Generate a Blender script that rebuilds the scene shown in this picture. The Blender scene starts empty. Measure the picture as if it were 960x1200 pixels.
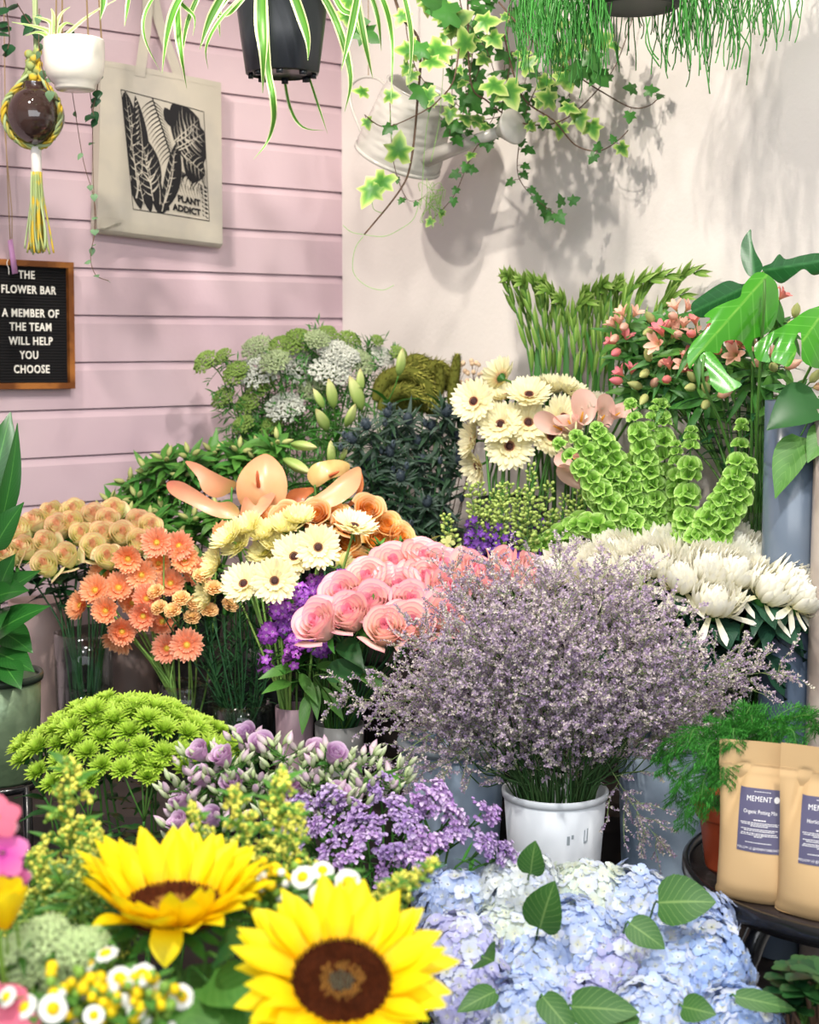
import bpy, math, random
from mathutils import Vector, Matrix, Quaternion
from math import sin, cos, pi, radians as R
C = bpy.context.scene.collection
sc = bpy.context.scene

# ---------------------------------------------------------------- camera
CAM = Vector((0, 0, 1.6)); PITCH = math.atan2(200, 1800); FPX = 1800.0
cd = bpy.data.cameras.new('camera'); cam = bpy.data.objects.new('camera', cd); C.objects.link(cam)
cd.sensor_fit = 'HORIZONTAL'; cd.sensor_width = 36.0; cd.lens = FPX / 960 * 36.0
cam.location = CAM; cam.rotation_euler = (pi / 2 - PITCH, 0, 0)
cd.clip_start = 0.05
cd.dof.use_dof = True; cd.dof.focus_distance = 2.6; cd.dof.aperture_fstop = 6.8
sc.camera = cam

# ---------------------------------------------------------------- world, lamps, exposure
w = bpy.data.worlds.new('assumed_daylight'); sc.world = w; w.use_nodes = True
bg = w.node_tree.nodes['Background']; bg.inputs[0].default_value = (0.93, 0.97, 1.0, 1); bg.inputs[1].default_value = 0.34  # even ambient fill, assumed to come in from the open side behind
sc.view_settings.view_transform = 'Standard'; sc.view_settings.look = 'None'
sc.view_settings.gamma = 1.0; sc.view_settings.exposure = 0.0; sc.view_settings.use_curve_mapping = False

def aim(o, target):
    o.rotation_euler = (Vector(target) - o.location).to_track_quat('-Z', 'Y').to_euler()
def area(name, loc, target, size, power, col):
    d = bpy.data.lights.new(name, 'AREA'); d.shape = 'RECTANGLE'; d.size, d.size_y = size; d.energy = power; d.color = col
    o = bpy.data.objects.new(name, d); C.objects.link(o); o.location = loc; aim(o, target); return o
def spot(name, loc, target, power, ang, col, rad=0.022, blend=0.6):
    d = bpy.data.lights.new(name, 'SPOT'); d.energy = power; d.spot_size = R(ang); d.spot_blend = blend; d.color = col; d.shadow_soft_size = rad
    o = bpy.data.objects.new(name, d); C.objects.link(o); o.location = loc; aim(o, target); return o
area('assumed_window_fill', (0.1, -0.75, 2.15), (0.1, 2.2, 0.7), (3.2, 1.7), 64, (0.93, 0.97, 1.0))  # added fill light behind the camera; its window is assumed, not built
spot('assumed_or_fill_spot', (-0.92, 2.2, 2.93), (0.3, 3.3, 1.75), 82, 80, (1.0, 0.91, 0.80))  # ceiling spot assumed from the watering can's shadow
spot('assumed_or_fill_spot', (-0.72, 2.5, 2.93), (0.35, 3.4, 1.75), 60, 80, (1.0, 0.91, 0.80))  # another assumed ceiling spot, for the doubled shadow
spot('assumed_or_fill_spot', (-0.1, 1.5, 2.93), (-0.75, 3.5, 1.35), 88, 62, (1.0, 0.91, 0.82), 0.06)  # assumed ceiling spot, aimed at the pink boards
spot('assumed_or_fill_spot', (0.55, 1.3, 2.93), (0.25, 2.7, 1.0), 125, 85, (1.0, 0.95, 0.88), 0.06)  # added fill spot over the middle, brightens the flowers
spot('assumed_or_fill_spot', (-0.35, 0.55, 2.93), (-0.1, 1.6, 0.9), 140, 80, (1.0, 0.97, 0.92), 0.06)  # extra fill spot, added over the front to brighten the sunflowers

# ---------------------------------------------------------------- placing by sight line at a real distance
SP, CP = sin(PITCH), cos(PITCH)
def ray(px, py):
    a, b = (px - 480) / FPX, (600 - py) / FPX
    return Vector((a, CP + b * SP, -SP + b * CP))
def P(px, py, Y):
    d = ray(px, py); return CAM + d * (Y / d.y)
CORNER = Vector((-0.173, 4.0, 0))
LU, LN = Vector((.766, .643, 0)), Vector((.643, -.766, 0))       # pink wall: along (to the corner), normal
RU, RN = Vector((.643, -.766, 0)), Vector((-.766, -.643, 0))     # white wall: along (from the corner), normal
def onwall(px, py, n, N):
    d = ray(px, py); t = (CORNER + N * n - CAM).dot(N) / d.dot(N); return CAM + d * t
def WL(px, py, n=0.0): return onwall(px, py, n, LN)
def WR(px, py, n=0.0): return onwall(px, py, n, RN)

# ---------------------------------------------------------------- materials
def lin(h):
    h = h.lstrip('#'); v = [int(h[i:i + 2], 16) / 255 for i in (0, 2, 4)]
    return tuple(c / 12.92 if c <= .04045 else ((c + .055) / 1.055) ** 2.4 for c in v) + (1.0,)
_m = {}
def mat(name, col, rough=.5, spec=.4, metal=0, trans=0, var=.0, ramp=None, chan=0, noise=None, bump=None, rnd=.0, coat=0, weave=None, veins=None):
    """col: base hex; ramp [(pos, hex)] along the mesh attribute 'a' (channel 0 length, 1 across, 2 random);
    var: brightness change per petal or leaf; rnd: per object; noise (hex, scale, detail, lo, hi); trans: share of light passing through"""
    if name in _m: return _m[name]
    m = bpy.data.materials.new(name); m.use_nodes = True; nt = m.node_tree; N, L = nt.nodes, nt.links
    b = N['Principled BSDF']; out = N['Material Output']
    b.inputs['Roughness'].default_value = rough; b.inputs['Specular IOR Level'].default_value = spec; b.inputs['Metallic'].default_value = metal
    b.inputs['Coat Weight'].default_value = coat
    src = None
    at = None
    if ramp or var or veins:
        at = N.new('ShaderNodeAttribute'); at.attribute_name = 'a'; sp = N.new('ShaderNodeSeparateColor'); L.new(at.outputs['Color'], sp.inputs[0])
    if ramp:
        cr = N.new('ShaderNodeValToRGB'); L.new(sp.outputs[chan], cr.inputs[0]); e = cr.color_ramp.elements
        while len(e) < len(ramp): e.new(.5)
        for k, (p, h) in enumerate(ramp): e[k].position = p; e[k].color = lin(h)
        src = cr.outputs[0]
    else:
        rg = N.new('ShaderNodeRGB'); rg.outputs[0].default_value = lin(col); src = rg.outputs[0]
    if veins:                                   # side veins of a leaf: (hex, how many)
        sb = N.new('ShaderNodeMath'); sb.operation = 'MULTIPLY_ADD'; L.new(sp.outputs[1], sb.inputs[0]); sb.inputs[1].default_value = -.32; L.new(sp.outputs[0], sb.inputs[2])
        ml_ = N.new('ShaderNodeMath'); ml_.operation = 'MULTIPLY'; L.new(sb.outputs[0], ml_.inputs[0]); ml_.inputs[1].default_value = veins[1]
        pp = N.new('ShaderNodeMath'); pp.operation = 'PINGPONG'; L.new(ml_.outputs[0], pp.inputs[0]); pp.inputs[1].default_value = .5
        mr_ = N.new('ShaderNodeMapRange'); mr_.inputs[1].default_value = .07; mr_.inputs[2].default_value = .0; L.new(pp.outputs[0], mr_.inputs[0])
        mv = N.new('ShaderNodeMix'); mv.data_type = 'RGBA'; L.new(mr_.outputs[0], mv.inputs[0]); L.new(src, mv.inputs[6]); mv.inputs[7].default_value = lin(veins[0]); src = mv.outputs[2]
    if noise:
        h2, scl, det, lo, hi = noise
        tc = N.new('ShaderNodeTexCoord'); nz = N.new('ShaderNodeTexNoise'); nz.inputs['Scale'].default_value = scl; nz.inputs['Detail'].default_value = det
        L.new(tc.outputs['Object'], nz.inputs['Vector'])
        mr = N.new('ShaderNodeMapRange'); mr.inputs[1].default_value = lo; mr.inputs[2].default_value = hi; L.new(nz.outputs[0], mr.inputs[0])
        mx = N.new('ShaderNodeMix'); mx.data_type = 'RGBA'; L.new(mr.outputs[0], mx.inputs[0]); L.new(src, mx.inputs[6]); mx.inputs[7].default_value = lin(h2)
        src = mx.outputs[2]
    if var or rnd:
        hs = N.new('ShaderNodeHueSaturation'); L.new(src, hs.inputs['Color'])
        ad = N.new('ShaderNodeMath'); ad.operation = 'ADD'; ad.inputs[0].default_value = 1.0 - var / 2 - rnd / 2; ad.inputs[1].default_value = 0
        if var:
            mu = N.new('ShaderNodeMath'); mu.operation = 'MULTIPLY'; L.new(sp.outputs[2], mu.inputs[0]); mu.inputs[1].default_value = var; L.new(mu.outputs[0], ad.inputs[1])
        last = ad.outputs[0]
        if rnd:
            oi = N.new('ShaderNodeObjectInfo'); mu2 = N.new('ShaderNodeMath'); mu2.operation = 'MULTIPLY_ADD'; L.new(oi.outputs['Random'], mu2.inputs[0]); mu2.inputs[1].default_value = rnd; L.new(last, mu2.inputs[2]); last = mu2.outputs[0]
            mu3 = N.new('ShaderNodeMath'); mu3.operation = 'MULTIPLY_ADD'; L.new(oi.outputs['Random'], mu3.inputs[0]); mu3.inputs[1].default_value = .03 * (rnd > .05); mu3.inputs[2].default_value = .5 - .015 * (rnd > .05); L.new(mu3.outputs[0], hs.inputs['Hue'])
        L.new(last, hs.inputs['Value']); src = hs.outputs[0]
    L.new(src, b.inputs['Base Color'])
    if bump:
        scl, stg, det = bump
        tc = N.new('ShaderNodeTexCoord'); nz = N.new('ShaderNodeTexNoise'); nz.inputs['Scale'].default_value = scl; nz.inputs['Detail'].default_value = det
        L.new(tc.outputs['Object'], nz.inputs['Vector']); bp = N.new('ShaderNodeBump'); bp.inputs['Strength'].default_value = stg; bp.inputs['Distance'].default_value = .004
        L.new(nz.outputs[0], bp.inputs['Height']); L.new(bp.outputs[0], b.inputs['Normal'])
    if weave:
        tc = N.new('ShaderNodeTexCoord'); wv = N.new('ShaderNodeTexWave'); wv.inputs['Scale'].default_value = weave; wv.bands_direction = 'Z'; wv.inputs['Distortion'].default_value = .6
        L.new(tc.outputs['Object'], wv.inputs['Vector']); bp = N.new('ShaderNodeBump'); bp.inputs['Strength'].default_value = .25; bp.inputs['Distance'].default_value = .002
        L.new(wv.outputs[0], bp.inputs['Height']); L.new(bp.outputs[0], b.inputs['Normal'])
    if trans:
        tr = N.new('ShaderNodeBsdfTranslucent'); L.new(src, tr.inputs[0]); ms = N.new('ShaderNodeMixShader'); ms.inputs[0].default_value = trans
        L.new(b.outputs[0], ms.inputs[1]); L.new(tr.outputs[0], ms.inputs[2]); L.new(ms.outputs[0], out.inputs[0])
    _m[name] = m; return m
def glass(name, tint='#f4f8f6', clear=.8, rough=.03):
    if name in _m: return _m[name]
    m = bpy.data.materials.new(name); m.use_nodes = True; nt = m.node_tree; N, L = nt.nodes, nt.links
    N.remove(N['Principled BSDF']); out = N['Material Output']
    t = N.new('ShaderNodeBsdfTransparent'); t.inputs[0].default_value = lin(tint)
    g = N.new('ShaderNodeBsdfGlossy'); g.inputs['Roughness'].default_value = rough
    fr = N.new('ShaderNodeLayerWeight'); fr.inputs[0].default_value = .35; pw_ = N.new('ShaderNodeMath'); pw_.operation = 'MULTIPLY_ADD'; pw_.inputs[1].default_value = .42; pw_.inputs[2].default_value = .03; L.new(fr.outputs['Facing'], pw_.inputs[0])
    ms = N.new('ShaderNodeMixShader'); L.new(pw_.outputs[0], ms.inputs[0]); L.new(t.outputs[0], ms.inputs[1]); L.new(g.outputs[0], ms.inputs[2]); L.new(ms.outputs[0], out.inputs[0])
    _m[name] = m; return m

# ---------------------------------------------------------------- mesh builder
class MB:
    def __init__(s): s.v = []; s.f = []; s.mi = []; s.a = []; s.mats = []
    def m(s, material):
        if material not in s.mats: s.mats.append(material)
        return s.mats.index(material)
    def add(s, vs, fs, material, at=None):
        o = len(s.v); k = s.m(material); s.v += [tuple(v) for v in vs]
        s.f += [tuple(i + o for i in f) for f in fs]; s.mi += [k] * len(fs)
        s.a += at if at else [(0, 0, 0, 1)] * len(vs)
    def grid(s, fn, nu, nv, material, r=0.0, v0=-1.0, v1=1.0):
        vs, at = [], []
        for i in range(nu + 1):
            u = i / nu
            for j in range(nv + 1):
                v = v0 + (v1 - v0) * j / nv; vs.append(fn(u, v)); at.append((u, abs(v), r, 1))
        fs = [(i * (nv + 1) + j, i * (nv + 1) + j + 1, (i + 1) * (nv + 1) + j + 1, (i + 1) * (nv + 1) + j) for i in range(nu) for j in range(nv)]
        s.add(vs, fs, material, at)
    def tube(s, pts, rad, seg, material, r=0.0, cap=True):
        pts = [Vector(p) for p in pts]; n = len(pts)
        if not hasattr(rad, '__len__'): rad = [rad] * n
        vs, at, nrm = [], [], None
        for i, p in enumerate(pts):
            t = (pts[min(i + 1, n - 1)] - pts[max(i - 1, 0)])
            if t.length < 1e-9: t = Vector((0, 0, 1))
            t.normalize()
            if nrm is None: nrm = t.orthogonal().normalized()
            else:
                nrm = nrm - t * nrm.dot(t)
                nrm = nrm.normalized() if nrm.length > 1e-6 else t.orthogonal().normalized()
            b = t.cross(nrm)
            for k in range(seg):
                a = 2 * pi * k / seg; vs.append(p + (nrm * cos(a) + b * sin(a)) * rad[i]); at.append((i / (n - 1), .5, r, 1))
        fs = [(i * seg + k, i * seg + (k + 1) % seg, (i + 1) * seg + (k + 1) % seg, (i + 1) * seg + k) for i in range(n - 1) for k in range(seg)]
        if cap: fs += [tuple(range(seg - 1, -1, -1)), tuple((n - 1) * seg + k for k in range(seg))]
        s.add(vs, fs, material, at)
    def lathe(s, prof, seg, material, M=None, r=0.0, closed=False):
        vs, at = [], []; n = len(prof)
        for i, (rr, z) in enumerate(prof):
            for k in range(seg):
                a = 2 * pi * k / seg; v = Vector((rr * cos(a), rr * sin(a), z)); vs.append(M @ v if M else v); at.append((i / max(1, n - 1), k / seg, r, 1))
        fs = [(i * seg + k, i * seg + (k + 1) % seg, (i + 1) * seg + (k + 1) % seg, (i + 1) * seg + k) for i in range(n - 1) for k in range(seg)]
        s.add(vs, fs, material, at)
    def ball(s, c, rad, material, seg=6, rings=4, r=0.0, ax=None):
        """ellipsoid; rad a number or (rx, ry, rz), ax an optional direction for its z"""
        if not hasattr(rad, '__len__'): rad = (rad, rad, rad)
        q = Vector((0, 0, 1)).rotation_difference(Vector(ax)) if ax is not None else None; c = Vector(c)
        vs, at = [], []
        for i in range(rings + 1):
            th = pi * i / rings
            for k in range(seg):
                a = 2 * pi * k / seg; v = Vector((rad[0] * sin(th) * cos(a), rad[1] * sin(th) * sin(a), -rad[2] * cos(th)))
                vs.append(c + (q @ v if q else v)); at.append((i / rings, .5, r, 1))
        fs = [(i * seg + k, i * seg + (k + 1) % seg, (i + 1) * seg + (k + 1) % seg, (i + 1) * seg + k) for i in range(rings) for k in range(seg)]
        s.add(vs, fs, material, at)
    def box(s, lo, hi, material, M=None):
        x0, y0, z0 = lo; x1, y1, z1 = hi
        vs = [Vector(p) for p in ((x0, y0, z0), (x1, y0, z0), (x1, y1, z0), (x0, y1, z0), (x0, y0, z1), (x1, y0, z1), (x1, y1, z1), (x0, y1, z1))]
        if M: vs = [M @ v for v in vs]
        s.add(vs, [(0, 3, 2, 1), (4, 5, 6, 7), (0, 1, 5, 4), (1, 2, 6, 5), (2, 3, 7, 6), (3, 0, 4, 7)], material)
    def petal(s, M, L, W, prof, e0, bend, cup, material, nu=4, nv=2, r=0.0, wave=0.0, twist=0.0):
        """blade from the origin of M: leaves along +x at elevation e0, bends by `bend` over its length, edges lifted by cup"""
        cx, cz, cen = 0.0, 0.0, []
        for i in range(nu + 1):
            u = i / nu; a = e0 + bend * u
            if i: am = e0 + bend * (u - .5 / nu); cx += cos(am) * L / nu; cz += sin(am) * L / nu
            cen.append((cx, cz, a))
        def fn(u, v):
            x, z, a = cen[int(round(u * nu))]; h = W * .5 * prof(u)
            n = cup * h * v * v + (wave * W * sin(u * 9 + v * 2) * abs(v) if wave else 0)
            y = v * h
            if twist: n, y = n * cos(twist * u) + y * sin(twist * u), y * cos(twist * u) - n * sin(twist * u)
            return M @ Vector((x - sin(a) * n, y, z + cos(a) * n))
        s.grid(fn, nu, nv, material, r)
    def ribbon(s, pts, wid, material, ref=(0, -1, .3), nv=2, fold=.3, r=0.0, sub=3):
        pts = smooth([Vector(p) for p in pts], sub); n = len(pts); ref = Vector(ref).normalized(); cs = []
        for i, p in enumerate(pts):
            t = (pts[min(i + 1, n - 1)] - pts[max(i - 1, 0)]).normalized(); side = t.cross(ref)
            side = side.normalized() if side.length > 1e-4 else t.orthogonal(); cs.append((p, side, side.cross(t).normalized()))
        def fn(u, v):
            p, sd, nn = cs[int(round(u * (n - 1)))]; h = wid(u) * .5
            return p + sd * v * h + nn * fold * h * v * v
        s.grid(fn, n - 1, nv, material, r)
    def mesh(s, name):
        me = bpy.data.meshes.new(name); me.from_pydata(s.v, [], s.f)
        for mt in s.mats: me.materials.append(mt)
        me.polygons.foreach_set('material_index', s.mi); me.polygons.foreach_set('use_smooth', [True] * len(s.f))
        ca = me.attributes.new('a', 'FLOAT_COLOR', 'POINT'); ca.data.foreach_set('color', [x for t in s.a for x in t])
        me.update(); return me
def smooth(pts, k=3):
    out = []; n = len(pts)
    if n < 3 and k > 1: return [pts[0].lerp(pts[-1], i / (2 * k)) for i in range(2 * k + 1)]
    for i in range(n - 1):
        p0, p1, p2, p3 = pts[max(i - 1, 0)], pts[i], pts[i + 1], pts[min(i + 2, n - 1)]
        for j in range(k):
            t = j / k; out.append(.5 * ((2 * p1) + (p2 - p0) * t + (2 * p0 - 5 * p1 + 4 * p2 - p3) * t * t + (3 * p1 - p0 - 3 * p2 + p3) * t ** 3))
    out.append(pts[-1]); return out
def flat(me):
    me.polygons.foreach_set('use_smooth', [False] * len(me.polygons)); return me
def Rz(a): return Matrix.Rotation(a, 4, 'Z')
def T(v): return Matrix.Translation(Vector(v))
def face(H, d, spin=0.0, s=1.0):
    """matrix with origin H whose local +z looks along d"""
    return T(H) @ Vector((0, 0, 1)).rotation_difference(Vector(d).normalized()).to_matrix().to_4x4() @ Rz(spin) @ Matrix.Scale(s, 4)

strap = lambda u: (.5 + .5 * min(1, u * 1.6)) * math.sqrt(max(.02, 1 - max(0, (u - .72) / .28) ** 2))
lance = lambda u: max(.03, sin(pi * min(1, u * .96 + .04) ** .75))
ovate = lambda u: max(.03, sin(pi * (u * .95 + .05) ** .62))
obov = lambda u: (.35 + .65 * sin(pi / 2 * min(1, u * 1.35))) * math.sqrt(max(.03, 1 - max(0, (u - .6) / .42) ** 2))
roundp = lambda u: max(.12, math.sqrt(max(0, 1 - (2 * (u * .93 + .05) - 1) ** 2)))

# ---------------------------------------------------------------- objects
WM = {}
def tag(o, label=None, cat=None, group=None, kind=None):
    if label: o['label'] = label
    if cat: o['category'] = cat
    if group: o['group'] = group
    if kind: o['kind'] = kind
    return o
def thing(name, label, cat, loc, group=None):
    o = bpy.data.objects.new(name, None); C.objects.link(o); o.location = loc; o.empty_display_size = .02
    WM[o.name] = T(loc); return tag(o, label, cat, group)
def part(name, me, parent=None, M=None, label=None):
    o = bpy.data.objects.new(name, me); C.objects.link(o); M = M or Matrix()
    if parent is not None:
        o.parent = parent; o.matrix_basis = WM[parent.name].inverted() @ M
    else: o.matrix_basis = M
    WM[o.name] = M.copy()
    if label: o['label'] = label
    return o
def struct(name, mb, M=None):
    return tag(part(name, flat(mb.mesh(name)), None, M), kind='structure')
def local(mb, loc):
    """shift a mesh built in world coordinates so that its origin is loc"""
    l = Vector(loc); mb.v = [(x - l.x, y - l.y, z - l.z) for x, y, z in mb.v]; return mb
def lpart(name, mb, parent, label=None):
    """part whose MB holds world coordinates"""
    loc = WM[parent.name].translation; return part(name, local(mb, loc).mesh(name), parent, T(loc), label)
ORD = 'first second third fourth fifth sixth seventh eighth ninth tenth eleventh twelfth thirteenth fourteenth fifteenth sixteenth seventeenth eighteenth nineteenth twentieth'.split()
def row_names(pts, words=('back', 'middle', 'front')):
    """for pixel-like (x, y) places: words like 'third from the left in the middle row'"""
    n = len(words); ys = sorted(range(len(pts)), key=lambda i: pts[i][1]); out = [None] * len(pts)
    for k in range(n):
        row = ys[len(pts) * k // n: len(pts) * (k + 1) // n]
        row.sort(key=lambda i: pts[i][0])
        for j, i in enumerate(row): out[i] = '%s from the left in the %s row' % (ORD[j], words[k])
    return out
def text(body, size, M, material, name='lettering', bold=0.0, sx=1.0, depth=.0006, align='CENTER', fn=None, space=1.0):
    cu = bpy.data.curves.new('t', 'FONT'); cu.body = body; cu.size = size; cu.align_x = align; cu.extrude = depth; cu.offset = bold; cu.space_character = space
    cu.resolution_u = 3
    o = bpy.data.objects.new('t', cu); C.objects.link(o); dg = bpy.context.evaluated_depsgraph_get(); dg.update()
    me = bpy.data.meshes.new_from_object(o.evaluated_get(dg)); bpy.data.objects.remove(o); bpy.data.curves.remove(cu)
    me.name = name; me.materials.clear(); me.materials.append(material)
    for v in me.vertices:
        p = Vector((v.co.x * sx, v.co.y, v.co.z)); v.co = fn(p) if fn else M @ p
    me.update(); return me
def join_me(mes, name):
    import bmesh
    bm = bmesh.new()
    for m in mes: bm.from_mesh(m)
    out = bpy.data.meshes.new(name); bm.to_mesh(out); bm.free()
    for mt in mes[0].materials: out.materials.append(mt)
    return out
rng = random.Random(7)
U = rng.uniform
# ================================================================ room
M_pink = mat('pink_paint', '#d6bfc6', .62, .25, noise=('#c8aeb9', 1.6, 3, .42, .68), bump=(60, .12, 3))
M_white = mat('white_plaster', '#dbd6d1', .8, .2, noise=('#d1cbc7', 2.2, 4, .4, .7), bump=(90, .15, 3))
M_gap = mat('board_gap', '#9c8390', .8)
M_ceil = mat('ceiling_paint', '#ece8e2', .8)
M_floor = mat('grey_floor', '#6f6c6b', .55, noise=('#57565a', 3, 4, .4, .65))
M_stand = mat('dark_stained_wood', '#3b322f', .6, noise=('#2a2422', 5, 4, .4, .6))
mb = MB()
BH = .1066; ZL = WL(402, 323.8).z; L0 = -4.3
prof = []
k0 = -int(ZL / BH) - 1
for k in range(k0, 14):
    z = ZL + k * BH
    prof += [((0, z + .001), M_pink), ((0, z + BH - .020), M_pink), ((-.008, z + BH - .0020), M_pink), ((-.0125, z + BH - .0018), M_gap), ((-.0125, z + BH), M_gap), ((0, z + BH + .0005), M_pink)]
prof = [((n, z), m) for (n, z), m in prof if -.12 < z < 3.12]
for (a, m1), (b, m2) in zip(prof[:-1], prof[1:]):
    pts = [CORNER + LU * s + LN * n + Vector((0, 0, z)) for s, (n, z) in ((L0, a), (.012, a), (.012, b), (L0, b))]
    mb.add(pts, [(0, 1, 2, 3)], M_pink if not (a[0] < -.007 and b[0] < -.007) else M_gap)
for z0, z1 in ((-.1, 3.1),):                                              # the wall behind the boards
    p = [CORNER + LU * s - LN * n + Vector((0, 0, z)) for n in (.018, .1) for s in (L0, .1) for z in (z0, z1)]
    mb.add(p, [(0, 1, 3, 2), (4, 6, 7, 5), (0, 4, 5, 1), (2, 3, 7, 6), (0, 2, 6, 4), (1, 5, 7, 3)], M_pink)
struct('wall_left', mb)
mb = MB()
p = [CORNER + RU * s - RN * n + Vector((0, 0, z)) for n in (0, .1) for s in (0.0, 4.3) for z in (-.1, 3.1)]
mb.add(p, [(0, 1, 3, 2), (4, 6, 7, 5), (0, 4, 5, 1), (2, 3, 7, 6), (0, 2, 6, 4), (1, 5, 7, 3)], M_white)
struct('wall_right', mb)
mb = MB(); mb.box((-4, -2.6, -.1), (4, 4.2, 0), M_floor); struct('floor', mb)
mb = MB(); mb.box((-4, -2.6, 3.0), (4, 4.2, 3.1), M_ceil); struct('ceiling', mb)

# tiered stand fitted into the corner
def wallL_at(Y, n=.015): s = (Y - CORNER.y - LN.y * n) / LU.y; return CORNER + LU * s + LN * n
def wallR_at(Y, n=.015): s = (Y - CORNER.y - RN.y * n) / RU.y; return CORNER + RU * s + RN * n
TZ = {3: .95, 2: .72, 1: .50, 0: .30}; TY = {3: 3.22, 2: 2.78, 1: 2.42, 0: 1.15}
def prism(mb, poly, z0, z1, m):
    n = len(poly); vs = [(x, y, z) for z in (z0, z1) for x, y in poly]
    mb.add(vs, [tuple(range(n - 1, -1, -1)), tuple(range(n, 2 * n))] + [(i, (i + 1) % n, n + (i + 1) % n, n + i) for i in range(n)], m)
st = thing('display_stand', 'dark stepped stand in the corner carrying all the flower vases and buckets', 'stand', (0, 3, 0))
apex = (CORNER.x, CORNER.y - .03)
for k in (3, 2, 1):
    a, b = wallL_at(TY[k]), wallR_at(TY[k])
    if k == 1: b = wallR_at(2.53); poly = [(-.50, 2.42), (.42, 2.42), (.42, 2.53), (b.x, b.y), apex, (wallL_at(2.95).x, 2.95), (-.50, 2.80)]
    else: poly = [(a.x, a.y), (b.x, b.y), apex]
    mb = MB(); prism(mb, poly, TZ[k] - .03, TZ[k], M_stand)
    c = [(x * .985, y + .012) if (x, y) != apex else (x, y - .01) for x, y in poly]
    prism(mb, c, 0, TZ[k] - .03, M_stand); part('tier', flat(local(mb, (0, 3, 0)).mesh('tier')), st, T((0, 3, 0)))
mb = MB(); mb.box((-.95, 1.15, .27), (.36, 2.40, .30), M_stand)
for x in (-.92, .33):
    for y in (1.18, 2.37): mb.box((x - .02, y - .02, 0), (x + .02, y + .02, .27), M_stand)
part('low_bench', flat(local(mb, (0, 3, 0)).mesh('low_bench')), st, T((0, 3, 0)))

# ================================================================ vases, buckets and pots
M_glass = glass('clear_glass'); M_water = glass('water', '#dfe9e2', .86)
M_zinc = mat('galvanised_zinc', '#b3c4d8', .42, .5, .12, noise=('#7f97b0', 9, 6, .38, .66), bump=(30, .1, 3))
M_zincrim = mat('zinc_rim', '#a9b6c2', .35, .5, .4)
M_bucket = mat('white_plastic', '#f3f8ff', .38, .45)
M_scuff = mat('grey_scuff', '#a9b3bb', .6)
M_pinkpot = mat('mauve_plastic', '#a58a94', .5, .35)
M_greypot = mat('grey_translucent_plastic', '#9c9a98', .4, .4)
M_beige = mat('beige_pink_plastic', '#c9aca6', .5); M_brownpot = mat('brown_grey_plastic', '#75645f', .5)
M_dark = mat('black_plastic', '#26282b', .45); M_bluegrey = mat('blue_grey_glass', '#56657a', .22, .6, noise=('#77828f', 3, 3, .45, .7))
M_hammer = mat('green_hammered_metal', '#7f9273', .38, .5, .45, noise=('#5f7458', 6, 4, .4, .65), bump=(38, .5, 2))
M_hamrim = mat('dark_green_rim', '#39453a', .4, .5, .4)
M_terra = mat('orange_terracotta_plastic', '#b8502f', .5, .35); M_soil = mat('potting_soil', '#33271f', .95)
VASE = {}
def vase(key, name, label, px, Y, z0, h, rt, rb, m, thick=.004, seg=28, rim=None, cat='vase', X=None, soil=0):
    x = P(px, 700, Y).x if X is None else X
    z0 += .0012; t = thing(name, label, cat, (x, Y, z0)); M = T((x, Y, z0)); mb = MB()
    mb.lathe([(0, .0), (rb * .96, 0), (rb, .004)] + [(rb + (rt - rb) * u, .004 + (h - .004) * u) for u in (.25, .5, .75, 1)] + [(rt - thick, h)] + [(rb + (rt - rb) * u - thick, .01 + (h - .01) * u) for u in (.75, .5, .25, .02)] + [(0, .012)], seg, m)
    part('body', mb.mesh('body'), t, M)
    if rim:
        mb = MB(); mb.lathe([(rt - .006, h + .002), (rt - .002, h + .006), (rt + .005, h + .004), (rt + .007, h - .003), (rt + .005, h - .011), (rt - .002, h - .013)], seg, rim); part('rim', mb.mesh('rim'), t, M)
    if soil:
        mb = MB(); mb.lathe([(0, h * soil + .004), (rt * .6, h * soil + .006), (rt * .955 - thick, h * soil)], seg, M_soil); part('soil', mb.mesh('soil'), t, M)
    VASE[key] = (Vector((x, Y, z0)), h, rt - thick, rb - thick); return t, M
def water(key, t, M, f=.6):
    o, h, rt, rb = VASE[key]; mb = MB(); r = lambda u: rb + (rt - rb) * u - .001
    mb.lathe([(0, .014), (r(.05), .014), (r(f), h * f), (0, h * f)], 28, M_water); part('water', mb.mesh('water'), t, M)
def zp(py, Y): return P(480, py, Y).z
# back tier
vase('ammi', 'flower_bucket', 'hidden dark bucket holding the lace flowers against the pink boards', 345, 3.5, .95, .22, .075, .06, M_dark, cat='bucket')
vase('lily', 'flower_bucket', 'hidden dark bucket holding the green lily buds', 405, 3.33, .95, .18, .06, .05, M_dark, cat='bucket')
vase('millet', 'flower_bucket', 'hidden dark bucket holding the olive millet plumes and berries', 505, 3.5, .95, .22, .075, .06, M_dark, cat='bucket')
vase('eryngium', 'flower_bucket', 'hidden dark bucket holding the dark blue thistles', 478, 3.29, .95, .2, .075, .065, M_dark, cat='bucket')
vase('glad', 'flower_bucket', 'hidden dark bucket holding the tall green gladioli', 655, 3.26, .95, .22, .055, .05, M_dark, cat='bucket')
vase('cream', 'flower_bucket', 'dark bucket behind the green delphinium holding cream gerberas', 600, 3.13, .72, .56, .075, .065, M_dark, cat='bucket')  # made tall and black so it stands in for the shade behind the delphinium
vase('alstro', 'flower_bucket', 'hidden dark bucket holding leafy green alstroemeria behind the anthuriums', 225, 3.33, .95, .12, .075, .06, M_dark, cat='bucket')
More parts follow.
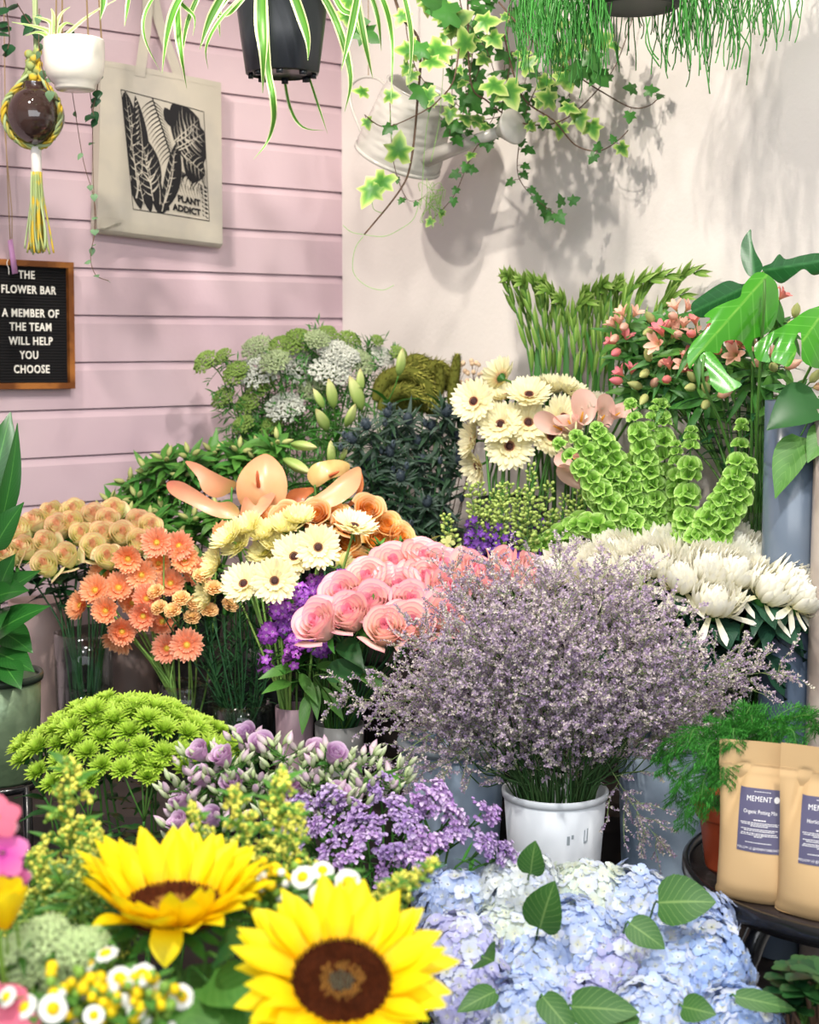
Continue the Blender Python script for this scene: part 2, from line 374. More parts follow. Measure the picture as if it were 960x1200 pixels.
# second tier
t, M = vase('yrose', 'glass_vase', 'clear glass cylinder vase holding peach-tipped yellow roses', 97, 3.06, .72, .295, .06, .057, M_glass, .003); water('yrose', t, M)
t, M = vase('germini', 'glass_vase', 'clear glass vase full of pale green stems of orange gerberas', 216, 3.02, .72, .2, .055, .052, M_glass, .003); water('germini', t, M)
t, M = vase('carn', 'glass_vase', 'clear glass vase of dark green carnation stems beside the mauve pot', 283, 2.98, .72, .17, .06, .056, M_glass, .003); water('carn', t, M)
vase('beige', 'plastic_pot', 'tall pinkish beige pot behind the glass vase of yellow roses', 44, 3.24, .72, .33, .062, .05, M_beige, cat='pot')
vase('brown', 'plastic_pot', 'brown grey pot in the gap between the two glass vases', 152, 3.20, .72, .27, .062, .052, M_brownpot, cat='pot')
vase('anth', 'plastic_pot', 'hidden dark pot holding the peach anthuriums', 305, 3.17, .72, .25, .06, .05, M_dark, cat='pot')
vase('orose', 'plastic_pot', 'hidden dark pot holding the orange roses', 398, 3.08, .72, .2, .065, .05, M_dark, cat='pot')
vase('wgerb', 'plastic_pot', 'mauve pot under the white gerberas', 344, 2.86, .72, zp(828, 2.86) - .72, .0365, .034, M_pinkpot, .002, cat='pot')
vase('prose', 'plastic_pot', 'grey pot with a sheaf of thin rose stems', 397, 2.85, .72, zp(848, 2.85) - .72, .047, .043, M_greypot, .002, cat='pot')
vase('phlox', 'plastic_pot', 'hidden dark pot holding purple phlox', 368, 2.96, .72, .19, .045, .04, M_dark, cat='pot')
vase('delph', 'plastic_pot', 'hidden dark pot holding purple and green delphinium', 595, 2.92, .72, .2, .06, .05, M_dark, cat='pot')
vase('calla', 'plastic_pot', 'hidden dark pot holding the blush calla lilies', 672, 3.06, .72, .3, .05, .045, M_dark, cat='pot')
vase('bells', 'plastic_pot', 'hidden dark pot holding bells of ireland', 765, 2.87, .72, .22, .06, .05, M_dark, cat='pot')
t, M = vase('palstro', 'glass_vase', 'clear glass vase with green stems of pink alstroemeria beside the blue grey vase', 882, 2.84, .72, zp(598, 2.84) - .72, .053, .05, M_glass, .003); water('palstro', t, M)
# lower tier
vase('galvA', 'zinc_bucket', 'tall galvanised bucket behind the purple statice', 532, 2.66, .5, zp(868, 2.66) - .5, .094, .07, M_zinc, .003, rim=M_zincrim, cat='bucket')
vase('mum', 'zinc_bucket', 'tall galvanised bucket of white chrysanthemums beside the fern', 782, 2.66, .5, zp(862, 2.66) - .5, .083, .066, M_zinc, .003, rim=M_zincrim, cat='bucket')
t, M = vase('limonium', 'plastic_bucket', 'white plastic bucket full of misty lilac sea lavender', 653, 2.50, .5, zp(926, 2.5) - .5, .086, .060, M_bucket, .003, cat='bucket')
x0, y0 = VASE['limonium'][0].x, 2.5; h0 = VASE['limonium'][1]
mb = MB(); mb.lathe([(.0835, h0 + .001), (.0875, h0 + .003), (.0895, h0), (.0885, h0 - .009), (.0855, h0 - .010)], 32, M_bucket); part('rim', mb.mesh('rim'), t, M)
mb = MB()
for (a0, a1, z0, z1) in ((-1.42, -1.36, .285, .300), (-1.33, -1.28, .295, .302), (-1.05, -1.03, .285, .308), (-.98, -.955, .287, .31), (-1.03, -.975, .285, .289), (-1.75, -1.72, .25, .258)):
    rr = lambda z: .060 + (.086 - .060) * z / h0 + .0006
    n = 4; vs = [(rr(z) * cos(a0 + (a1 - a0) * i / n), rr(z) * sin(a0 + (a1 - a0) * i / n), z) for z in (z0, z1) for i in range(n + 1)]
    mb.add(vs, [(i, i + 1, n + 2 + i, n + 1 + i) for i in range(n)], M_scuff)
part('scuff_mark', mb.mesh('scuff_mark'), t, M, 'grey scuff marks')
vase('grey', 'tall_vase', 'tall blue grey vase with streaks next to the white wall', 926, 2.68, .5, zp(470, 2.68) - .5, .052, .05, M_bluegrey, .004)
M_mott = mat('smoky_mottled_glass', '#8f8078', .3, .5, noise=('#b7aca3', 5, 4, .4, .62))
vase('mott', 'tall_vase', 'tall smoky brown vase at the frame edge beside the blue grey vase', 984, 2.60, .5, zp(480, 2.6) - .5, .05, .05, M_mott, .004)
# low bench
vase('gmum', 'flower_bucket', 'low dark bucket under the lime green chrysanthemums', 150, 2.30, .30, .30, .085, .07, M_dark, cat='bucket')
vase('lisi', 'flower_bucket', 'low dark bucket holding lilac lisianthus', 330, 2.22, .30, .32, .08, .07, M_dark, cat='bucket')
vase('statice', 'flower_bucket', 'low dark bucket holding purple statice', 455, 2.10, .30, .30, .075, .06, M_dark, cat='bucket')
vase('hydr', 'flower_bucket', 'wide dark bucket under the blue hydrangeas', 690, 1.98, .30, .26, .12, .1, M_dark, cat='bucket', X=.2)
vase('sun', 'flower_bucket', 'bucket holding the two sunflowers', 300, 1.42, .30, .34, .07, .06, M_dark, cat='bucket')
vase('mix', 'flower_bucket', 'bucket holding goldenrod and daisies before the green chrysanthemums', 90, 1.42, .30, .34, .08, .07, M_dark, cat='bucket')

# ================================================================ round table, kraft pouches
M_black = mat('black_lacquer', '#17171a', .22, .5, coat=.3); M_topw = mat('dark_brown_table_top', '#3a2f2c', .2, .5, noise=('#241e1d', 7, 4, .4, .6), coat=.4)
TX, TYY, TT = .70, 2.2, .816
t = thing('round_table', 'small round black table carrying the brown paper pouches', 'table', (TX, TYY, 0)); M = T((TX, TYY, 0))
mb = MB(); mb.lathe([(0, TT - .022), (.27, TT - .022), (.288, TT - .016), (.293, TT - .004), (.292, TT + .010), (.286, TT + .013), (.281, TT + .009), (.280, TT)], 56, M_black); part('tray_rim', mb.mesh('tray_rim'), t, M)
mb = MB(); mb.lathe([(.281, TT - .002), (.281, TT), (0, TT)], 56, M_topw); part('table_top', mb.mesh('table_top'), t, M)
for a in (R(205), R(325), R(85)):
    mb = MB(); d = Vector((cos(a), sin(a), 0))
    pts = smooth([d * r + Vector((0, 0, z)) for r, z in ((.20, TT - .02), (.235, TT - .07), (.24, TT - .14), (.205, .45), (.19, .2), (.23, .01))], 4)
    mb.tube(pts, [.017] * 6 + [.014] * (len(pts) - 6), 10, M_black); part('leg', mb.mesh('leg'), t, M)

M_kraft = mat('brown_kraft_paper', '#cfae80', .62, .3, noise=('#c2a074', 4, 3, .4, .65), bump=(9, .35, 4))
M_label = mat('slate_violet_label', '#565370', .6); M_ink = mat('white_label_print', '#f2f0f0', .6)
def pouch(px, Yb, yaw, W, H, label, product, seed):
    base = P(px, 1000, Yb); base.z = TT + .001; rg = random.Random(seed)
    t = thing('paper_pouch', label, 'bag of potting mix', base, 'brown paper pouches on the round table'); MW = T(base) @ Rz(yaw); D = .037
    def th(a, b): 
        e = max(0, 1 - a * a) ** .5
        prof = min(1, (b / .10)) ** .5 * .35 + .65 if b < .1 else 1 - max(0, (b - .1) / .70) ** 1.6
        return max(.0006, D * e * max(0, prof) + .0006)
    def wid(b): return W / 2 * (1 + .03 * (1 if b < .03 else 0) - .035 * sin(pi * min(1, max(0, (b - .05) / .78))) + .0)
    ph = rg.uniform(0, 6)
    def front(a, b, off=0.0):
        z = H * b; x = a * wid(b); y = -th(a, b)
        crease = .006 * math.exp(-((a + .72 - (b - .55) * .9) / .10) ** 2) * (b > .45) * min(1, (b - .45) * 5) * (b < .86)
        crease += .004 * math.exp(-((a - .78 + (b - .6) * .9) / .09) ** 2) * (b > .5) * (b < .86)
        y += crease * 1.3 + .0016 * sin(7 * b + 3 * a + ph) * (1 - b)
        if b > .84: y += .004 * sin(2.2 * a + ph)
        z += .004 * (1 - b) ** 6 * (-(1 - a * a)) + .004 * (1 - b) ** 4
        z -= 0
        return Vector((x, y - off, z))
    mb = MB(); nu, nv = 44, 28
    mb.grid(lambda u, v: front(v, u), nu, nv, M_kraft)
    mb.grid(lambda u, v: Vector((-v * wid(u), th(v, u) * .9 + (.004 * sin(-2.2 * v + ph) if u > .84 else 0), H * u)), nu, nv, M_kraft)
    # gusset floor
    mb.grid(lambda u, v: Vector((v * wid(0), -th(v, 0) + (th(v, 0) * 1.9) * u, .0025 + .004 * u * (1 - u))), 3, nv, M_kraft)
    part('pouch_body', mb.mesh('pouch_body'), t, MW)
    mb = MB()
    for b0 in (.845, .853):
        mb.grid(lambda u, v, b0=b0: front(v, b0 + .003 * u, .0006 * sin(pi * u)), 2, nv, M_kraft)
    part('heat_seal', mb.mesh('heat_seal'), t, MW, 'pressed seal line across the top')
    # label and its print (lb: label space x in -1..1, y in 0..1)
    A0, A1, B0, B1 = -.50, .50, .335, .715
    def lab(x, y, off): return front(A0 + (A1 - A0) * (x + 1) / 2, B0 + (B1 - B0) * y, off)
    mb = MB(); mb.grid(lambda u, v: lab(v, u, .0007), 14, 12, M_label); lo = part('label', mb.mesh('label'), t, MW)
    sc_ = lambda p, x0, y0: lab(x0 + p.x, y0 + p.y, .0012 + p.z)
    def line(body, size, x0, y0, bold=0, sx=1.0, al='CENTER', sp=1.0):
        asp = (W * (A1 - A0) / 4) / (H * (B1 - B0))           # label half-width unit against its height
        return text(body, size, None, M_ink, bold=bold, align=al, depth=.0001, space=sp, fn=lambda p: lab(x0 + p.x * sx / asp, y0 + p.y, .0011 + p.z * .5))
    mes = [line('MEMENT', .118, -.10, .80, 0, .86, sp=1.08), line(product, .085, 0, .61, 0, .82), line('FOLLOW US @MEMENTOBELFAST', .05, 0, .045, 0, .85, sp=1.1)]
    me = join_me(mes, 'lettering'); part('lettering', me, lo, MW)
    mb = MB(); n = 20
    mb.add([lab(.70, .845, .0012)] + [lab(.70 + .125 * cos(2 * pi * k / n), .845 + .052 * sin(2 * pi * k / n), .0012) for k in range(n)], [(0, 1 + k, 1 + (k + 1) % n) for k in range(n)], M_ink)
    part('logo_dot', mb.mesh('logo_dot'), lo, MW)
    mb = MB()
    def bar(y, x0, x1, hgt=.011):
        x = x0
        while x < x1:
            wv = rg.uniform(.05, .14); xe = min(x1, x + wv)
            mb.grid(lambda u, v, x=x, xe=xe: lab(x + (xe - x) * (v + 1) / 2, y + hgt * u, .0011), 1, 2, M_ink); x = xe + .025
    bar(.945, -.35, .4, .008); bar(.50, -.28, .28, .018)
    for y, wv in ((.46, .88), (.435, .84), (.41, .4), (.36, .85), (.335, .7), (.295, .82), (.27, .86), (.245, .2), (.15, .6)): bar(y, -wv, wv)
    part('small_print', mb.mesh('small_print'), lo, MW)
pouch(893, 2.10, -.42, .125, .225, 'brown paper pouch with organic potting mix label, in front of the terracotta pot', 'Organic Potting Mix', 3)
pouch(966, 2.035, -.40, .125, .235, 'brown paper pouch with horticultural label, half cut by the frame edge', 'Horticultural Grit', 5)

# ================================================================ letter board
M_felt = mat('black_felt', '#1b1a1c', .85, .2); M_oak = mat('oak_frame', '#a5672f', .5, .35, noise=('#6e3d17', 14, 5, .42, .6)); M_letter = mat('white_plastic_letters', '#f3efe6', .4, .4)
def wl(px, py, n=0): return WL(px, py, n)
tl, br = WL(-13, 303, .02), WL(87, 454, .02); bw = (br - tl).dot(LU); bh = tl.z - br.z
t = thing('letter_board', 'black felt letter board in an oak frame on the pink boards', 'letter board', tl); FR = Matrix.Identity(4)
for i in range(3): FR[i][0] = LU[i]; FR[i][2] = LN[i]; FR[i][1] = (0, 0, 1)[i]
MBd = T(tl) @ FR @ Matrix.Rotation(-.012, 4, 'Z')
mb = MB(); n = 44; fw = .013; zf = [-.001 - (bh) * i / n for i in range(n + 1)]
vs, fs = [], []
prof = []
for i in range(n): prof += [(zf[i], 0.0), (zf[i] - bh / n * .62, 0.0), (zf[i] - bh / n * .8, -.0022)]
prof.append((zf[n] - .0, 0.0))
mb.add([(x, y, z) for y, z in prof for x in (0.005, bw - .005)], [(2 * i, 2 * i + 1, 2 * i + 3, 2 * i + 2) for i in range(len(prof) - 1)], M_felt)
mb.box((.004, -bh + .002, -.018), (bw - .004, -.002, -.004), M_felt)
part('felt_panel', flat(mb.mesh('felt_panel')), t, MBd)
mb = MB()
for lo, hi in (((0, -fw, -.019), (bw, 0, .012)), ((0, -bh, -.019), (bw, -bh + fw, .012)), ((0, -bh + fw, -.019), (fw, -fw, .012)), ((bw - fw, -bh + fw, -.019), (bw, -fw, .012))): mb.box(lo, hi, M_oak)
part('frame', flat(mb.mesh('frame')), t, MBd)
Mi = MBd.inverted()
for body, px, py in (('THE', 31, 326.5), ('FLOWER BAR', 33.5, 344), ('A MEMBER OF', 36, 371.5), ('THE TEAM', 36, 387.5), ('WILL HELP', 36, 404), ('YOU', 34, 420.5), ('CHOOSE', 37, 437)):
    q = Mi @ WL(px, py, .02); me = text(body, .0248, T((q.x, q.y, .0008)), M_letter, bold=.0004, sx=.80, depth=.0012, space=1.12); part('lettering', flat(me), t, MBd, 'white letters reading ' + body)

# ================================================================ tote bag
M_canvas = mat('natural_canvas', '#c3bcae', .85, .15, noise=('#9d9a98', 5, 4, .5, .8), weave=220); M_print = mat('black_screen_print', '#17161a', .75)
cTL, cTR, cBR, cBL = WL(118, 70, .04), WL(259, 97, .04), WL(261, 286, .04), WL(114, 268, .04)
def tote(a, b, off=0.0):
    p = cTL.lerp(cTR, a).lerp(cBL.lerp(cBR, a), b); return p + LN * off
t = thing('tote_bag', 'natural canvas tote bag with black leaf print hanging on the pink boards', 'bag', tote(.5, 0)); tb = tote(.5, 0)
def bul(a, b): return .012 * sin(pi * min(1, max(0, a))) * sin(pi * min(1, b * .9 + .1)) ** .5
def bf(a, b, off=0.0):
    dip = -.006 * math.exp(-((a - .17) / .05) ** 2) * max(0, (b - .55)) * 2.2      # fold of the side gusset
    wv = .0025 * sin(a * 9 + b * 4) * (1 - b) * .6
    return tote(a, b, bul(a, b) + dip + wv + off)
mb = MB()
mb.grid(lambda u, v: bf((v + 1) / 2, u), 30, 26, M_canvas)
mb.grid(lambda u, v: tote((1 - v) / 2, u, -.030), 8, 8, M_canvas)
mb.grid(lambda u, v: tote(0, u, -.030 * (1 - v) / 2) , 12, 3, M_canvas); mb.grid(lambda u, v: tote(1, u, -.030 * (1 + v) / 2), 12, 3, M_canvas)
mb.grid(lambda u, v: tote((v + 1) / 2, 1 + .025 * sin(pi * u), -.030 * u), 6, 20, M_canvas)
mb.grid(lambda u, v: tote(.005 + .19 * (v + 1) / 2 * (1 - .8 * u), .93 + .065 * u, .010 + .006 * (1 - u) * (1 - v) * .5), 6, 6, M_canvas)   # flap of the folded gusset
lpart('bag_body', mb, t)
mb = MB(); mb.grid(lambda u, v: bf((v + 1) / 2, .03 + .004 * u, .0008), 1, 26, M_canvas); lpart('hem', mb, t)
hook = WL(172, -60, .02)
for a0, a1, off, px in ((.25, .36, -.004, 150), (.58, .69, -.022, 176)):
    mb = MB(); p0 = tote(a0 + .05, .06, off + .012)
    mb.ribbon([p0, tote(a0 + .06, -.02, off + .012), p0.lerp(hook, .5) + LU * (.01 if a0 < .5 else -.01), hook], lambda u: .026, M_canvas, ref=LN, fold=.05); lpart('strap', mb, t)
# print: leaf shapes in bag space
def pr(mb, pts, m, off): mb.add([bf(a, b, off) for a, b in pts], [tuple(range(len(pts)))], m)
A = lambda x, y: (.115 + x * .0, y)
# print frame corners in bag space
q00, q10, q11, q01 = (.15, .155), (.835, .20), (.885, .87), (.26, .86)
def qm(x, y): return tuple((1 - x) * (1 - y) * q00[i] + x * (1 - y) * q10[i] + x * y * q11[i] + (1 - x) * y * q01[i] for i in (0, 1))
def shape(mb, fn, nu, nv, m, off):
    mb.grid(lambda u, v: bf(*qm(*fn(u, v)), off), nu, nv, m)
def stroke(mb, p, q, w, m, off, bend=0.0, taper=True):
    (x0, y0), (x1, y1) = p, q; dx, dy = x1 - x0, y1 - y0; l = math.hypot(dx, dy) or 1; nx, ny = -dy / l, dx / l
    def fn(u, v):
        k = w * .5 * (1 - .85 * u if taper else 1); bo = bend * sin(pi * u) * l
        return min(1, max(0, x0 + dx * u + nx * (v * k + bo))), min(1, max(0, y0 + dy * u + ny * (v * k + bo)))
    shape(mb, fn, 8, 1, m, off)
def pleaf(mb, base, tip, w, m, off, bend=0.0, n=14):
    (x0, y0), (x1, y1) = base, tip; dx, dy = x1 - x0, y1 - y0; l = math.hypot(dx, dy); nx, ny = -dy / l, dx / l
    def fn(u, v):
        k = w * .5 * sin(pi * u) ** .7; bo = bend * sin(pi * u) * l
        return min(1, max(0, x0 + dx * u + nx * (v * k + bo))), min(1, max(0, y0 + dy * u + ny * (v * k + bo)))
    shape(mb, fn, n, 4, m, off)
mb = MB(); o1, o2, o3 = .0010, .0016, .0022
for p, q in (((0, 0), (1, 0)), ((1, 0), (1, 1)), ((1, 1), (0, 1)), ((0, 1), (0, 0))): stroke(mb, p, q, .014, M_print, o1, taper=False)
pleaf(mb, (.08, .80), (.05, .0), .24, M_print, o1); pleaf(mb, (.13, .86), (.16, .02), .16, M_print, o1, .05); pleaf(mb, (.02, .5), (.03, .02), .10, M_print, o1)
pleaf(mb, (.26, .90), (.17, .34), .40, M_print, o1, -.05); pleaf(mb, (.14, .95), (.05, .48), .20, M_print, o1, .04); pleaf(mb, (.10, .99), (.03, .72), .12, M_print, o1); pleaf(mb, (.22, 1), (.16, .74), .12, M_print, o1)
pleaf(mb, (.31, 1), (.30, .60), .16, M_print, o1); pleaf(mb, (.36, .98), (.62, .34), .20, M_print, o1, .06); pleaf(mb, (.46, .86), (.56, .5), .10, M_print, o1)
pleaf(mb, (.58, .34), (.93, .08), .42, M_print, o1, -.10); pleaf(mb, (.60, .40), (.99, .20), .44, M_print, o1, .08); pleaf(mb, (.68, .44), (.97, .58), .30, M_print, o1, .06); pleaf(mb, (.80, .12), (.97, .46), .30, M_print, o1)
pleaf(mb, (.59, .22), (.50, .06), .13, M_print, o1); pleaf(mb, (.62, .20), (.80, .04), .20, M_print, o1); pleaf(mb, (.30, .995), (.44, .84), .14, M_print, o1); pleaf(mb, (.34, .86), (.46, .96), .09, M_print, o1)
for k in range(15):                                                        # fine palm and banana veins
    u = k / 14; x, y = .36 + .16 * u, .03 + .44 * u
    stroke(mb, (x, y), (x - .17 + .03 * u, y + .13), .011, M_print, o1, .06); stroke(mb, (x, y), (x + .13 - .06 * u, y + .07), .011, M_print, o1, -.06)
stroke(mb, (.36, .0), (.53, .5), .014, M_print, o2, taper=False)
for k in range(16):
    u = k / 15; stroke(mb, (.62 + .30 * u, .58 + .10 * u), (.60 + .27 * u + .06 * sin(k), .70 + .07 * u + .03 * cos(3 * k)), .014, M_print, o1, .1)
for k in range(9): stroke(mb, (.60 + .04 * k, .71), (.66 + .035 * k, .83), .008, M_print, o1, .08)
for k in range(8): stroke(mb, (.92, .50 + .02 * k), (.995, .56 + .025 * k), .01, M_print, o1)
for k in range(22): stroke(mb, (.945 + .04 * sin(k * 2.1), .68 + .013 * k), (.955 + .035 * sin(k * 2.1 + 1.5), .695 + .013 * k), .017, M_print, o1, .3)
lpart('leaf_print', mb, t, 'black leaf pattern printed on the canvas')
mb = MB()
for p, q, w in (((.245, .84), (.185, .42), .010), ((.235, .74), (.33, .62), .02), ((.235, .74), (.13, .66), .02), ((.22, .62), (.28, .52), .02), ((.22, .64), (.14, .58), .016), ((.21, .56), (.25, .46), .012), ((.26, .82), (.34, .74), .02),
                ((.605, .34), (.9, .13), .012), ((.63, .41), (.9, .24), .012), ((.68, .30), (.66, .20), .02), ((.74, .26), (.72, .14), .016), ((.80, .22), (.82, .11), .014), ((.72, .36), (.80, .44), .02), ((.80, .31), (.92, .38), .02), ((.66, .42), (.80, .52), .014), ((.84, .27), (.95, .29), .014), ((.72, .30), (.80, .30), .03),
                ((.14, .70), (.16, .06), .008), ((.04, .5), (.08, .06), .008), ((.05, .9), (.10, .66), .02), ((.40, .9), (.57, .42), .02), ((.34, .92), (.33, .66), .01), ((.08, .62), (.02, .54), .01), ((.1, .3), (.04, .22), .01)):
    stroke(mb, p, q, w, M_canvas, o2, .06)
rp = random.Random(4)
for (bx, by), (tx_, ty_), w_, n_ in (((.08, .80), (.05, .0), .20, 16), ((.26, .90), (.17, .34), .34, 15), ((.36, .98), (.62, .34), .15, 14), ((.58, .34), (.93, .08), .36, 13), ((.60, .40), (.99, .20), .36, 12), ((.68, .44), (.97, .58), .24, 9), ((.14, .95), (.05, .48), .16, 9)):
    dx_, dy_ = tx_ - bx, ty_ - by; l_ = math.hypot(dx_, dy_); stroke(mb, (bx, by), (tx_, ty_), .011, M_canvas, o2)
    for k in range(n_):
        u = .08 + .8 * k / n_; s_ = 1 if k % 2 else -1; k2 = w_ * .46 * sin(pi * (u + .1)) ** .7 * rp.uniform(.75, 1.1); x_, y_ = bx + dx_ * u, by + dy_ * u
        stroke(mb, (x_, y_), (min(.985, max(.015, x_ + dx_ / l_ * k2 * .6 - dy_ / l_ * s_ * k2)), min(.985, max(.015, y_ + dy_ / l_ * k2 * .6 + dx_ / l_ * s_ * k2))), rp.uniform(.006, .013), M_canvas, o2, .08 * s_)
for k in range(9): stroke(mb, (.15 - .003 * k, .08 + .045 * k), (.20 - .005 * k, .04 + .045 * k), .010, M_canvas, o2)
lpart('leaf_vein', mb, t)
def tx(body, x0, y0, size, b): return text(body, size, None, M_print, bold=b * 1.2, depth=.00005, fn=lambda p: bf(*qm(x0 + p.x, y0 - p.y * .78 + p.x * .03), o3 + p.z) - tb, sx=1.0)
for body, x0, y0 in (('PLANT', .725, .87), ('ADDICT', .69, .955)): part('lettering', tx(body, x0, y0, .100, .0042), t, T(tb), 'black words reading ' + body)
# ================================================================ hanging things
CEIL = 3.0
G_leaf = mat('leaf_green', '#4f8434', .45, .4, trans=.18, var=.35, veins=('#6a9a48', 7))
G_dark = mat('dark_leaf', '#2b5a2c', .4, .45, trans=.12, var=.35)
G_deep = mat('deep_green_leaf', '#1f4a2a', .4, .4, trans=.1, var=.35)
G_mid = mat('mid_green_leaf', '#3f7a30', .42, .4, trans=.18, var=.4)
G_light = mat('light_green', '#8fb84a', .5, .35, trans=.2, var=.3)
G_stem = mat('stem_green', '#4c7a33', .5, .35, rnd=.35)
G_stemd = mat('dark_stem_green', '#2f5b34', .5, .35, rnd=.35)
G_steml = mat('pale_stem_green', '#7fa650', .5, .35, rnd=.3)
M_brownstem = mat('brown_vine_stem', '#5d4636', .6)
M_rope = mat('natural_jute', '#b99b78', .9, .1)
M_spider = mat('variegated_strap_leaf', '#5f9a38', .4, .4, trans=.25, ramp=[(0, '#5c9634'), (.58, '#447f29'), (.70, '#dfeaa8'), (1, '#eef3c8')], chan=1, var=.2)
M_ceram = mat('white_ceramic', '#ddd8cd', .22, .5, coat=.2)

# white hanging pot with an air plant
def hangs(name, pts_top, parent, p, rad=.0018, m=None):
    mb = MB(); mb.tube([p, pts_top], rad, 6, m or M_rope); lpart(name, mb, parent)
hp = P(86.5, 46, 2.92); rpx = lambda px, Y: px * Y / FPX
pr_, hh = rpx(34.5, 2.92), rpx(57, 2.92)
t = thing('hanging_pot', 'white ceramic pot hung on jute cords beside the amber globe', 'plant pot', (hp.x, hp.y, hp.z - hh)); M = T((hp.x, hp.y, hp.z - hh))
mb = MB(); mb.lathe([(0, 0), (pr_ * .60, 0), (pr_ * .66, .003), (pr_ * .67, .010), (pr_ * .80, .016), (pr_ * .93, .028), (pr_ * .985, .045), (pr_, hh * .7), (pr_, hh - .003), (pr_ * .97, hh), (pr_ * .93, hh - .003), (pr_ * .92, hh * .4), (0, hh * .35)], 40, M_ceram)
part('pot_body', mb.mesh('pot_body'), t, M)
mb = MB(); mb.lathe([(pr_ * .92, hh * .80), (0, hh * .84)], 24, M_soil); part('soil', mb.mesh('soil'), t, M)
top = Vector((hp.x + .004, hp.y, CEIL))
for a in (-2.0, -.85, .5, 2.2):
    e = Vector((hp.x + pr_ * .95 * cos(a), hp.y + pr_ * .95 * sin(a), hp.z - .006)); hangs('jute_cord', top + Vector((cos(a), sin(a), 0)) * .012, t, e)
M_airp = mat('pale_air_plant', '#b9cf86', .5, .35, trans=.3, ramp=[(0, '#6f9a48'), (.5, '#9fbf6a'), (1, '#e3ecc0')], chan=1)
t2 = thing('spider_plantlet', 'small pale striped plantlet sprouting over the white hanging pot', 'plant', (hp.x - .035, hp.y - .03, hp.z - .012), None); mb = MB()
for pl in ([(64, 46), (66, 30), (72, 16), (82, 8)], [(60, 46), (60, 28), (50, 22), (38, 19)], [(58, 46), (52, 40), (42, 38), (30, 42)], [(62, 46), (56, 36), (36, 30), (14, 26)], [(66, 46), (70, 34), (78, 27), (88, 30)], [(57, 61), (79, 40), (106, 17), (136, 0)], [(63, 46), (63, 20), (60, 10)]):
    b = len(pl); mb.ribbon([P(x, y, 2.92 - .035 + .012 * i) for i, (x, y) in enumerate(pl)], lambda u: .0105 * max(.12, 1 - u ** 1.5), M_airp, r=U(0, 1))
lpart('foliage', mb, t2)
# trailing heart vines from the white pot
M_heart = mat('grey_green_heart_leaf', '#5d7d5a', .5, .35, trans=.15, var=.4)
def blade(mb, p, d, L, W, m, prof=ovate, cup=-.2, bend=.6, e0=0.0, up=None, nu=5, r=None, wave=0):
    """one leaf at p growing along d"""
    d = Vector(d).normalized(); u = Vector(up or (0, -.6, .8)); s = u.cross(d)
    s = s.normalized() if s.length > 1e-3 else d.orthogonal().normalized(); n = d.cross(s)
    Mx = Matrix(((d.x, s.x, n.x, p[0]), (d.y, s.y, n.y, p[1]), (d.z, s.z, n.z, p[2]), (0, 0, 0, 1)))
    mb.petal(Mx, L, W, prof, e0, -bend, cup, m, nu, 2, U(0, 1) if r is None else r, wave)
def rdir(down=0.0):
    return Vector((U(-1, 1), U(-1, .4), U(-1, 1) - down))
def trail(parent, pts, Y, rad, m, nleaf, L, W, lm, dY=0, name='vine', both=True):
    pw = [P(x, y, Y + dY * i) for i, (x, y) in enumerate(pts)]; sm = smooth(pw, 5); mb = MB(); mb.tube(sm, rad, 5, m); o = lpart(name, mb, parent)
    if nleaf:
        ml = MB()
        for k in range(nleaf):
            p = sm[min(len(sm) - 1, int((k + U(.2, .9)) / nleaf * len(sm)))]; d = rdir(.7); blade(ml, p, d, L * U(.7, 1.15), W * U(.8, 1.1), lm, cup=U(-.5, .1))
        lpart('foliage', ml, o)
    return o
t3 = thing('heart_vine', 'thin trailing vine with tiny grey green leaves below the white hanging pot', 'plant', P(84, 60, 2.98))
trail(t3, [(78, 64), (88, 130), (98, 190), (110, 232), (112, 268), (106, 300), (112, 322), (127, 329)], 2.99, .0008, M_brownstem, 9, .016, .014, M_heart)
trail(t3, [(96, 64), (107, 120), (109, 200), (111, 260), (108, 290)], 2.99, .0008, M_brownstem, 6, .018, .016, M_heart)
trail(t3, [(116, 86), (113, 110), (109, 128), (111, 140)], 2.97, .0012, M_brownstem, 7, .024, .022, G_deep)
t3 = thing('ivy_strand', 'dark ivy strand hanging beside the amber globe at the top', 'plant', P(10, -10, 3.05))
trail(t3, [(4, -10), (9, 22), (11, 45), (9, 58)], 3.05, .0012, M_brownstem, 7, .032, .028, G_deep)
trail(t3, [(46, 10), (46, 60), (54, 95), (66, 118)], 3.04, .0010, M_brownstem, 7, .020, .019, M_heart)
trail(t3, [(20, 4), (30, 20), (40, 30), (70, 38), (90, 30)], 3.08, .0012, M_brownstem, 6, .034, .03, G_deep)

# amber globe in a macrame hanger
M_amber = mat('amber_brown_glass', '#3d2c28', .06, .6, coat=.7); M_macy = mat('mustard_cotton_cord', '#c6a93a', .85, .1, noise=('#93a36a', 40, 2, .45, .6)); M_macg = mat('sage_cotton_cord', '#a9b98a', .85, .1); M_wood = mat('white_bead', '#efe9e4', .5)
gc = P(41, 136, 3.10); gr = rpx(33.5, 3.10)
t = thing('glass_globe', 'amber brown glass globe vase hanging in a cord net', 'vase', gc); mb = MB()
mb.lathe([(gr * sin(a), -gr * cos(a)) for a in [pi * i / 20 * .86 for i in range(21)]] + [(gr * .36, gr * 1.05), (gr * .42, gr * 1.12), (gr * .38, gr * 1.12), (gr * .32, gr * 1.0)], 36, M_amber)
part('globe_body', mb.mesh('globe_body'), t, T(gc))
t = thing('macrame_hanger', 'mustard and sage cord hanger with a white bead and tassel', 'plant hanger', gc + Vector((0, 0, .3)))
bot = gc - Vector((0, 0, gr + .004))
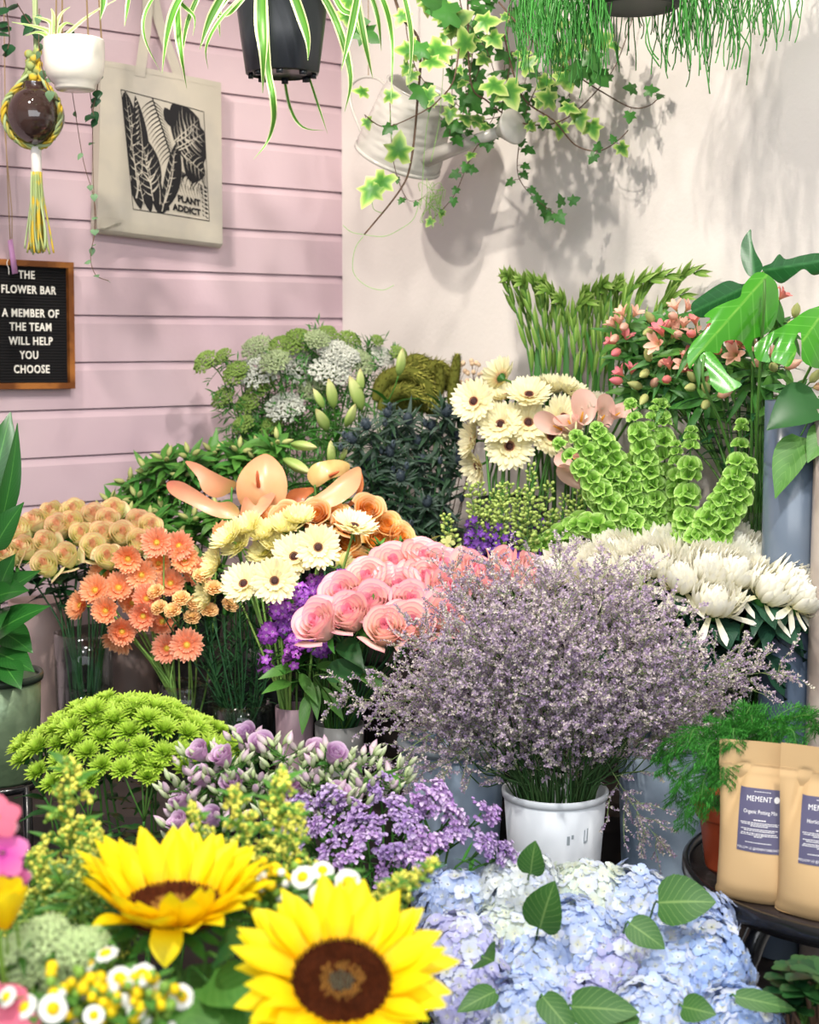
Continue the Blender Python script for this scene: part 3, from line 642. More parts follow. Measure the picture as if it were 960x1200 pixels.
def twist(name, pts, rad, m, parent, n=3, lay=.5):
    sm = smooth([Vector(p) for p in pts], 8); mb = MB()
    for k in range(n):
        q = []
        for i, p in enumerate(sm):
            tt = (sm[min(i + 1, len(sm) - 1)] - sm[max(i - 1, 0)]).normalized(); a = tt.orthogonal().normalized(); b = tt.cross(a); an = i * lay + 2 * pi * k / n
            q.append(p + (a * cos(an) + b * sin(an)) * rad * .75)
        mb.tube(q, rad * .75, 6, m if k else (M_macg if m is M_macy else m))
    lpart(name, mb, parent)
for a in (R(-25), R(-155), R(65), R(155)):
    d = Vector((cos(a), sin(a), 0)); q = gr + .004
    twist('cord', [bot] + [gc + d * q * sin(th) + Vector((0, 0, -q * cos(th))) for th in (.5, 1.0, 1.5, 2.0, 2.45)] + [gc + Vector((0, 0, gr * 1.35)) + d * .016, gc + Vector((0, 0, gr * 2.1)) + d * .004], .0042, M_macy, t)
kp = gc + Vector((.0, 0, gr * 1.45))
mb = MB()
for k in range(14):
    a = k * 2.4; mb.ball(kp + Vector((.009 * cos(a), .008 * sin(a), -.02 + .0045 * k)), .0095, M_macy, 7, 5)
lpart('knot', mb, t)
twist('cord', [gc + Vector((0, 0, gr * 1.9)), gc + Vector((.006, 0, gr * 2.8)), Vector((gc.x + .008, gc.y, CEIL))], .0042, M_macg, t)
mb = MB(); bl = rpx(27, 3.1); mb.lathe([(.0, .003), (.0095, .002), (.0105, -.004), (.0105, -bl), (.0085, -bl - .002)], 18, M_wood); part('bead', mb.mesh('bead'), t, T(bot - Vector((0, 0, .0))))
tb0 = bot - Vector((0, 0, bl)); mb = MB(); L = rpx(92, 3.1)
for k in range(34):
    a = k * 2.4; rr = .010 * math.sqrt(k / 34); o = Vector((rr * cos(a), rr * sin(a), 0)); sp_ = U(1.5, 2.6)
    pts = [tb0 + o, tb0 + o * 1.3 + Vector((0, 0, -L * .3)), tb0 + o * sp_ + Vector((U(-.004, .004), 0, -L * .7)), tb0 + o * sp_ * 1.15 + Vector((U(-.006, .006), 0, -L * U(.93, 1.03)))]
    mb.tube(smooth(pts, 3), .0021, 5, M_macy if k % 3 else M_macg)
lpart('tassel', mb, t)
# little pink tag on a string over the letter board
tp = WL(8, 100, .06)
t = thing('price_tag', 'small purple pink tag on a string over the corner of the letter board', 'tag', WL(10, 280, .036)); mb = MB()
mb.tube([WL(4, -60, .05), WL(6, 140, .05), WL(10, 240, .04), WL(12, 283, .036)], .0013, 5, M_rope); mb.tube([WL(5, 150, .05), WL(14, 250, .04), WL(14, 285, .036)], .0011, 5, M_rope); lpart('string', mb, t)
M_tag = mat('pink_card', '#c58fc0', .6); mb = MB()
pc = [WL(9, 282, .036), WL(14, 280, .036), WL(20.5, 320, .036), WL(14, 321.5, .036)]
mb.add(pc + [p + LN * .0025 for p in pc], [(0, 1, 2, 3), (7, 6, 5, 4), (0, 4, 5, 1), (1, 5, 6, 2), (2, 6, 7, 3), (3, 7, 4, 0)], M_tag); lpart('card', mb, t)
mb = MB(); mb.tube(smooth([WL(9.5, 304, .037), WL(8, 309, .037), WL(10, 314, .037), WL(10.5, 322, .037)], 3), .0009, 4, M_letter); lpart('clip', mb, t)

# spider plant in a black nursery pot
SPY = 2.85
c0 = P(331, 88, SPY); sr = rpx(59, SPY); sb = rpx(42, SPY); sh = rpx(150, SPY)
M_nurs = mat('black_nursery_pot', '#23262c', .35, .45)
t = thing('spider_plant', 'spider plant with cream striped leaves in a black nursery pot hung from the ceiling', 'plant', c0); mb = MB(); seg = 48
def rip(k, z): return 1 + .018 * (1 if (k // 3) % 2 else -1) * (z < .75)
prof = [(0, .004), (sb * .9, .004), (sb * .93, 0), (sb, .003), (sb + (sr - sb) * .35, sh * .3), (sb + (sr - sb) * .7, sh * .62), (sr * .97, sh * .66), (sr * 1.0, sh * .67), (sr * 1.03, sh * .95), (sr * 1.08, sh * .96), (sr * 1.08, sh), (sr * 1.02, sh), (sr * .98, sh * .7), (0, sh * .65)]
vs = []; 
for r_, z in prof:
    for k in range(seg): a = 2 * pi * k / seg; q = r_ * rip(k, z / sh); vs.append((q * cos(a), q * sin(a), z))
mb.add(vs, [(i * seg + k, i * seg + (k + 1) % seg, (i + 1) * seg + (k + 1) % seg, (i + 1) * seg + k) for i in range(len(prof) - 1) for k in range(seg)], M_nurs)
part('nursery_pot', mb.mesh('nursery_pot'), t, T(c0))
mb = MB()
for a in range(0, 360, 45): 
    d = Vector((cos(R(a)), sin(R(a)), 0)); mb.box((-.006, -.004, -.006), (.006, .004, .004), M_nurs, T(d * sb * .86) @ Rz(R(a + 90)))
part('pot_foot', mb.mesh('pot_foot'), t, T(c0))
mb = MB(); mb.lathe([(sr * .95, sh * .9), (0, sh * .94)], 24, M_soil); part('soil', mb.mesh('soil'), t, T(c0))
for a in (0, 120, 240):
    e = c0 + Vector((cos(R(a)) * sr * 1.04, sin(R(a)) * sr * 1.04, sh)); hangs('hanging_wire', Vector((c0.x, c0.y, CEIL)), t, e, .0015, M_dark)
sleaves = [([(307, -30), (307, 20), (309, 60), (308, 109)], 16, 2.43), ([(310, -20), (314, 76), (320, 113), (321, 142), (313, 167), (297, 187)], 8, 2.46), ([(335, -30), (350, 8), (361, 45), (361, 71)], 12, 2.43),
 ([(200, -30), (172, 12), (170, 45), (188, 84)], 5, 2.5), ([(230, -30), (207, 6), (196, 42), (190, 86)], 10, 2.45), ([(208, -30), (209, 30), (213, 66), (219, 104)], 9, 2.47), ([(240, -20), (220, 25), (213, 70)], 6, 2.5), ([(270, -20), (247, 20), (234, 58)], 10, 2.45),
 ([(290, -10), (258, 24), (242, 55), (244, 81)], 5, 2.44), ([(262, -10), (257, 20), (258, 44)], 5, 2.52), ([(370, -20), (396, 30), (411, 90), (404, 131)], 9, 2.5), ([(332, 80), (340, 125), (355, 149), (381, 153)], 4, 2.62), ([(362, 90), (374, 127), (384, 157)], 3, 2.62),
 ([(120, -30), (121, 2), (117, 24)], 8, 2.5), ([(156, -30), (150, 8), (146, 31)], 6, 2.52), ([(425, -30), (449, 0), (460, 50), (458, 119)], 7, 2.5), ([(415, -20), (427, 48), (437, 92)], 8, 2.6), ([(470, -20), (482, 40), (479, 106)], 6, 2.6), ([(420, -10), (411, 35), (400, 83)], 9, 2.45), ([(430, -20), (443, 20), (447, 60)], 6, 2.6),
 ([(300, -20), (275, 10), (262, 18), (248, 12)], 7, 2.44), ([(220, -30), (211, 0), (228, 20), (226, 42)], 5, 2.48), ([(290, -30), (262, 2), (250, 26)], 8, 2.46), ([(385, -20), (400, 10), (415, 20), (425, 50)], 7, 2.48)]
ml = MB()
for pl, wpx, Yl in sleaves:
    n = len(pl); Yl += .3; wv = rpx(wpx, Yl)
    ml.ribbon([P(x, y, Yl + U(-.01, .01) * i) for i, (x, y) in enumerate(pl)], lambda u, wv=wv: wv * (.75 + .5 * sin(pi * min(1, u + .15))) * max(.08, 1 - max(0, (u - .45) / .55) ** 1.6) * .85, M_spider, ref=(U(-.5, .5), -1, .2), fold=.45, r=U(0, 1), nv=6, sub=5)
lpart('foliage', ml, t)

# ivy in a pale grey pot
IVY = 2.95
M_ivy = mat('variegated_ivy_leaf', '#4d8a36', .4, .4, trans=.22, ramp=[(0, '#3a752b'), (.45, '#508c36'), (.68, '#7fab4a'), (.88, '#aec570'), (1, '#c3d288')], chan=0, var=.4)
M_ivyd = mat('plain_ivy_leaf', '#3d7530', .4, .4, trans=.15, var=.45)
def ivyleaf(mb, p, d, L, m, up=None):
    """five lobed leaf; attribute 0 runs from the middle to the margin"""
    d = Vector(d).normalized(); u = Vector(up or (U(-.4, .4), -1, U(.1, .8))); s = u.cross(d)
    s = s.normalized() if s.length > 1e-3 else d.orthogonal().normalized(); n = d.cross(s)
    out = [(0, .03), (-.20, .20), (-.10, .48), (.20, .36), (.42, .58), (.50, .28), (.72, .22), (1.0, 0)]
    pts = [(x * L, y * L) for x, y in out] + [(x * L, -y * L) for x, y in out[-2::-1]]; r = U(0, 1); c = (.30 * L, 0)
    ring = lambda k: [(c[0] + (x - c[0]) * k, c[1] + (y - c[1]) * k) for x, y in pts]
    droop = lambda x, y: -.16 * abs(y) - .25 * x * x / L + .02 * L * sin(x / L * 9 + y / L * 7)
    vs, at = [], []
    for k in (.5, .84, 1.0):
        for x, y in ring(k): vs.append(Vector(p) + d * x + s * y + n * droop(x, y)); at.append((k, 0, r, 1))
    vs.append(Vector(p) + d * c[0] + n * droop(*c)); at.append((0, 0, r, 1)); K = len(pts)
    fs = [(k, (k + 1) % K, 3 * K) for k in range(K)] + [(a * K + k, (a + 1) * K + k, (a + 1) * K + (k + 1) % K, a * K + (k + 1) % K) for a in (0, 1) for k in range(K)]
    mb.add(vs, fs, m, at)
ic = P(462, -60, 3.2)
t = thing('trailing_ivy', 'variegated ivy trailing long brown stems over the white watering can', 'plant', ic)
mb = MB(); mb.lathe([(0, 0), (.05, 0), (.075, .12), (.078, .13), (.072, .13), (.066, .1), (0, .1)], 32, M_greypot); part('pot', mb.mesh('pot'), t, T(ic))
mb = MB(); mb.tube([ic + Vector((0, 0, .12)), Vector((ic.x, ic.y, CEIL))], .0015, 6, M_dark); lpart('hanging_wire', mb, t)
ivines = [ # pixels, Y, radius, number of leaves, leaf length px, pale share
 ([(458, -20), (470, 20), (492, 51), (489, 122), (481, 193), (466, 227), (427, 275)], 2.90, .0030, 0, 0, 0),
 ([(540, 40), (532, 93), (515, 116), (495, 133), (452, 149), (427, 133)], 2.85, .0017, 5, 17, .8),
 ([(548, -10), (551, 96), (571, 119), (605, 142), (637, 146), (664, 139), (694, 112), (722, 76), (742, 20)], 2.95, .0019, 9, 20, .4),
 ([(590, 40), (611, 112), (649, 142), (675, 169), (701, 178), (724, 165), (737, 152)], 2.9, .0018, 4, 18, .7),
 ([(585, 0), (634, 60), (679, 90), (709, 109), (739, 127), (761, 124), (774, 112)], 2.9, .0017, 4, 20, .5),
 ([(630, 100), (617, 130), (608, 170), (608, 204), (625, 229), (653, 252)], 3.0, .0013, 15, 17, 0),
 ([(600, 60), (583, 153), (560, 170), (546, 198), (532, 229), (506, 258)], 3.0, .0013, 16, 14, .25),
 ([(520, -20), (528, 40), (530, 100), (527, 160)], 3.0, .0012, 12, 19, .2), ([(560, -20), (556, 40), (548, 110), (538, 150)], 3.0, .0012, 14, 21, .35), ([(600, -20), (596, 30), (590, 90), (577, 140), (560, 150)], 3.0, .0012, 14, 22, .4),
 ([(640, -20), (648, 30), (655, 75), (640, 110)], 2.92, .0014, 12, 24, .55), ([(535, -20), (545, 20), (570, 60), (585, 110)], 2.95, .0012, 12, 22, .2), ([(575, -20), (570, 50), (555, 100)], 3.02, .0012, 12, 21, .1),
 ([(500, -20), (512, 20), (540, 40)], 2.9, .0012, 7, 24, .8), ([(690, 20), (690, 60), (680, 90)], 2.95, .0012, 9, 20, .5), ([(670, -10), (668, 40), (668, 75), (667, 115)], 3.0, .001, 6, 20, .3),
 ([(480, -20), (476, 30), (486, 76), (500, 100)], 2.87, .0012, 6, 24, .85), ([(457, 120), (460, 180), (468, 215), (480, 235), (500, 230)], 2.95, .0009, 4, 10, .2), ([(552, 150), (545, 100), (541, 50)], 3.05, .0009, 9, 13, 0), ([(610, -20), (620, 60), (612, 110)], 3.02, .001, 12, 20, .15), ([(660, 60), (700, 20), (725, 5)], 3.0, .0014, 3, 18, .4),
 ([(612, 130), (560, 140), (530, 120), (525, 150)], 3.06, .001, 8, 15, 0)]
extra = {0: [((466, 186), (.1, -.3, .9), 32, 1), ((452, 205), (-.5, -.3, -.8), 32, 1), ((440, 214), (-.6, -.3, -.9), 34, 1), ((494, 100), (.3, -.5, -.8), 34, 0), ((486, 60), (-.9, -.4, .1), 26, 1), ((430, 108), (-.9, -.3, .2), 18, 1), ((452, 112), (.9, -.4, .0), 18, 1)],
         2: [((660, 84), (.2, -.5, -.6), 30, 1), ((664, 60), (.8, -.4, .3), 24, 1)], 3: [((650, 118), (-.6, -.4, .2), 26, 1), ((660, 124), (.8, -.3, -.2), 22, 1), ((678, 132), (.1, -.4, -.9), 24, 1), ((692, 143), (.3, -.4, -.9), 24, 1), ((700, 176), (.3, 0, .9), 12, 0), ((720, 166), (-.4, 0, .9), 10, 0)],
         4: [((745, 104), (-.8, -.4, .1), 16, 0), ((757, 106), (.8, -.4, .1), 16, 0), ((695, 50), (.9, -.4, .3), 26, 1), ((684, 76), (-.5, -.4, -.5), 28, 0), ((694, 82), (.6, -.4, -.6), 28, 0), ((690, 60), (.3, -.4, -.7), 28, 0)],
         5: [((653, 250), (.5, -.4, -.8), 16, 0), ((659, 240), (-.2, -.4, .9), 14, 0), ((668, 236), (.8, -.3, .3), 13, 0)],
         13: [((524, 30), (.8, -.4, .35), 34, 1), ((520, 52), (-.5, -.5, -.5), 38, 1), ((548, 60), (-.2, -.6, .8), 32, 1), ((560, 26), (.9, -.4, .1), 28, 1), ((574, 40), (.5, -.5, -.6), 24, 1), ((572, 96), (.7, -.5, -.4), 30, 1), ((592, 98), (.4, -.6, -.9), 36, 1), ((612, 80), (.6, -.5, .5), 24, 1)],
         16: [((403, 5), (.6, -.5, .4), 26, 1), ((410, 28), (.9, -.4, .1), 24, 0), ((420, 34), (.9, -.4, -.5), 30, 0), ((405, 14), (.3, -.5, -.9), 22, 1), ((535, 16), (-.9, -.4, .1), 36, 0), ((520, 8), (-.8, -.5, .3), 30, 0), ((500, 58), (-.9, -.3, .0), 24, 0), ((498, 70), (.9, -.4, -.2), 26, 1)]}
for k, (pl, Yv, rad, nl, lp, pale) in enumerate(ivines):
    Yv += .27; rad *= 1.1
    sm = smooth([P(x, y, Yv) + Vector((0, U(-.02, .02), 0)) for x, y in pl], 6); mb = MB(); mb.tube(sm, [rad * (1 - .5 * i / len(sm)) for i in range(len(sm))], 6, M_brownstem); o = lpart('vine', mb, t)
    if nl or k in extra:
        ml = MB()
        for j in range(nl):
            i = min(len(sm) - 1, int((j + U(.1, .9)) / nl * len(sm))); p = sm[i]; d = Vector((U(-1, 1), U(-.8, .1), U(-1, .35))).normalized()
            q = p + d * U(.004, .016); ml.tube([p, q], .0007, 4, M_brownstem, cap=False); ivyleaf(ml, q, d + Vector((0, 0, -.5)), rpx(lp, Yv) * U(.6, 1.0), M_ivy if U(0, 1) < pale else M_ivyd)
        for (x, y), d, lp2, v in extra.get(k, ()): ivyleaf(ml, P(x, y, Yv - .03), d, rpx(lp2, Yv), M_ivy if v else M_ivyd)
        lpart('foliage', ml, o)
mb = MB()
for pl in ([(402, 264), (412, 272), (427, 275), (450, 277), (470, 268), (485, 256), (492, 235)], [(426, 277), (416, 292), (414, 318), (428, 334), (448, 340), (462, 334)], [(436, 230), (438, 245), (450, 250)], [(458, 130), (457, 150), (462, 175)], [(508, 110), (500, 150), (496, 200), (494, 240)], [(521, 60), (515, 140), (505, 190)]):
    mb.tube(smooth([P(x, y, 3.2) for x, y in pl], 5), .0008, 4, G_steml)
lpart('tendril', mb, t)
t = thing('air_plant', 'tiny curly grass tuft tangled in the ivy under the watering can', 'plant', P(505, 235, 3.25)); mb = MB()
for k in range(34):
    a = U(0, 2 * pi); d = Vector((cos(a), U(-.5, .5), sin(a))); p = P(504 + U(-4, 4), 232 + U(-14, 14), 3.25); mb.tube(smooth([p, p + d * .018, p + d * .026 + Vector((0, 0, U(-.02, .01))), p + d * .022 + Vector((0, 0, -.02))], 3), .0007, 4, G_steml)
lpart('foliage', mb, t)

# thin green hanging cactus in a dark pot
RY = 2.75
rc = P(744, 10, RY)
t = thing('hanging_rhipsalis', 'mass of thin bright green hanging stems in a dark pot near the ceiling', 'plant', rc); mb = MB(); rr = rpx(54, RY)
mb.lathe([(0, .002), (rr * .84, .002), (rr * .90, 0), (rr * .96, .004), (rr * 1.25, .13), (rr * 1.3, .135), (rr * 1.22, .135), (rr * 1.15, .11), (0, .11)], 40, M_dark); part('pot', mb.mesh('pot'), t, T(rc))
mb = MB(); mb.tube([rc + Vector((0, 0, .13)), Vector((rc.x, rc.y, CEIL))], .0015, 6, M_dark); lpart('hanging_wire', mb, t)
M_rhip = mat('thin_green_stem', '#3f8a34', .45, .4, var=.6); mb = MB()
for k in range(430):
    a = U(0, 2 * pi); out = rr * U(1.15, 1.9); x0 = rc.x + rr * 1.15 * cos(a); y0 = rc.y + rr * 1.15 * sin(a); 
    if k < 170: # the dense curtain over the ivy
        xe = P(U(610, 715), 0, RY).x + U(-.01, .01); ye = RY + U(-.14, .14); ze = P(480, U(25, 92), RY).z; x0 = xe + U(-.02, .05)
    elif k < 300:
        xe = P(U(775, 925), 0, RY).x; ye = RY + U(-.14, .14); fx = (xe * FPX / RY + 480); ze = P(480, U(5, 62 if fx > 860 else 90), RY).z; x0 = xe + U(-.08, .02)
    else:
        xe = rc.x + out * cos(a); ye = rc.y + out * sin(a); ze = P(480, U(-10, 70) if abs(cos(a)) < .6 or U(0, 1) < .7 else U(40, 108), RY).z
        if abs(xe - rc.x) < rr * .9 and ye < rc.y: ze = P(480, U(-40, 5), RY).z
    top_ = Vector(((x0 + rc.x * .3) / 1.3, (y0 + ye) / 2, rc.z + .13 + U(0, .06))); e = Vector((xe, ye, ze)); mid = Vector((xe + U(-.02, .02), ye, (top_.z * .45 + ze * .55)))
    q = Vector((xe + U(-.008, .008), ye, ze * .7 + mid.z * .3)); mb.tube(smooth([top_, mid, q, e], 2), .0013, 3, M_rhip, U(0, 1), cap=False)
for pl in ([(757, 20), (762, 55), (772, 70)], [(762, 20), (757, 50), (773, 78)], [(790, 10), (784, 45), (781, 84)], [(800, 10), (806, 50), (810, 76)], [(830, 10), (825, 50), (832, 110)], [(846, 10), (868, 40), (879, 60), (875, 100)], [(870, 10), (880, 40), (876, 88)], [(925, 0), (927, 20), (925, 36)], [(905, 0), (909, 20), (911, 40)]):
    mb.tube(smooth([P(x, y, RY - .1) for x, y in pl], 4), .0014, 4, M_rhip, U(0, .4))
tag(lpart('foliage', mb, t), kind='stuff')

# white watering can on the right wall
M_can = mat('glossy_white_enamel', '#bdbab4', .25, .5, coat=.3)
ca, cb = WR(477, 118, .215), WR(470, 188, .215); cc = ca.lerp(cb, .5); axis = (WR(494, 107, .215) - WR(466, 186, .215)).normalized(); chh = (WR(494, 107, .215) - WR(466, 186, .215)).length
base = WR(466, 186, .215); side = (RU - axis * RU.dot(axis)).normalized(); nrm = axis.cross(side)
MC = Matrix(((side.x, nrm.x, axis.x, base.x), (side.y, nrm.y, axis.y, base.y), (side.z, nrm.z, axis.z, base.z), (0, 0, 0, 1)))
t = thing('watering_can', 'white enamel watering can with pressed diamonds hanging on the white wall', 'watering can', base); rb_ = .098; rt_ = .078
seg, nz = 48, 34; mb = MB(); vs = []
def emb(a, z):
    x = a * 5 / pi * 2; y = z * 4.2; d = min(abs(((x + y) % 2) - 1), abs(((x - y) % 2) - 1)); return -.0045 * max(0, 1 - d / .16) + .003
for i in range(nz + 1):
    z = i / nz
    for k in range(seg):
        a = 2 * pi * k / seg; r_ = rb_ + (rt_ - rb_) * z + (emb(a, z) if .06 < z < .9 else 0); vs.append((r_ * cos(a), r_ * sin(a), z * chh))
mb.add(vs, [(i * seg + k, i * seg + (k + 1) % seg, (i + 1) * seg + (k + 1) % seg, (i + 1) * seg + k) for i in range(nz) for k in range(seg)], M_can)
mb.lathe([(0, .003), (rb_ * .93, .003), (rb_ * .96, -.003), (rb_ + .003, -.002), (rb_ + .003, .004), (rb_, .006)], seg, M_can)
mb.lathe([(rt_, chh), (rt_ + .004, chh + .003), (rt_ - .002, chh + .004), (rt_ - .003, chh - .01), (rt_ - .002, chh * .3), (0, chh * .25)], seg, M_can)
part('can_body', mb.mesh('can_body'), t, MC); Mi = MC.inverted()
sp0 = Vector((rb_ * .93, 0, .045)); spt = Mi @ WR(597, 150, .215)
mb = MB(); pts = [sp0, sp0.lerp(spt, .5), sp0.lerp(spt, .93)]; mb.tube(pts, [.019, .014, .011], 16, M_can); part('spout', mb.mesh('spout'), t, MC)
d = (spt - sp0).normalized(); mb = MB(); Mr = face(sp0.lerp(spt, .88), d); mb.lathe([(.011, 0), (.014, .006), (.036, .040), (.037, .043), (.034, .047), (0, .052)], 28, M_can, Mr); part('rose', mb.mesh('rose'), t, MC)
mb = MB(); mb.tube([Vector((rt_ * .9, 0, chh * .9)), sp0.lerp(spt, .55)], .003, 8, M_can); part('brace', mb.mesh('brace'), t, MC)
mb = MB(); hpts = [Mi @ WR(x, y, .215) for x, y in ((425, 158), (412, 125), (411, 102), (424, 91), (442, 92), (456, 104))]; mb.tube(smooth(hpts, 5), .0035, 8, M_can); part('handle', mb.mesh('handle'), t, MC)
mb = MB()
mb.tube([WR(432, 91, .215), Vector((WR(432, 91, .215).x, WR(432, 91, .215).y, CEIL))], .0011, 5, M_rope); lpart('cord', mb, t)
# ================================================================ bloom meshes
def cache(fn):
    store = {}
    def f(*k):
        if k not in store: store[k] = fn(*k)
        return store[k]
    return f
M_cream = mat('cream_gerbera_petal', '#f6f0c4', .5, .3, trans=.3, ramp=[(0, '#d98a72'), (.22, '#f3dda6'), (.4, '#f6efc2'), (1, '#f8f3d2')], var=.16)
M_crwhite = mat('ivory_gerbera_petal', '#fbf7dc', .5, .3, trans=.3, ramp=[(0, '#e5a77a'), (.16, '#f2e0a0'), (.35, '#f4ebb8'), (1, '#f6efca')], var=.1)
M_green_cream = mat('pale_yellow_gerbera_petal', '#f0eaa2', .5, .3, trans=.3, ramp=[(0, '#c9cf6a'), (.3, '#efe699'), (1, '#f5efb8')], var=.2)
M_peach = mat('orange_gerbera_petal', '#f6935c', .5, .3, trans=.3, ramp=[(0, '#f08a48'), (.35, '#f5985f'), (.75, '#f8ae80'), (1, '#fac49e')], var=.18, rnd=.22)
M_eye = mat('dark_gerbera_eye', '#3a1d1c', .8); M_ring = mat('maroon_ring', '#8a4638', .7); M_yeye = mat('yellow_orange_eye', '#e8a53a', .7, var=.4); M_geye = mat('lime_eye', '#c9bf4e', .7)
@cache
def gerbera(kind, v):
    rg = random.Random(v * 13 + 5); mb = MB()
    pm, eye, ring = {'cream': (M_cream, M_eye, M_ring), 'white': (M_crwhite, M_eye, M_ring), 'peach': (M_peach, M_geye, M_yeye), 'lemon': (M_green_cream, M_geye, M_geye)}[kind]
    n = 27; cupb = (-.06, .10, .32)[v % 3]
    for lay, (r0, L, W, e, m) in enumerate(((.15, .86, .215, .14 + cupb, n), (.13, .78, .195, .28 + cupb, n - 3), (.12, .42, .14, .5 + cupb, 18))):
        for k in range(m):
            a = 2 * pi * (k + .5 * lay) / m + rg.uniform(-.06, .06); Lk = L * rg.uniform(.9, 1.06)
            mb.petal(Rz(a) @ T((r0, 0, .05 + .015 * lay)), Lk, W * rg.uniform(.9, 1.1), strap, e + rg.uniform(-.09, .09), .38 + rg.uniform(-.15, .2), -.35, pm, 5, 2, rg.random())
    pet = mb.mesh('petals'); mb = MB()
    mb.lathe([(.0, .16), (.07, .155), (.13, .13), (.16, .06)], 18, eye)
    for k in range(26):
        a = 2 * pi * k / 26; mb.ball((.175 * cos(a), .175 * sin(a), .115), (.024, .024, .035), ring, 5, 3, rg.random())
    if kind in ('peach', 'lemon'):
        for k in range(40): a = k * 2.4; r = .13 * math.sqrt(k / 40); mb.ball((r * cos(a), r * sin(a), .15), .018, ring, 4, 3, rg.random())
    ey = mb.mesh('flower_eye'); mb = MB()
    mb.lathe([(.045, -.2), (.07, -.16), (.17, -.03), (.22, .06)], 14, G_mid)
    for k in range(14): mb.petal(Rz(2 * pi * k / 14) @ T((.15, 0, -.04)), .16, .06, lance, .5, -.1, .1, G_mid, 2, 2, rg.random())
    return pet, ey, mb.mesh('calyx')

def shell(mb, a, wth, r0, h, base, flare, material, r, nu=8, nv=8, lean=0.0, tipc=.21, ph=0.0):
    """one rose petal wrapped round the axis: bulb radius r0, height h, top flares outwards"""
    def fn(u, v):
        rad = r0 * (.18 + .82 * sin(min(1, u * 1.25) * pi / 2) ** .8) + flare * max(0, u - .55) ** 2 * 3.2
        th = a + v * wth * (.55 + .45 * sin(pi * min(1, u * 1.1) * .5))
        z = base + h * (u - tipc * v * v * u) - flare * .9 * max(0, u - .72) ** 1.5
        rad += .02 * r0 * sin(5 * v + ph) * u + lean * u
        return Vector((rad * cos(th), rad * sin(th), z))
    mb.grid(fn, nu, nv, material, r)
@cache
def rose(kind, v):
    """unit rose, about 1 across when open; kinds differ in how far they have opened"""
    pm = {'yellow': M_yrose, 'orange': M_orose, 'pink': M_prose, 'lilac': M_lrose}[kind]; rg = random.Random(v + 3); mb = MB()
    op = {'yellow': .46, 'orange': .72, 'pink': .66, 'lilac': .6}[kind] * (1, .8, 1.1, .9)[v % 4]; hh = {'yellow': 1.12, 'orange': .78, 'pink': .86, 'lilac': .8}[kind]
    layers = [(3, .07, .00), (3, .13, .02), (4, .20, .07), (4, .28, .14), (5, .36, .24), (5, .43, .38)] if kind != 'lilac' else [(3, .1, .02), (4, .22, .14), (4, .34, .3)]
    N = len(layers)
    for i, (n, r0, fl) in enumerate(layers):
        for k in range(n):
            a = 2 * pi * k / n + i * 1.1 + rg.uniform(-.2, .2)
            shell(mb, a, pi / n * 1.45, r0 * (.72 + .28 * op), hh * ((1.0 - .012 * i if kind == 'yellow' else .84 + .03 * i) + rg.uniform(-.03, .03)), -.02 * i, fl * op, ({'pink': M_prosein, 'orange': M_oroin, 'yellow': M_yroin}.get(kind, pm) if i < 2 else pm), rg.random(), ph=rg.uniform(0, 6))
    if kind in ('yellow', 'pink', 'orange'):
        for k in range(2):
            a = rg.uniform(0, 6.28); shell(mb, a, .62, .45, hh * (.84 if kind != 'yellow' else .62), -.05, .20 + .28 * op, pm, rg.random())
    pet = mb.mesh('petals'); mb = MB()
    mb.lathe([(.03, -.16), (.09, -.13), (.12, -.06), (.16, .03)], 10, G_mid)
    for k in range(5): mb.petal(Rz(2 * pi * k / 5) @ T((.1, 0, -.03)), .5, .16, lance, .35, (-.9, .7)[(k + v) % 2], .2, G_mid, 5, 2, rg.random())
    return pet, mb.mesh('sepals')
M_yrose = mat('peach_edged_yellow_rose', '#f6ecb0', .5, .3, trans=.32, ramp=[(0, '#e2e49a'), (.35, '#f5f0b4'), (.84, '#f9f3c4'), (.95, '#f9e6ba'), (1, '#f6c2a0')], var=.15, rnd=.08)
M_oroin = mat('deep_orange_rose_heart', '#e58a2c', .5, .3, trans=.3, ramp=[(0, '#d9761e'), (1, '#eea348')], var=.2)
M_yroin = mat('peach_rose_heart', '#efbf86', .5, .3, trans=.3, ramp=[(0, '#f4e0a6'), (1, '#f9c8a4')], var=.2)
M_prosein = mat('deep_pink_rose_heart', '#f48fb0', .5, .3, trans=.3, ramp=[(0, '#f07aa4'), (1, '#f7a6bc')], var=.2)
M_orose = mat('apricot_rose', '#f0a445', .5, .3, trans=.28, ramp=[(0, '#d98a28'), (.5, '#f0a540'), (.82, '#f5b556'), (1, '#fbdca6')], var=.25, rnd=.2)
M_prose = mat('pink_edged_rose', '#f4b8a8', .5, .3, trans=.28, ramp=[(0, '#fbd0c0'), (.35, '#fcdccb'), (.80, '#fddfd2'), (.94, '#fbcac8'), (1, '#f6a8ba')], var=.14, rnd=.06)
M_lrose = mat('lilac_lisianthus', '#c39bc4', .5, .3, trans=.3, ramp=[(0, '#e2e2c0'), (.35, '#d4b0d0'), (.8, '#c898c6'), (1, '#ead0e8')], var=.2, rnd=.2)
M_carn = mat('peach_carnation', '#f6b871', .55, .25, trans=.25, ramp=[(0, '#ecc069'), (1, '#fbd096')], var=.2)
@cache
def carnation(v):
    rg = random.Random(v); mb = MB()
    for k in range(26):
        a = k * 2.4; e = .3 + 1.15 * (1 - k / 26); mb.petal(Rz(a) @ T((.08, 0, .3)), .42, .40, lambda u: .25 + .75 * u, e, -.5, .3, M_carn, 5, 6, rg.random(), .12)
    pet = mb.mesh('petals'); mb = MB(); mb.lathe([(.03, -.35), (.1, -.32), (.15, 0), (.17, .32), (.12, .34)], 12, G_mid); return pet, mb.mesh('calyx')
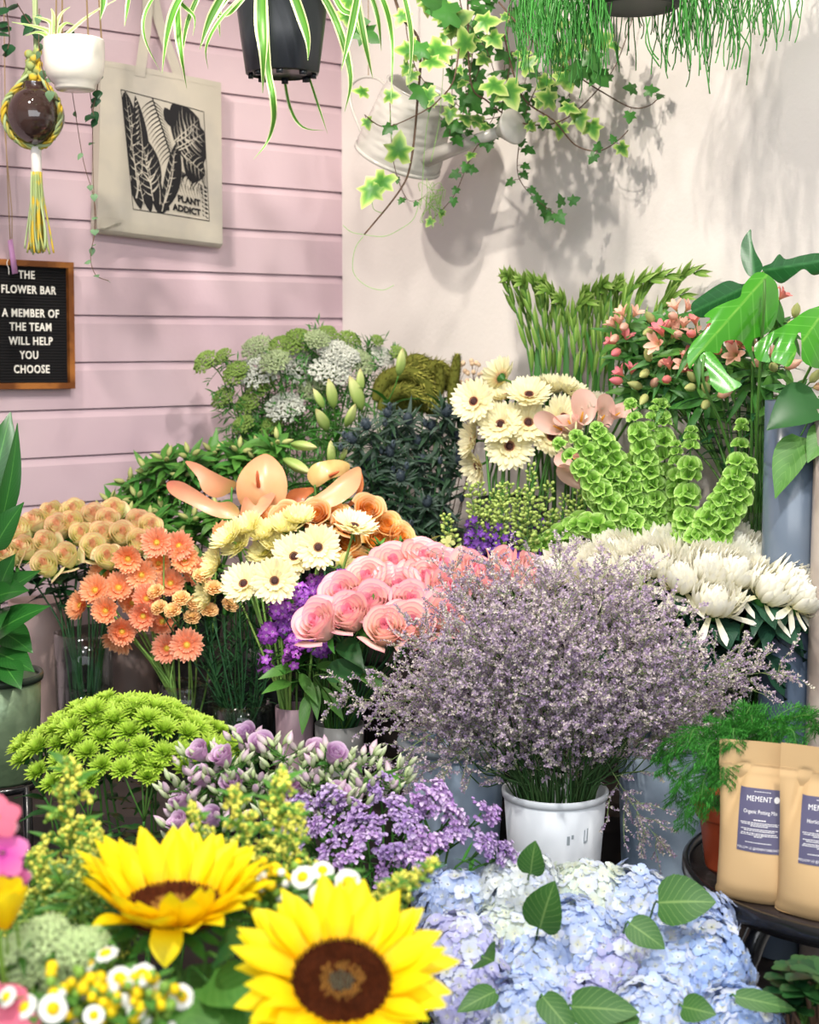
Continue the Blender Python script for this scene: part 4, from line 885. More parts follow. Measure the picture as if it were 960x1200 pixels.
M_mum = mat('white_mum_petal', '#fbf8ec', .5, .25, trans=.3, ramp=[(0, '#f2ecbc'), (.4, '#f8f4de'), (1, '#fbf9f0')], var=.07)
M_gmum = mat('lime_mum_petal', '#a3c832', .5, .3, trans=.25, ramp=[(0, '#7aa524'), (.5, '#9dc433'), (1, '#c6e05c')], var=.3)
@cache
def mum(kind, v):
    rg = random.Random(v + 1); mb = MB()
    if kind == 'white':
        n = 165
        for k in range(n):
            f = k / n; a = k * 2.39996; el = 1.5 - 1.12 * f if f < .95 else rg.uniform(-.35, .2)      # incurved: standing petals, the outermost drooping
            L = .36 + .14 * f + 0; b = (.75 + .55 * f) if f < .95 else rg.uniform(-.2, .8)
            r0 = .04 + .15 * f
            mb.petal(Rz(a) @ T((r0, 0, .12 - .06 * f)), L * rg.uniform(.9, 1.1), .115, strap, el + rg.uniform(-.12, .12), b, .55, M_mum, 5, 2, rg.random())
    else:
        n = 74
        for k in range(n):
            f = k / n; a = k * 2.39996; mb.petal(Rz(a) @ T((.06 + .06 * f, 0, .06)), (.26 + .20 * f) * rg.uniform(.8, 1.15), .105, strap, 1.35 - 1.0 * f + rg.uniform(-.12, .12), -.15, .4, M_gmum, 3, 2, rg.random())
    pet = mb.mesh('petals'); mb = MB(); mb.lathe([(.03, -.14), (.07, -.11), (.15, -.02), (.13, .05)], 10, G_mid); return pet, mb.mesh('calyx')
M_hyd = {}
for k_, (c0_, c1_) in {'blue': ('#c6d4f2', '#b2c6f0'), 'lilac': ('#c9c8ea', '#b7b8e6'), 'white': ('#eaf0ee', '#dfe6ee'), 'cream': ('#e6ecd6', '#d5e2e0'), 'deep': ('#b6cbf0', '#a2bdee')}.items():
    M_hyd[k_] = mat(k_ + '_hydrangea_petal', c0_, .55, .25, trans=.3, ramp=[(0, '#eef0d8'), (.25, c0_), (1, c1_)], var=.38)
M_hyb = mat('pale_hydrangea_petal', '#dfe4f2', .55, .25, trans=.3, ramp=[(0, '#e9e9c4'), (.4, '#dfe6f0'), (1, '#d4daf4')], var=.2)
@cache
def hydrangea(kind, v):
    rg = random.Random(v * 7 + 1); mb = MB(); n = 200; g = (1 + 5 ** .5) / 2
    for k in range(n):
        z = 1 - 1.62 * (k + .5) / n; th = 2 * pi * k / g; s = math.sqrt(max(0, 1 - z * z)); d = Vector((s * cos(th), s * sin(th), z))
        bump = 1 + .10 * sin(3 * th + v) * s + .06 * sin(7 * th + 5 * z); c = Vector((d.x * .42, d.y * .42, d.z * .34)) * bump * rg.uniform(.9, 1.06)
        Mx = face(c, d + Vector((rg.uniform(-.35, .35), rg.uniform(-.35, .35), rg.uniform(-.2, .4))), rg.uniform(0, 6)); m = M_hyd[kind] if rg.random() > .36 else M_hyb; L = rg.uniform(.074, .100); rr = rg.random()
        for q in range(4): mb.petal(Mx @ Rz(q * pi / 2 + rg.uniform(-.1, .1)) @ T((.006, 0, 0)), L, L * 1.12, obov, .35, -.55 + rg.uniform(-.3, .3), .2, m, 3, 2, min(1, max(0, rr + rg.uniform(-.25, .25))))
        mb.ball(c + d * .012, .010, M_hyb, 4, 3)
    return mb.mesh('flower_head')
M_sunp = mat('sunflower_petal', '#fcd60a', .5, .3, trans=.3, ramp=[(0, '#f8c200'), (.3, '#ffdc00'), (1, '#ffec20')], var=.12)
M_sund = mat('sunflower_disc_brown', '#5a2a12', .9, .15, var=.7); M_sunr = mat('sunflower_disc_tan', '#a87838', .9, .15, var=.5); M_sunc = mat('sunflower_disc_grey', '#6c6a55', .8, .2, var=.4)
def sunflower(cup, seed, discr):
    rg = random.Random(seed); mb = MB()
    for lay, (n, L, W, e) in enumerate(((20, .62, .27, cup - .10), (19, .60, .26, cup + .12), (14, .50, .21, cup + .28))):
        for k in range(n):
            a = 2 * pi * (k + .5 * lay) / n + rg.uniform(-.1, .1)
            mb.petal(Rz(a) @ T((discr * .93, 0, .01 + .012 * lay)), L * rg.uniform(.84, 1.08), W * rg.uniform(.85, 1.15), lambda u: (.55 + .45 * min(1, u * 2.2)) * max(.04, 1 - max(0, (u - .45) / .55) ** 1.8), e + rg.uniform(-.15, .15), rg.uniform(-.45, .25), .35, M_sunp, 8, 4, rg.random(), 0, rg.uniform(-.3, .3))
    pet = mb.mesh('petals'); mb = MB()
    mb.lathe([(0, .0), (discr * .4, .02), (discr * .8, .04), (discr, .01), (discr * .96, -.05)], 40, M_sund)
    n = 620
    for k in range(n):
        r = discr * math.sqrt(k / n); a = k * 2.39996; q = r / discr
        m = M_sunc if q < .24 else (M_sunr if q < .45 and rg.random() < .8 else M_sund); hgt = .02 + .05 * q ** 2 * (q < .97) + rg.uniform(0, .015)
        mb.ball((r * cos(a), r * sin(a), .03 * sin(q * 2.6) + hgt * .4), (.013, .013, .020 + hgt * .35), m, 5, 3, rg.random())
    disc = mb.mesh('seed_disc'); mb = MB(); mb.lathe([(.05, -.22), (.12, -.18), (discr * .9, -.08), (discr * 1.02, -.01)], 24, G_mid)
    for k in range(26): mb.petal(Rz(k * 2.4) @ T((discr * .85, 0, -.05)), .36, .12, lance, -.05 - .02 * k, .5, .2, G_mid, 5, 2, rg.random())
    return pet, disc, mb.mesh('bracts')
M_spathe = mat('peach_anthurium_spathe', '#e9a47e', .3, .5, trans=.22, ramp=[(0, '#cda86c'), (.18, '#e2a27a'), (.7, '#e8a684'), (1, '#e08a70')], var=.1, rnd=.15, coat=.15, noise=('#e2a078', 26, 3, .5, .8)); M_spadix = mat('apricot_spadix', '#d9744a', .6)
M_calla = mat('blush_calla', '#f3cfc2', .4, .4, trans=.3, ramp=[(0, '#d9d3a4'), (.3, '#f1d2c2'), (1, '#f3c6bb')], var=.05)
@cache
def calla(v):
    mb = MB(); op = (1.0, .7, 1.25)[v % 3]
    def fn(u, t):
        a = t * pi * .97; r = .05 + .26 * u ** 1.8 * op * (1 + .25 * cos(a)); z = u * (.85 + .33 * cos(a) * u) - .16 * max(0, u - .75) * 4 * (.4 + .6 * max(0, cos(a)) ** 2) * op
        return Vector((r * cos(a), r * sin(a), z))
    mb.grid(fn, 12, 20, M_calla); sp_ = mb.mesh('spathe'); mb = MB(); mb.tube([(0, 0, .12), (.01, 0, .4), (.02, 0, .62)], [.03, .034, .018], 8, M_yeye); return sp_, mb.mesh('spadix')
M_daisy = mat('white_daisy_petal', '#fbfaf4', .5, .3, trans=.25, var=.08); M_dis = mat('yellow_daisy_eye', '#f2cf1c', .7, .2, var=.25)
@cache
def daisy(v):
    rg = random.Random(v); mb = MB(); n = 20
    for lay in (0, 1):
        for k in range(n): mb.petal(Rz(2 * pi * (k + lay * .5) / n) @ T((.2, 0, .03)), .30, .13, strap, .1 - .12 * lay + rg.uniform(-.2, .1), -.35, .2, M_daisy, 4, 2, rg.random())
    pet = mb.mesh('petals'); mb = MB(); mb.lathe([(0, .16), (.12, .14), (.21, .08), (.25, 0), (.1, -.1), (.03, -.14)], 16, M_dis)
    for k in range(60): r = .22 * math.sqrt(k / 60); a = k * 2.4; mb.ball((r * cos(a), r * sin(a), .155 - r * r * 1.6), .022, M_dis, 4, 3, rg.random())
    return pet, mb.mesh('flower_eye')
M_amw = mat('white_lace_floret', '#eef0e6', .7, .2, trans=.2, var=.2); M_amg = mat('green_lace_floret', '#9dbb62', .7, .2, trans=.2, var=.35); M_ampale = mat('sage_lace_floret', '#c3d2a4', .7, .2, trans=.2, var=.3)
@cache
def umbel(kind, v):
    """domed umbel one unit across: rays that end in little umbels of florets"""
    rg = random.Random(v + 11); mb = MB(); m = {'white': M_amw, 'green': M_amg, 'pale': M_ampale, 'sage': M_sage}[kind]; n = 56; round_ = {'white': .55, 'green': .75, 'pale': .5, 'sage': .45}[kind]
    for k in range(n):
        r = .44 * math.sqrt((k + .5) / n); a = k * 2.4; p = Vector((r * cos(a), r * sin(a), round_ * (.36 - 1.9 * r * r))); mb.tube([Vector((0, 0, -.28)), p * .55 + Vector((0, 0, -.12)), p], .006, 3, G_light, cap=False)
        for j in range(15): q = p + Vector((rg.gauss(0, .030), rg.gauss(0, .030), rg.uniform(-.02, .03))); mb.ball(q, rg.uniform(.021, .033), m, 4, 2, rg.random())
    return mb.mesh('umbel')
M_glad = mat('green_gladiolus_bud', '#7fa24a', .5, .35, trans=.18, ramp=[(0, '#557f30'), (.6, '#7fa545'), (1, '#b2cb76')], var=.3)
M_lily = mat('green_lily_bud', '#a9bb6a', .45, .4, trans=.15, ramp=[(0, '#7f9e4a'), (.5, '#a8bf6c'), (.85, '#c9d08c'), (1, '#b9a878')], var=.15)
@cache
def lilybud(v):
    mb = MB()
    def fn(u, t):
        a = t * pi; r = .17 * (sin(pi * (u * .97 + .02) ** .85)) ** .75 * (1 + .16 * cos(3 * a)); return Vector((r * cos(a), r * sin(a), u))
    mb.grid(fn, 12, 18, M_lily, .5); return mb.mesh('bud')
M_setar = mat('olive_millet_plume', '#7d7f33', .85, .15, trans=.15, ramp=[(0, '#5f6426'), (1, '#9a9748')], chan=2, var=.2)
def plume(pts, rad, mb):
    sm = smooth(pts, 7); n = len(sm); mb.tube(sm, [rad * .62 * (sin(pi * (i / (n - 1) * .86 + .07)) ** .5) for i in range(n)], 8, M_setar, .1)
    for k in range(560):
        i = rng.randrange(1, n - 1); f = i / (n - 1); rr = rad * (sin(pi * (f * .86 + .07)) ** .5); t = (sm[i + 1] - sm[i - 1]).normalized(); a = t.orthogonal().normalized(); b = t.cross(a); an = U(0, 2 * pi); d = a * cos(an) + b * sin(an)
        p = sm[i].lerp(sm[i + 1], U(0, 1)); q = p + d * rr * U(.7, 1.1) + t * rr * .5; w_ = t.cross(d) * rr * .12
        mb.add([p + d * rr * .4 - w_, p + d * rr * .4 + w_, q], [(0, 1, 2)], M_setar, [(0, 0, U(0, 1), 1)] * 3)
M_hyp = mat('cream_pink_berry', '#d9bd9c', .4, .4, var=.25)
M_ery = mat('steel_blue_thistle', '#3a4650', .6, .3, var=.4); M_eryb = mat('dark_spiny_bract', '#46584e', .55, .3, trans=.1, var=.5); M_eryl = mat('dark_thistle_leaf', '#2f4a34', .55, .3, trans=.1, var=.5)
@cache
def thistle(v):
    rg = random.Random(v); mb = MB(); mb.ball((0, 0, .14), (.13, .13, .18), M_ery, 10, 6)
    for k in range(60): z = rg.uniform(-.1, .98); a = k * 2.4; s = math.sqrt(1 - z * z); d = Vector((s * cos(a), s * sin(a), z)); p = Vector((0, 0, .14)) + Vector((d.x * .13, d.y * .13, d.z * .18)); mb.add([p + d.orthogonal() * .012, p - d.orthogonal() * .012, p + d * .05], [(0, 1, 2)], M_ery, [(0, 0, rg.random(), 1)] * 3)
    cone = mb.mesh('cone'); mb = MB()
    for k in range(13):
        a = 2 * pi * k / 13; Mx = Rz(a) @ T((.06, 0, .0)); L = .48 * rg.uniform(.75, 1.15); e = rg.uniform(.0, .5); mb.petal(Mx, L, .075, lance, e, .2, .3, M_eryb, 5, 2, rg.random())
        for s in (-1, 1): mb.petal(Mx @ T((L * .4, 0, L * .4 * sin(e))) @ Rz(s * .8), .14, .03, lance, e, 0, 0, M_eryb, 2, 2, rg.random())
    return cone, mb.mesh('bract')
M_bell = mat('green_bell_calyx', '#8fc04a', .45, .35, trans=.35, ramp=[(0, '#6fa53a'), (.5, '#93c552'), (.9, '#b3db74'), (1, '#cdea9a')], var=.3)
@cache
def bellcup(v):
    mb = MB()
    def fn(u, t):
        a = t * pi; r = .10 + .42 * u ** 1.3 + .05 * u * cos(5 * a + v); return Vector((r * cos(a), r * sin(a), .62 * u - .10 * u * u * (1 + .5 * cos(5 * a + v))))
    mb.grid(fn, 5, 14, M_bell, .5); mb.ball((0, 0, .18), (.09, .09, .12), M_amw, 6, 4); return mb
M_del = mat('violet_delphinium', '#54278c', .5, .3, trans=.25, ramp=[(0, '#7a48a6'), (1, '#4c267c')], var=.5); M_delg = mat('green_delphinium_bud', '#a9bf66', .5, .3, trans=.15, var=.35)
M_phl = mat('purple_phlox_petal', '#8a4fc0', .5, .3, trans=.25, ramp=[(0, '#ecd0ee'), (.25, '#b864d2'), (1, '#9a48bc')], var=.4, rnd=.1)
M_pinkp = mat('bright_pink_petal', '#ec5fb0', .5, .3, trans=.3, ramp=[(0, '#a8228a'), (.2, '#e656b4'), (1, '#f48cc4')], var=.2)
def floret5(mb, Mx, L, m, r, n=5, W=.95, e=.15):
    for q in range(n): mb.petal(Mx @ Rz(2 * pi * q / n) @ T((.08 * L, 0, 0)), L, L * W, obov, e, -.35, -.1, m, 3, 2, r)
M_lim = mat('lilac_sea_lavender', '#ad96bb', .7, .2, trans=.25, ramp=[(0, '#a58fb2'), (.4, '#c0abc4'), (.7, '#d3c5cd'), (1, '#e2dac8')], chan=2); M_limst = mat('grey_green_sprig_stem', '#869c62', .6, .25, rnd=.4)
M_stat = mat('purple_statice', '#9c7fc8', .65, .2, trans=.2, ramp=[(0, '#a57fbe'), (.6, '#c3a6d6'), (1, '#dccbe6')], chan=2, rnd=.1)
M_sol = mat('goldenrod_floret', '#f0ea68', .65, .2, trans=.15, var=.35)
M_lis = mat('green_white_lisianthus_bud', '#c2d19a', .5, .3, trans=.2, ramp=[(0, '#97b568'), (.5, '#c6d6a2'), (1, '#e6e6d0')], var=.2); M_lisp = mat('lilac_lisianthus_bud', '#c9a3c6', .5, .3, trans=.25, ramp=[(0, '#c9d9a6'), (.4, '#e8d8d8'), (1, '#dcb8d4')], var=.2)
def bud(mb, p, d, L, W, m, r=None):
    d = Vector(d).normalized(); q = Vector((0, 0, 1)).rotation_difference(d).to_matrix().to_4x4(); Mx = T(p) @ q
    mb.lathe([(W * .12, 0), (W * .42, L * .18), (W * .5, L * .42), (W * .36, L * .72), (W * .02, L)], 7, m, Mx, U(0, 1) if r is None else r)
M_als = mat('green_alstroemeria_bud', '#b3b876', .5, .3, trans=.2, var=.3); M_alp = mat('salmon_alstroemeria', '#e9978a', .5, .3, trans=.3, ramp=[(0, '#c8b06a'), (.3, '#ee9f8e'), (1, '#e87f88')], var=.25, rnd=.2)
M_alpale = mat('pale_peach_alstroemeria', '#f0bda6', .5, .3, trans=.3, ramp=[(0, '#b9b96e'), (.4, '#efb9a0'), (1, '#f3c6b4')], var=.2)
def trumpet(mb, Mx, L, m, r):
    for q in range(6): mb.petal(Mx @ Rz(q * pi / 3 + (.25 if q % 2 else 0)) @ T((.02 * L, 0, 0)), L, L * .36, obov, 1.25 if q % 2 else 1.15, -.55, .5, m, 5, 2, r)
G_mumleaf = mat('dark_mum_leaf', '#27503c', .45, .4, trans=.1, var=.4, veins=('#3d6a50', 6)); G_limstem = mat('bottle_green_stem', '#3f5f35', .5, .3, rnd=.4)
G_hydl = mat('hydrangea_leaf', '#3f6e30', .5, .35, trans=.15, ramp=[(0, '#7d9f58'), (.08, '#426f32'), (1, '#38652c')], chan=1, var=.35, veins=('#6f9450', 8))
G_peace = mat('glossy_dark_leaf', '#2f6e2c', .3, .45, trans=.12, ramp=[(0, '#4f8a3c'), (.06, '#275f24'), (1, '#21541f')], chan=1, var=.3, veins=('#34702e', 13)); G_fern = mat('asparagus_fern_needle', '#3f8f33', .55, .3, trans=.15, var=.5)
M_phlbud = mat('dark_plum_bud', '#5a2a66', .5, .3, var=.4); M_coral = mat('coral_pink_petal', '#f07a94', .5, .3, trans=.3, var=.2); M_palepink = mat('pale_pink_petal', '#f8c8d4', .5, .3, trans=.3, var=.1)
lobed = lambda u: max(.04, sin(pi * (u * .94 + .05) ** .7)) * (.78 + .22 * abs(sin(u * 11)))
M_sage = mat('pale_sage_floret', '#e2f4b8', .7, .2, trans=.1, var=.3)
serr = lambda u: max(.03, sin(pi * (u * .95 + .05) ** .66) ** .8) * (1 - .05 * ((u * 14) % 1))
# ================================================================ cut flowers in their vases
def mk(H, tip, nrm, s):
    x = Vector(tip).normalized(); n = Vector(nrm); n = (n - x * n.dot(x)).normalized(); y = n.cross(x)
    return Matrix(((x.x * s, y.x * s, n.x * s, H[0]), (x.y * s, y.y * s, n.y * s, H[1]), (x.z * s, y.z * s, n.z * s, H[2]), (0, 0, 0, 1)))
def stem_path(key, H, f, neck=.05):
    o, h, rt, rb = VASE[key]; H = Vector(H); f = Vector(f).normalized(); d = Vector((H.x - o.x, H.y - o.y, 0)); dist = d.length; d = d / dist if dist > 1e-5 else Vector((0, 1, 0))
    an = U(0, 2 * pi); q = rb * .55 * math.sqrt(U(0, 1)); base = o + Vector((q * cos(an), q * sin(an), .016)) - d * rb * .25
    k = min(rt * .84, dist * .5 + .012) * U(.75, 1.0); side = Vector((-d.y, d.x, 0)) * U(-.3, .3) * rt; rim = o + d * k + side + Vector((0, 0, h))
    r2 = Vector((rim.x - o.x, rim.y - o.y, 0))
    if r2.length > rt * .88: r2 = r2.normalized() * rt * .88; rim = Vector((o.x + r2.x, o.y + r2.y, rim.z))
    low = base.lerp(rim, .5); nk = H - f * neck
    up = rim.lerp(nk, .5) + (rim - base).normalized() * (nk - rim).length * .10
    return base, smooth([base, low, rim, up, nk, H - f * .002], 4)
def stem(parent, pts, r, m, name='stem', taper=.85):
    mb = MB(); n = len(pts); mb.tube(pts, [r * (1 + (taper - 1) * i / n) for i in range(n)], 6, m); return lpart(name, mb, parent)
def leaves_on(mb, pts, n, L, W, m, lo=.45, hi=.9, prof=lance, cup=.3, up=.25, bend=.7, wave=0):
    N = len(pts) - 1
    for k in range(n):
        f = (lo + (hi - lo) * (k + U(.1, .9)) / n) * N; i = min(N - 1, int(f)); p = pts[i].lerp(pts[i + 1], f - i); a = U(0, 2 * pi); d = Vector((cos(a), sin(a), up + U(-.3, .4)))
        blade(mb, p, d, L * U(.75, 1.15), W * U(.8, 1.15), m, prof, cup, bend + U(-.3, .4), 0, (0, 0, 1), 6, wave=wave)
def flower(name, label, cat, group, key, H, f, s, parts, r, sm, spin=None, neck=.05, fol=None, M=None):
    base, pts = stem_path(key, H, f, neck); t = thing(name, label, cat, base, group); so = stem(t, pts, r, sm)
    if fol:
        ml = MB(); fol(ml, pts); lpart('foliage', ml, t)
    Mx = M or face(H, f, U(0, 6.28) if spin is None else spin, s); first = None
    for pn, me in parts:
        o = part(pn, me, t if first is None else first, Mx) if pn not in ('petals', 'spathe') else part(pn, me, t, Mx)
        if pn in ('petals', 'spathe'): first = o
    return t, pts
def toward(dx, dy, dz): return Vector((dx, dy, dz)).normalized()

# ---- peach-edged yellow roses
yr = [(60, 660), (83, 650), (38, 641), (60, 636), (19, 648), (50, 612), (73, 618), (90, 601), (98, 627), (110, 606), (126, 611), (111, 640), (128, 652), (142, 626), (158, 634), (172, 618), (122, 626), (33, 622), (134, 600), (66, 603), (158, 612), (88, 614)]
for (x, y), nm in zip(yr, row_names(yr, ('back', 'second', 'third', 'front'))):
    k = (y - 598) / 55; H = P(x, y + 12, 3.2 - .16 * k); f = toward((x - 95) / 160 + U(-.1, .1), -.95 - .4 * k, 1)
    flower('yellow_rose', 'peach-edged yellow rose in the glass vase, ' + nm, 'rose', 'yellow roses in the glass vase', 'yrose', H, f, .056, list(zip(('petals', 'sepals'), rose('yellow', rng.randrange(6)))), .0022, G_stemd, fol=lambda ml, p: leaves_on(ml, p, 7, .05, .032, G_deep, .58, .92, ovate, .2))
# ---- orange mini gerberas
og = [(124, 716, 0, 2), (95, 710, -.9, 1), (122, 674, -.3, 1), (139, 689, .1, 1), (166, 674, .1, 0), (155, 707, .3, 1), (184, 636, -.1, 0), (210, 640, .1, 0), (216, 655, .2, 2), (200, 684, .0, 1), (143, 740, .2, 2), (139, 750, -.4, 3), (196, 760, -.2, 0), (219, 756, .1, 0), (190, 729, .2, 1), (172, 702, .2, 1), (150, 655, .1, 2), (186, 660, .1, 2), (112, 692, -.2, 1), (231, 672, .3, 1), (168, 722, 0, 2), (262, 628, .5, 1)]
for (x, y, tx, vv), nm in zip(og, row_names([q[:2] for q in og], ('top', 'second', 'third', 'lowest'))):
    kk = {0: .35, 1: .45, 2: .1, 3: -.8}[vv]; front = vv in (0,) or (x, y) in ((124, 716),)
    f = toward(tx, -1, .25 if front else kk); H = P(x, y, 2.93 + U(0, .10) - .03 * front + .0006 * (720 - y))
    flower('orange_gerbera', 'salmon orange mini gerbera, ' + nm, 'gerbera', 'orange gerberas in the glass vase', 'germini', H, f, .0335 * U(.94, 1.06), list(zip(('petals', 'flower_eye', 'calyx'), gerbera('peach', vv % 3))), .0021, G_steml)
# ---- peach carnations
cr = [(186, 694), (190, 713), (214, 702), (229, 708), (226, 724), (245, 716), (268, 709), (236, 676), (250, 690), (205, 716)]
for (x, y), nm in zip(cr, row_names(cr, ('upper', 'lower'))):
    H = P(x, y + 5, 2.90 + U(0, .06)); f = toward((x - 225) / 120, -.7, .9)
    flower('peach_carnation', 'small apricot carnation, ' + nm, 'carnation', 'apricot carnations', 'carn', H, f, .036, list(zip(('petals', 'calyx'), carnation(rng.randrange(4)))), .0016, G_stemd, fol=lambda ml, p: leaves_on(ml, p, 11, .06, .005, G_stemd, .35, .95, lance, .2, .9, .6))
# more thin carnation stems with grassy leaves
for k in range(22):
    x, y = U(232, 322), U(690, 735); base, pts = stem_path('carn', P(x, y, 2.95 + U(-.02, .08)), (0, 0, 1)); t = thing('unopened_carnation', 'dark green unopened carnation stem with grassy leaves', 'carnation', base, 'unopened carnation stems'); stem(t, pts, .0016, G_stemd); mb = MB(); bud(mb, pts[-1], (0, 0, 1), .02, .010, G_mid); lpart('bud', mb, t); ml = MB(); leaves_on(ml, pts, 12, .055, .005, G_stemd, .3, .98, lance, .2, .9, .6); lpart('foliage', ml, t)
# ---- lemon gerberas seen from the side and the ivory ones in front
lg = [(281, 640, -.5, .5), (256, 662, -.8, .3), (247, 697, -.95, .0), (309, 629, -.2, .8), (335, 622, .0, .9), (312, 650, -.3, .6), (292, 622, -.4, .8), (397, 667, .7, -.2), (270, 632, -.6, .7), (350, 612, .1, 1), (325, 640, -.1, .7)]
for (x, y, tx, tz), nm in zip(lg, row_names([q[:2] for q in lg], ('upper', 'lower'))):
    f = toward(tx, -.5 if tz >= 0 else .5, tz + .1); H = P(x, y, 2.93 + U(-.02, .02))
    flower('lemon_gerbera', 'pale lemon gerbera behind the ivory ones, ' + nm, 'gerbera', 'lemon gerberas', 'wgerb', H, f, .041, list(zip(('petals', 'flower_eye', 'calyx'), gerbera('lemon', 1 + rng.randrange(2)))), .0024, G_steml)
for x, y, f, Y, s, lb in ((373, 642, (.05, -1, .35), 2.80, .046, 'ivory gerbera with dark eye, topmost of the four open ones facing out'), (322, 681, (0, -1, .30), 2.76, .046, 'ivory gerbera with dark eye, lowest and nearest the purple phlox'), (286, 685, (-.3, -1, .75), 2.79, .045, 'ivory gerbera with dark eye beside the apricot carnations'), (345, 653, (-.05, -1, .6), 2.83, .047, 'ivory gerbera half covered by the topmost one'), (415, 618, (.25, -.42, 1), 2.84, .046, 'ivory gerbera seen edge-on in front of the orange roses')):
    flower('ivory_gerbera', lb, 'gerbera', 'ivory gerberas in the mauve pot', 'wgerb', P(x, y, Y), Vector(f), s, list(zip(('petals', 'flower_eye', 'calyx'), gerbera('white', 0))), .0030, G_steml)
# ---- apricot roses
orr = [(391, 606), (355, 606), (429, 598), (307, 617), (373, 604), (449, 616), (464, 630), (440, 633), (424, 645), (406, 636), (339, 607), (417, 660), (326, 612), (408, 614), (435, 612)]
for (x, y), nm in zip(orr, row_names(orr, ('back', 'front'))):
    f = toward((x - 395) / 110, -1.1, .9); flower('apricot_rose', 'apricot orange rose behind the ivory gerberas, ' + nm, 'rose', 'apricot roses', 'orose', P(x, y + 6, 3.06 + U(-.03, .03)), f, .054, list(zip(('petals', 'sepals'), rose('orange', rng.randrange(4)))), .0022, G_stemd, fol=lambda ml, p: leaves_on(ml, p, 5, .045, .028, G_deep, .5, .85, ovate, .2))
# ---- pink roses
pk = [(385, 737), (418, 727), (454, 744), (478, 716), (436, 690), (465, 700), (461, 673), (489, 667), (508, 674), (514, 730), (540, 680), (410, 705), (491, 690), (440, 716), (516, 700), (556, 690), (600, 680), (575, 676), (478, 740)]
for (x, y), nm in zip(pk, row_names(pk, ('back', 'middle', 'front'))):
    kk = (745 - y) / 90; Y = 2.66 + .19 * kk; key = 'prose' if x < 530 else 'galvA'; f = toward((x - 462) / 130, -.75 + .35 * kk, .75)
    if x > 530: Y = 2.76
    flower('pink_rose', 'pink-edged cream rose beside the sea lavender, ' + nm, 'rose', 'pink roses', key, P(x, y + 6, Y), f, .078, list(zip(('petals', 'sepals'), rose('pink', rng.randrange(4)))), .0020, G_stemd)
for k in range(42): # the sheaf of thin stems in the grey pot
    x = U(370, 425); y = U(735, 760); base, pts = stem_path('prose', P(x, y, 2.85 + U(-.02, .05)), (0, 0, 1)); t = thing('bare_rose', 'thin green rose stem in the tight sheaf above the grey pot', 'rose', base, 'sheaf of rose stems'); stem(t, pts, .0015, G_stem)
def leafthing(name, label, cat, key, H, d, L, W, m, prof=ovate, group=None, cup=.25, bend=.6, up=None, wave=.0, r=.0015):
    H = Vector(H); base, pts = stem_path(key, H, d, .03); t = thing(name, label, cat, base, group); stem(t, pts, r, G_stem); mb = MB(); blade(mb, H, d, L, W, m, prof, cup, bend, 0, up or (0, -.8, .6), 9, .5, wave); lpart('leaf_blade', mb, t); return t
for x, y, d, L, lb in ((400, 752, (.4, -.6, -.25), .075, 'glossy dark rose leaf just under the pink roses'), (384, 790, (.9, -.4, .3), .085, 'glossy dark rose leaf above the grey pot'), (425, 785, (.6, -.7, -.35), .065, 'pale rose leaf beside the sea lavender'), (436, 722, (.05, -.5, .9), .045, 'small pointed green leaf standing between the pink roses'), (500, 720, (.2, -.5, .9), .04, 'small green leaf beside the sea lavender between pink roses')):
    leafthing('rose_leaf', lb, 'leaf', 'prose', P(x, y, 2.70), d, L, L * .55, G_dark if 'dark' in lb else G_leaf, ovate)
# ---- cream gerberas at the back
cg = [(556, 471, (-.45, -1, .35), .045, 0, 'cream gerbera with red ringed eye, beside the pink berries'), (597, 523, (-.02, -1, .18), .049, 0, 'cream gerbera facing out with the darkest eye, lowest of its bunch'), (587, 498, (-.35, -1, .6), .046, 0, 'cream gerbera just above the dark-eyed lowest one'), (619, 496, (.1, -1, .5), .046, 0, 'cream gerbera in the middle of the bunch'), (620, 464, (.0, -.7, .9), .044, 0, 'cream gerbera with a red eye near the top of the bunch'), (645, 513, (.3, -1, .5), .044, 0, 'cream gerbera touching the blush callas'), (660, 490, (.35, -1, .45), .045, 0, 'cream gerbera with a brown red ring near the callas'), (594, 466, (-.2, -.35, 1), .044, 1, 'cream gerbera facing up at the top'), (652, 457, (.2, -.2, 1), .045, 1, 'pale gerbera at the top under the gladioli'), (556, 516, (-1, -.35, .2), .042, 1, 'cream gerbera in profile at the side of the thistles'), (561, 546, (-.85, -.5, -.3), .042, 1, 'drooping cream gerbera in profile, lowest by the thistles'), (588, 443, (-.6, .7, .5), .043, 1, 'cream gerbera turned away showing its green back'), (668, 462, (.5, -.5, .9), .042, 1, 'cream gerbera half behind the others by the callas'), (638, 460, (.1, -.3, 1), .044, 1, 'cream gerbera tipped up, second at the top'), (575, 488, (-.5, -.6, .6), .042, 1, 'cream gerbera hidden between its neighbours')]
for x, y, f, s, v, lb in cg: flower('cream_gerbera', lb, 'gerbera', 'cream gerberas at the back', 'cream', P(x, y, 3.12 + (.03 if v else -.02)), Vector(f), s * 1.10, list(zip(('petals', 'flower_eye', 'calyx'), gerbera('cream', v))), .0028, G_stem)
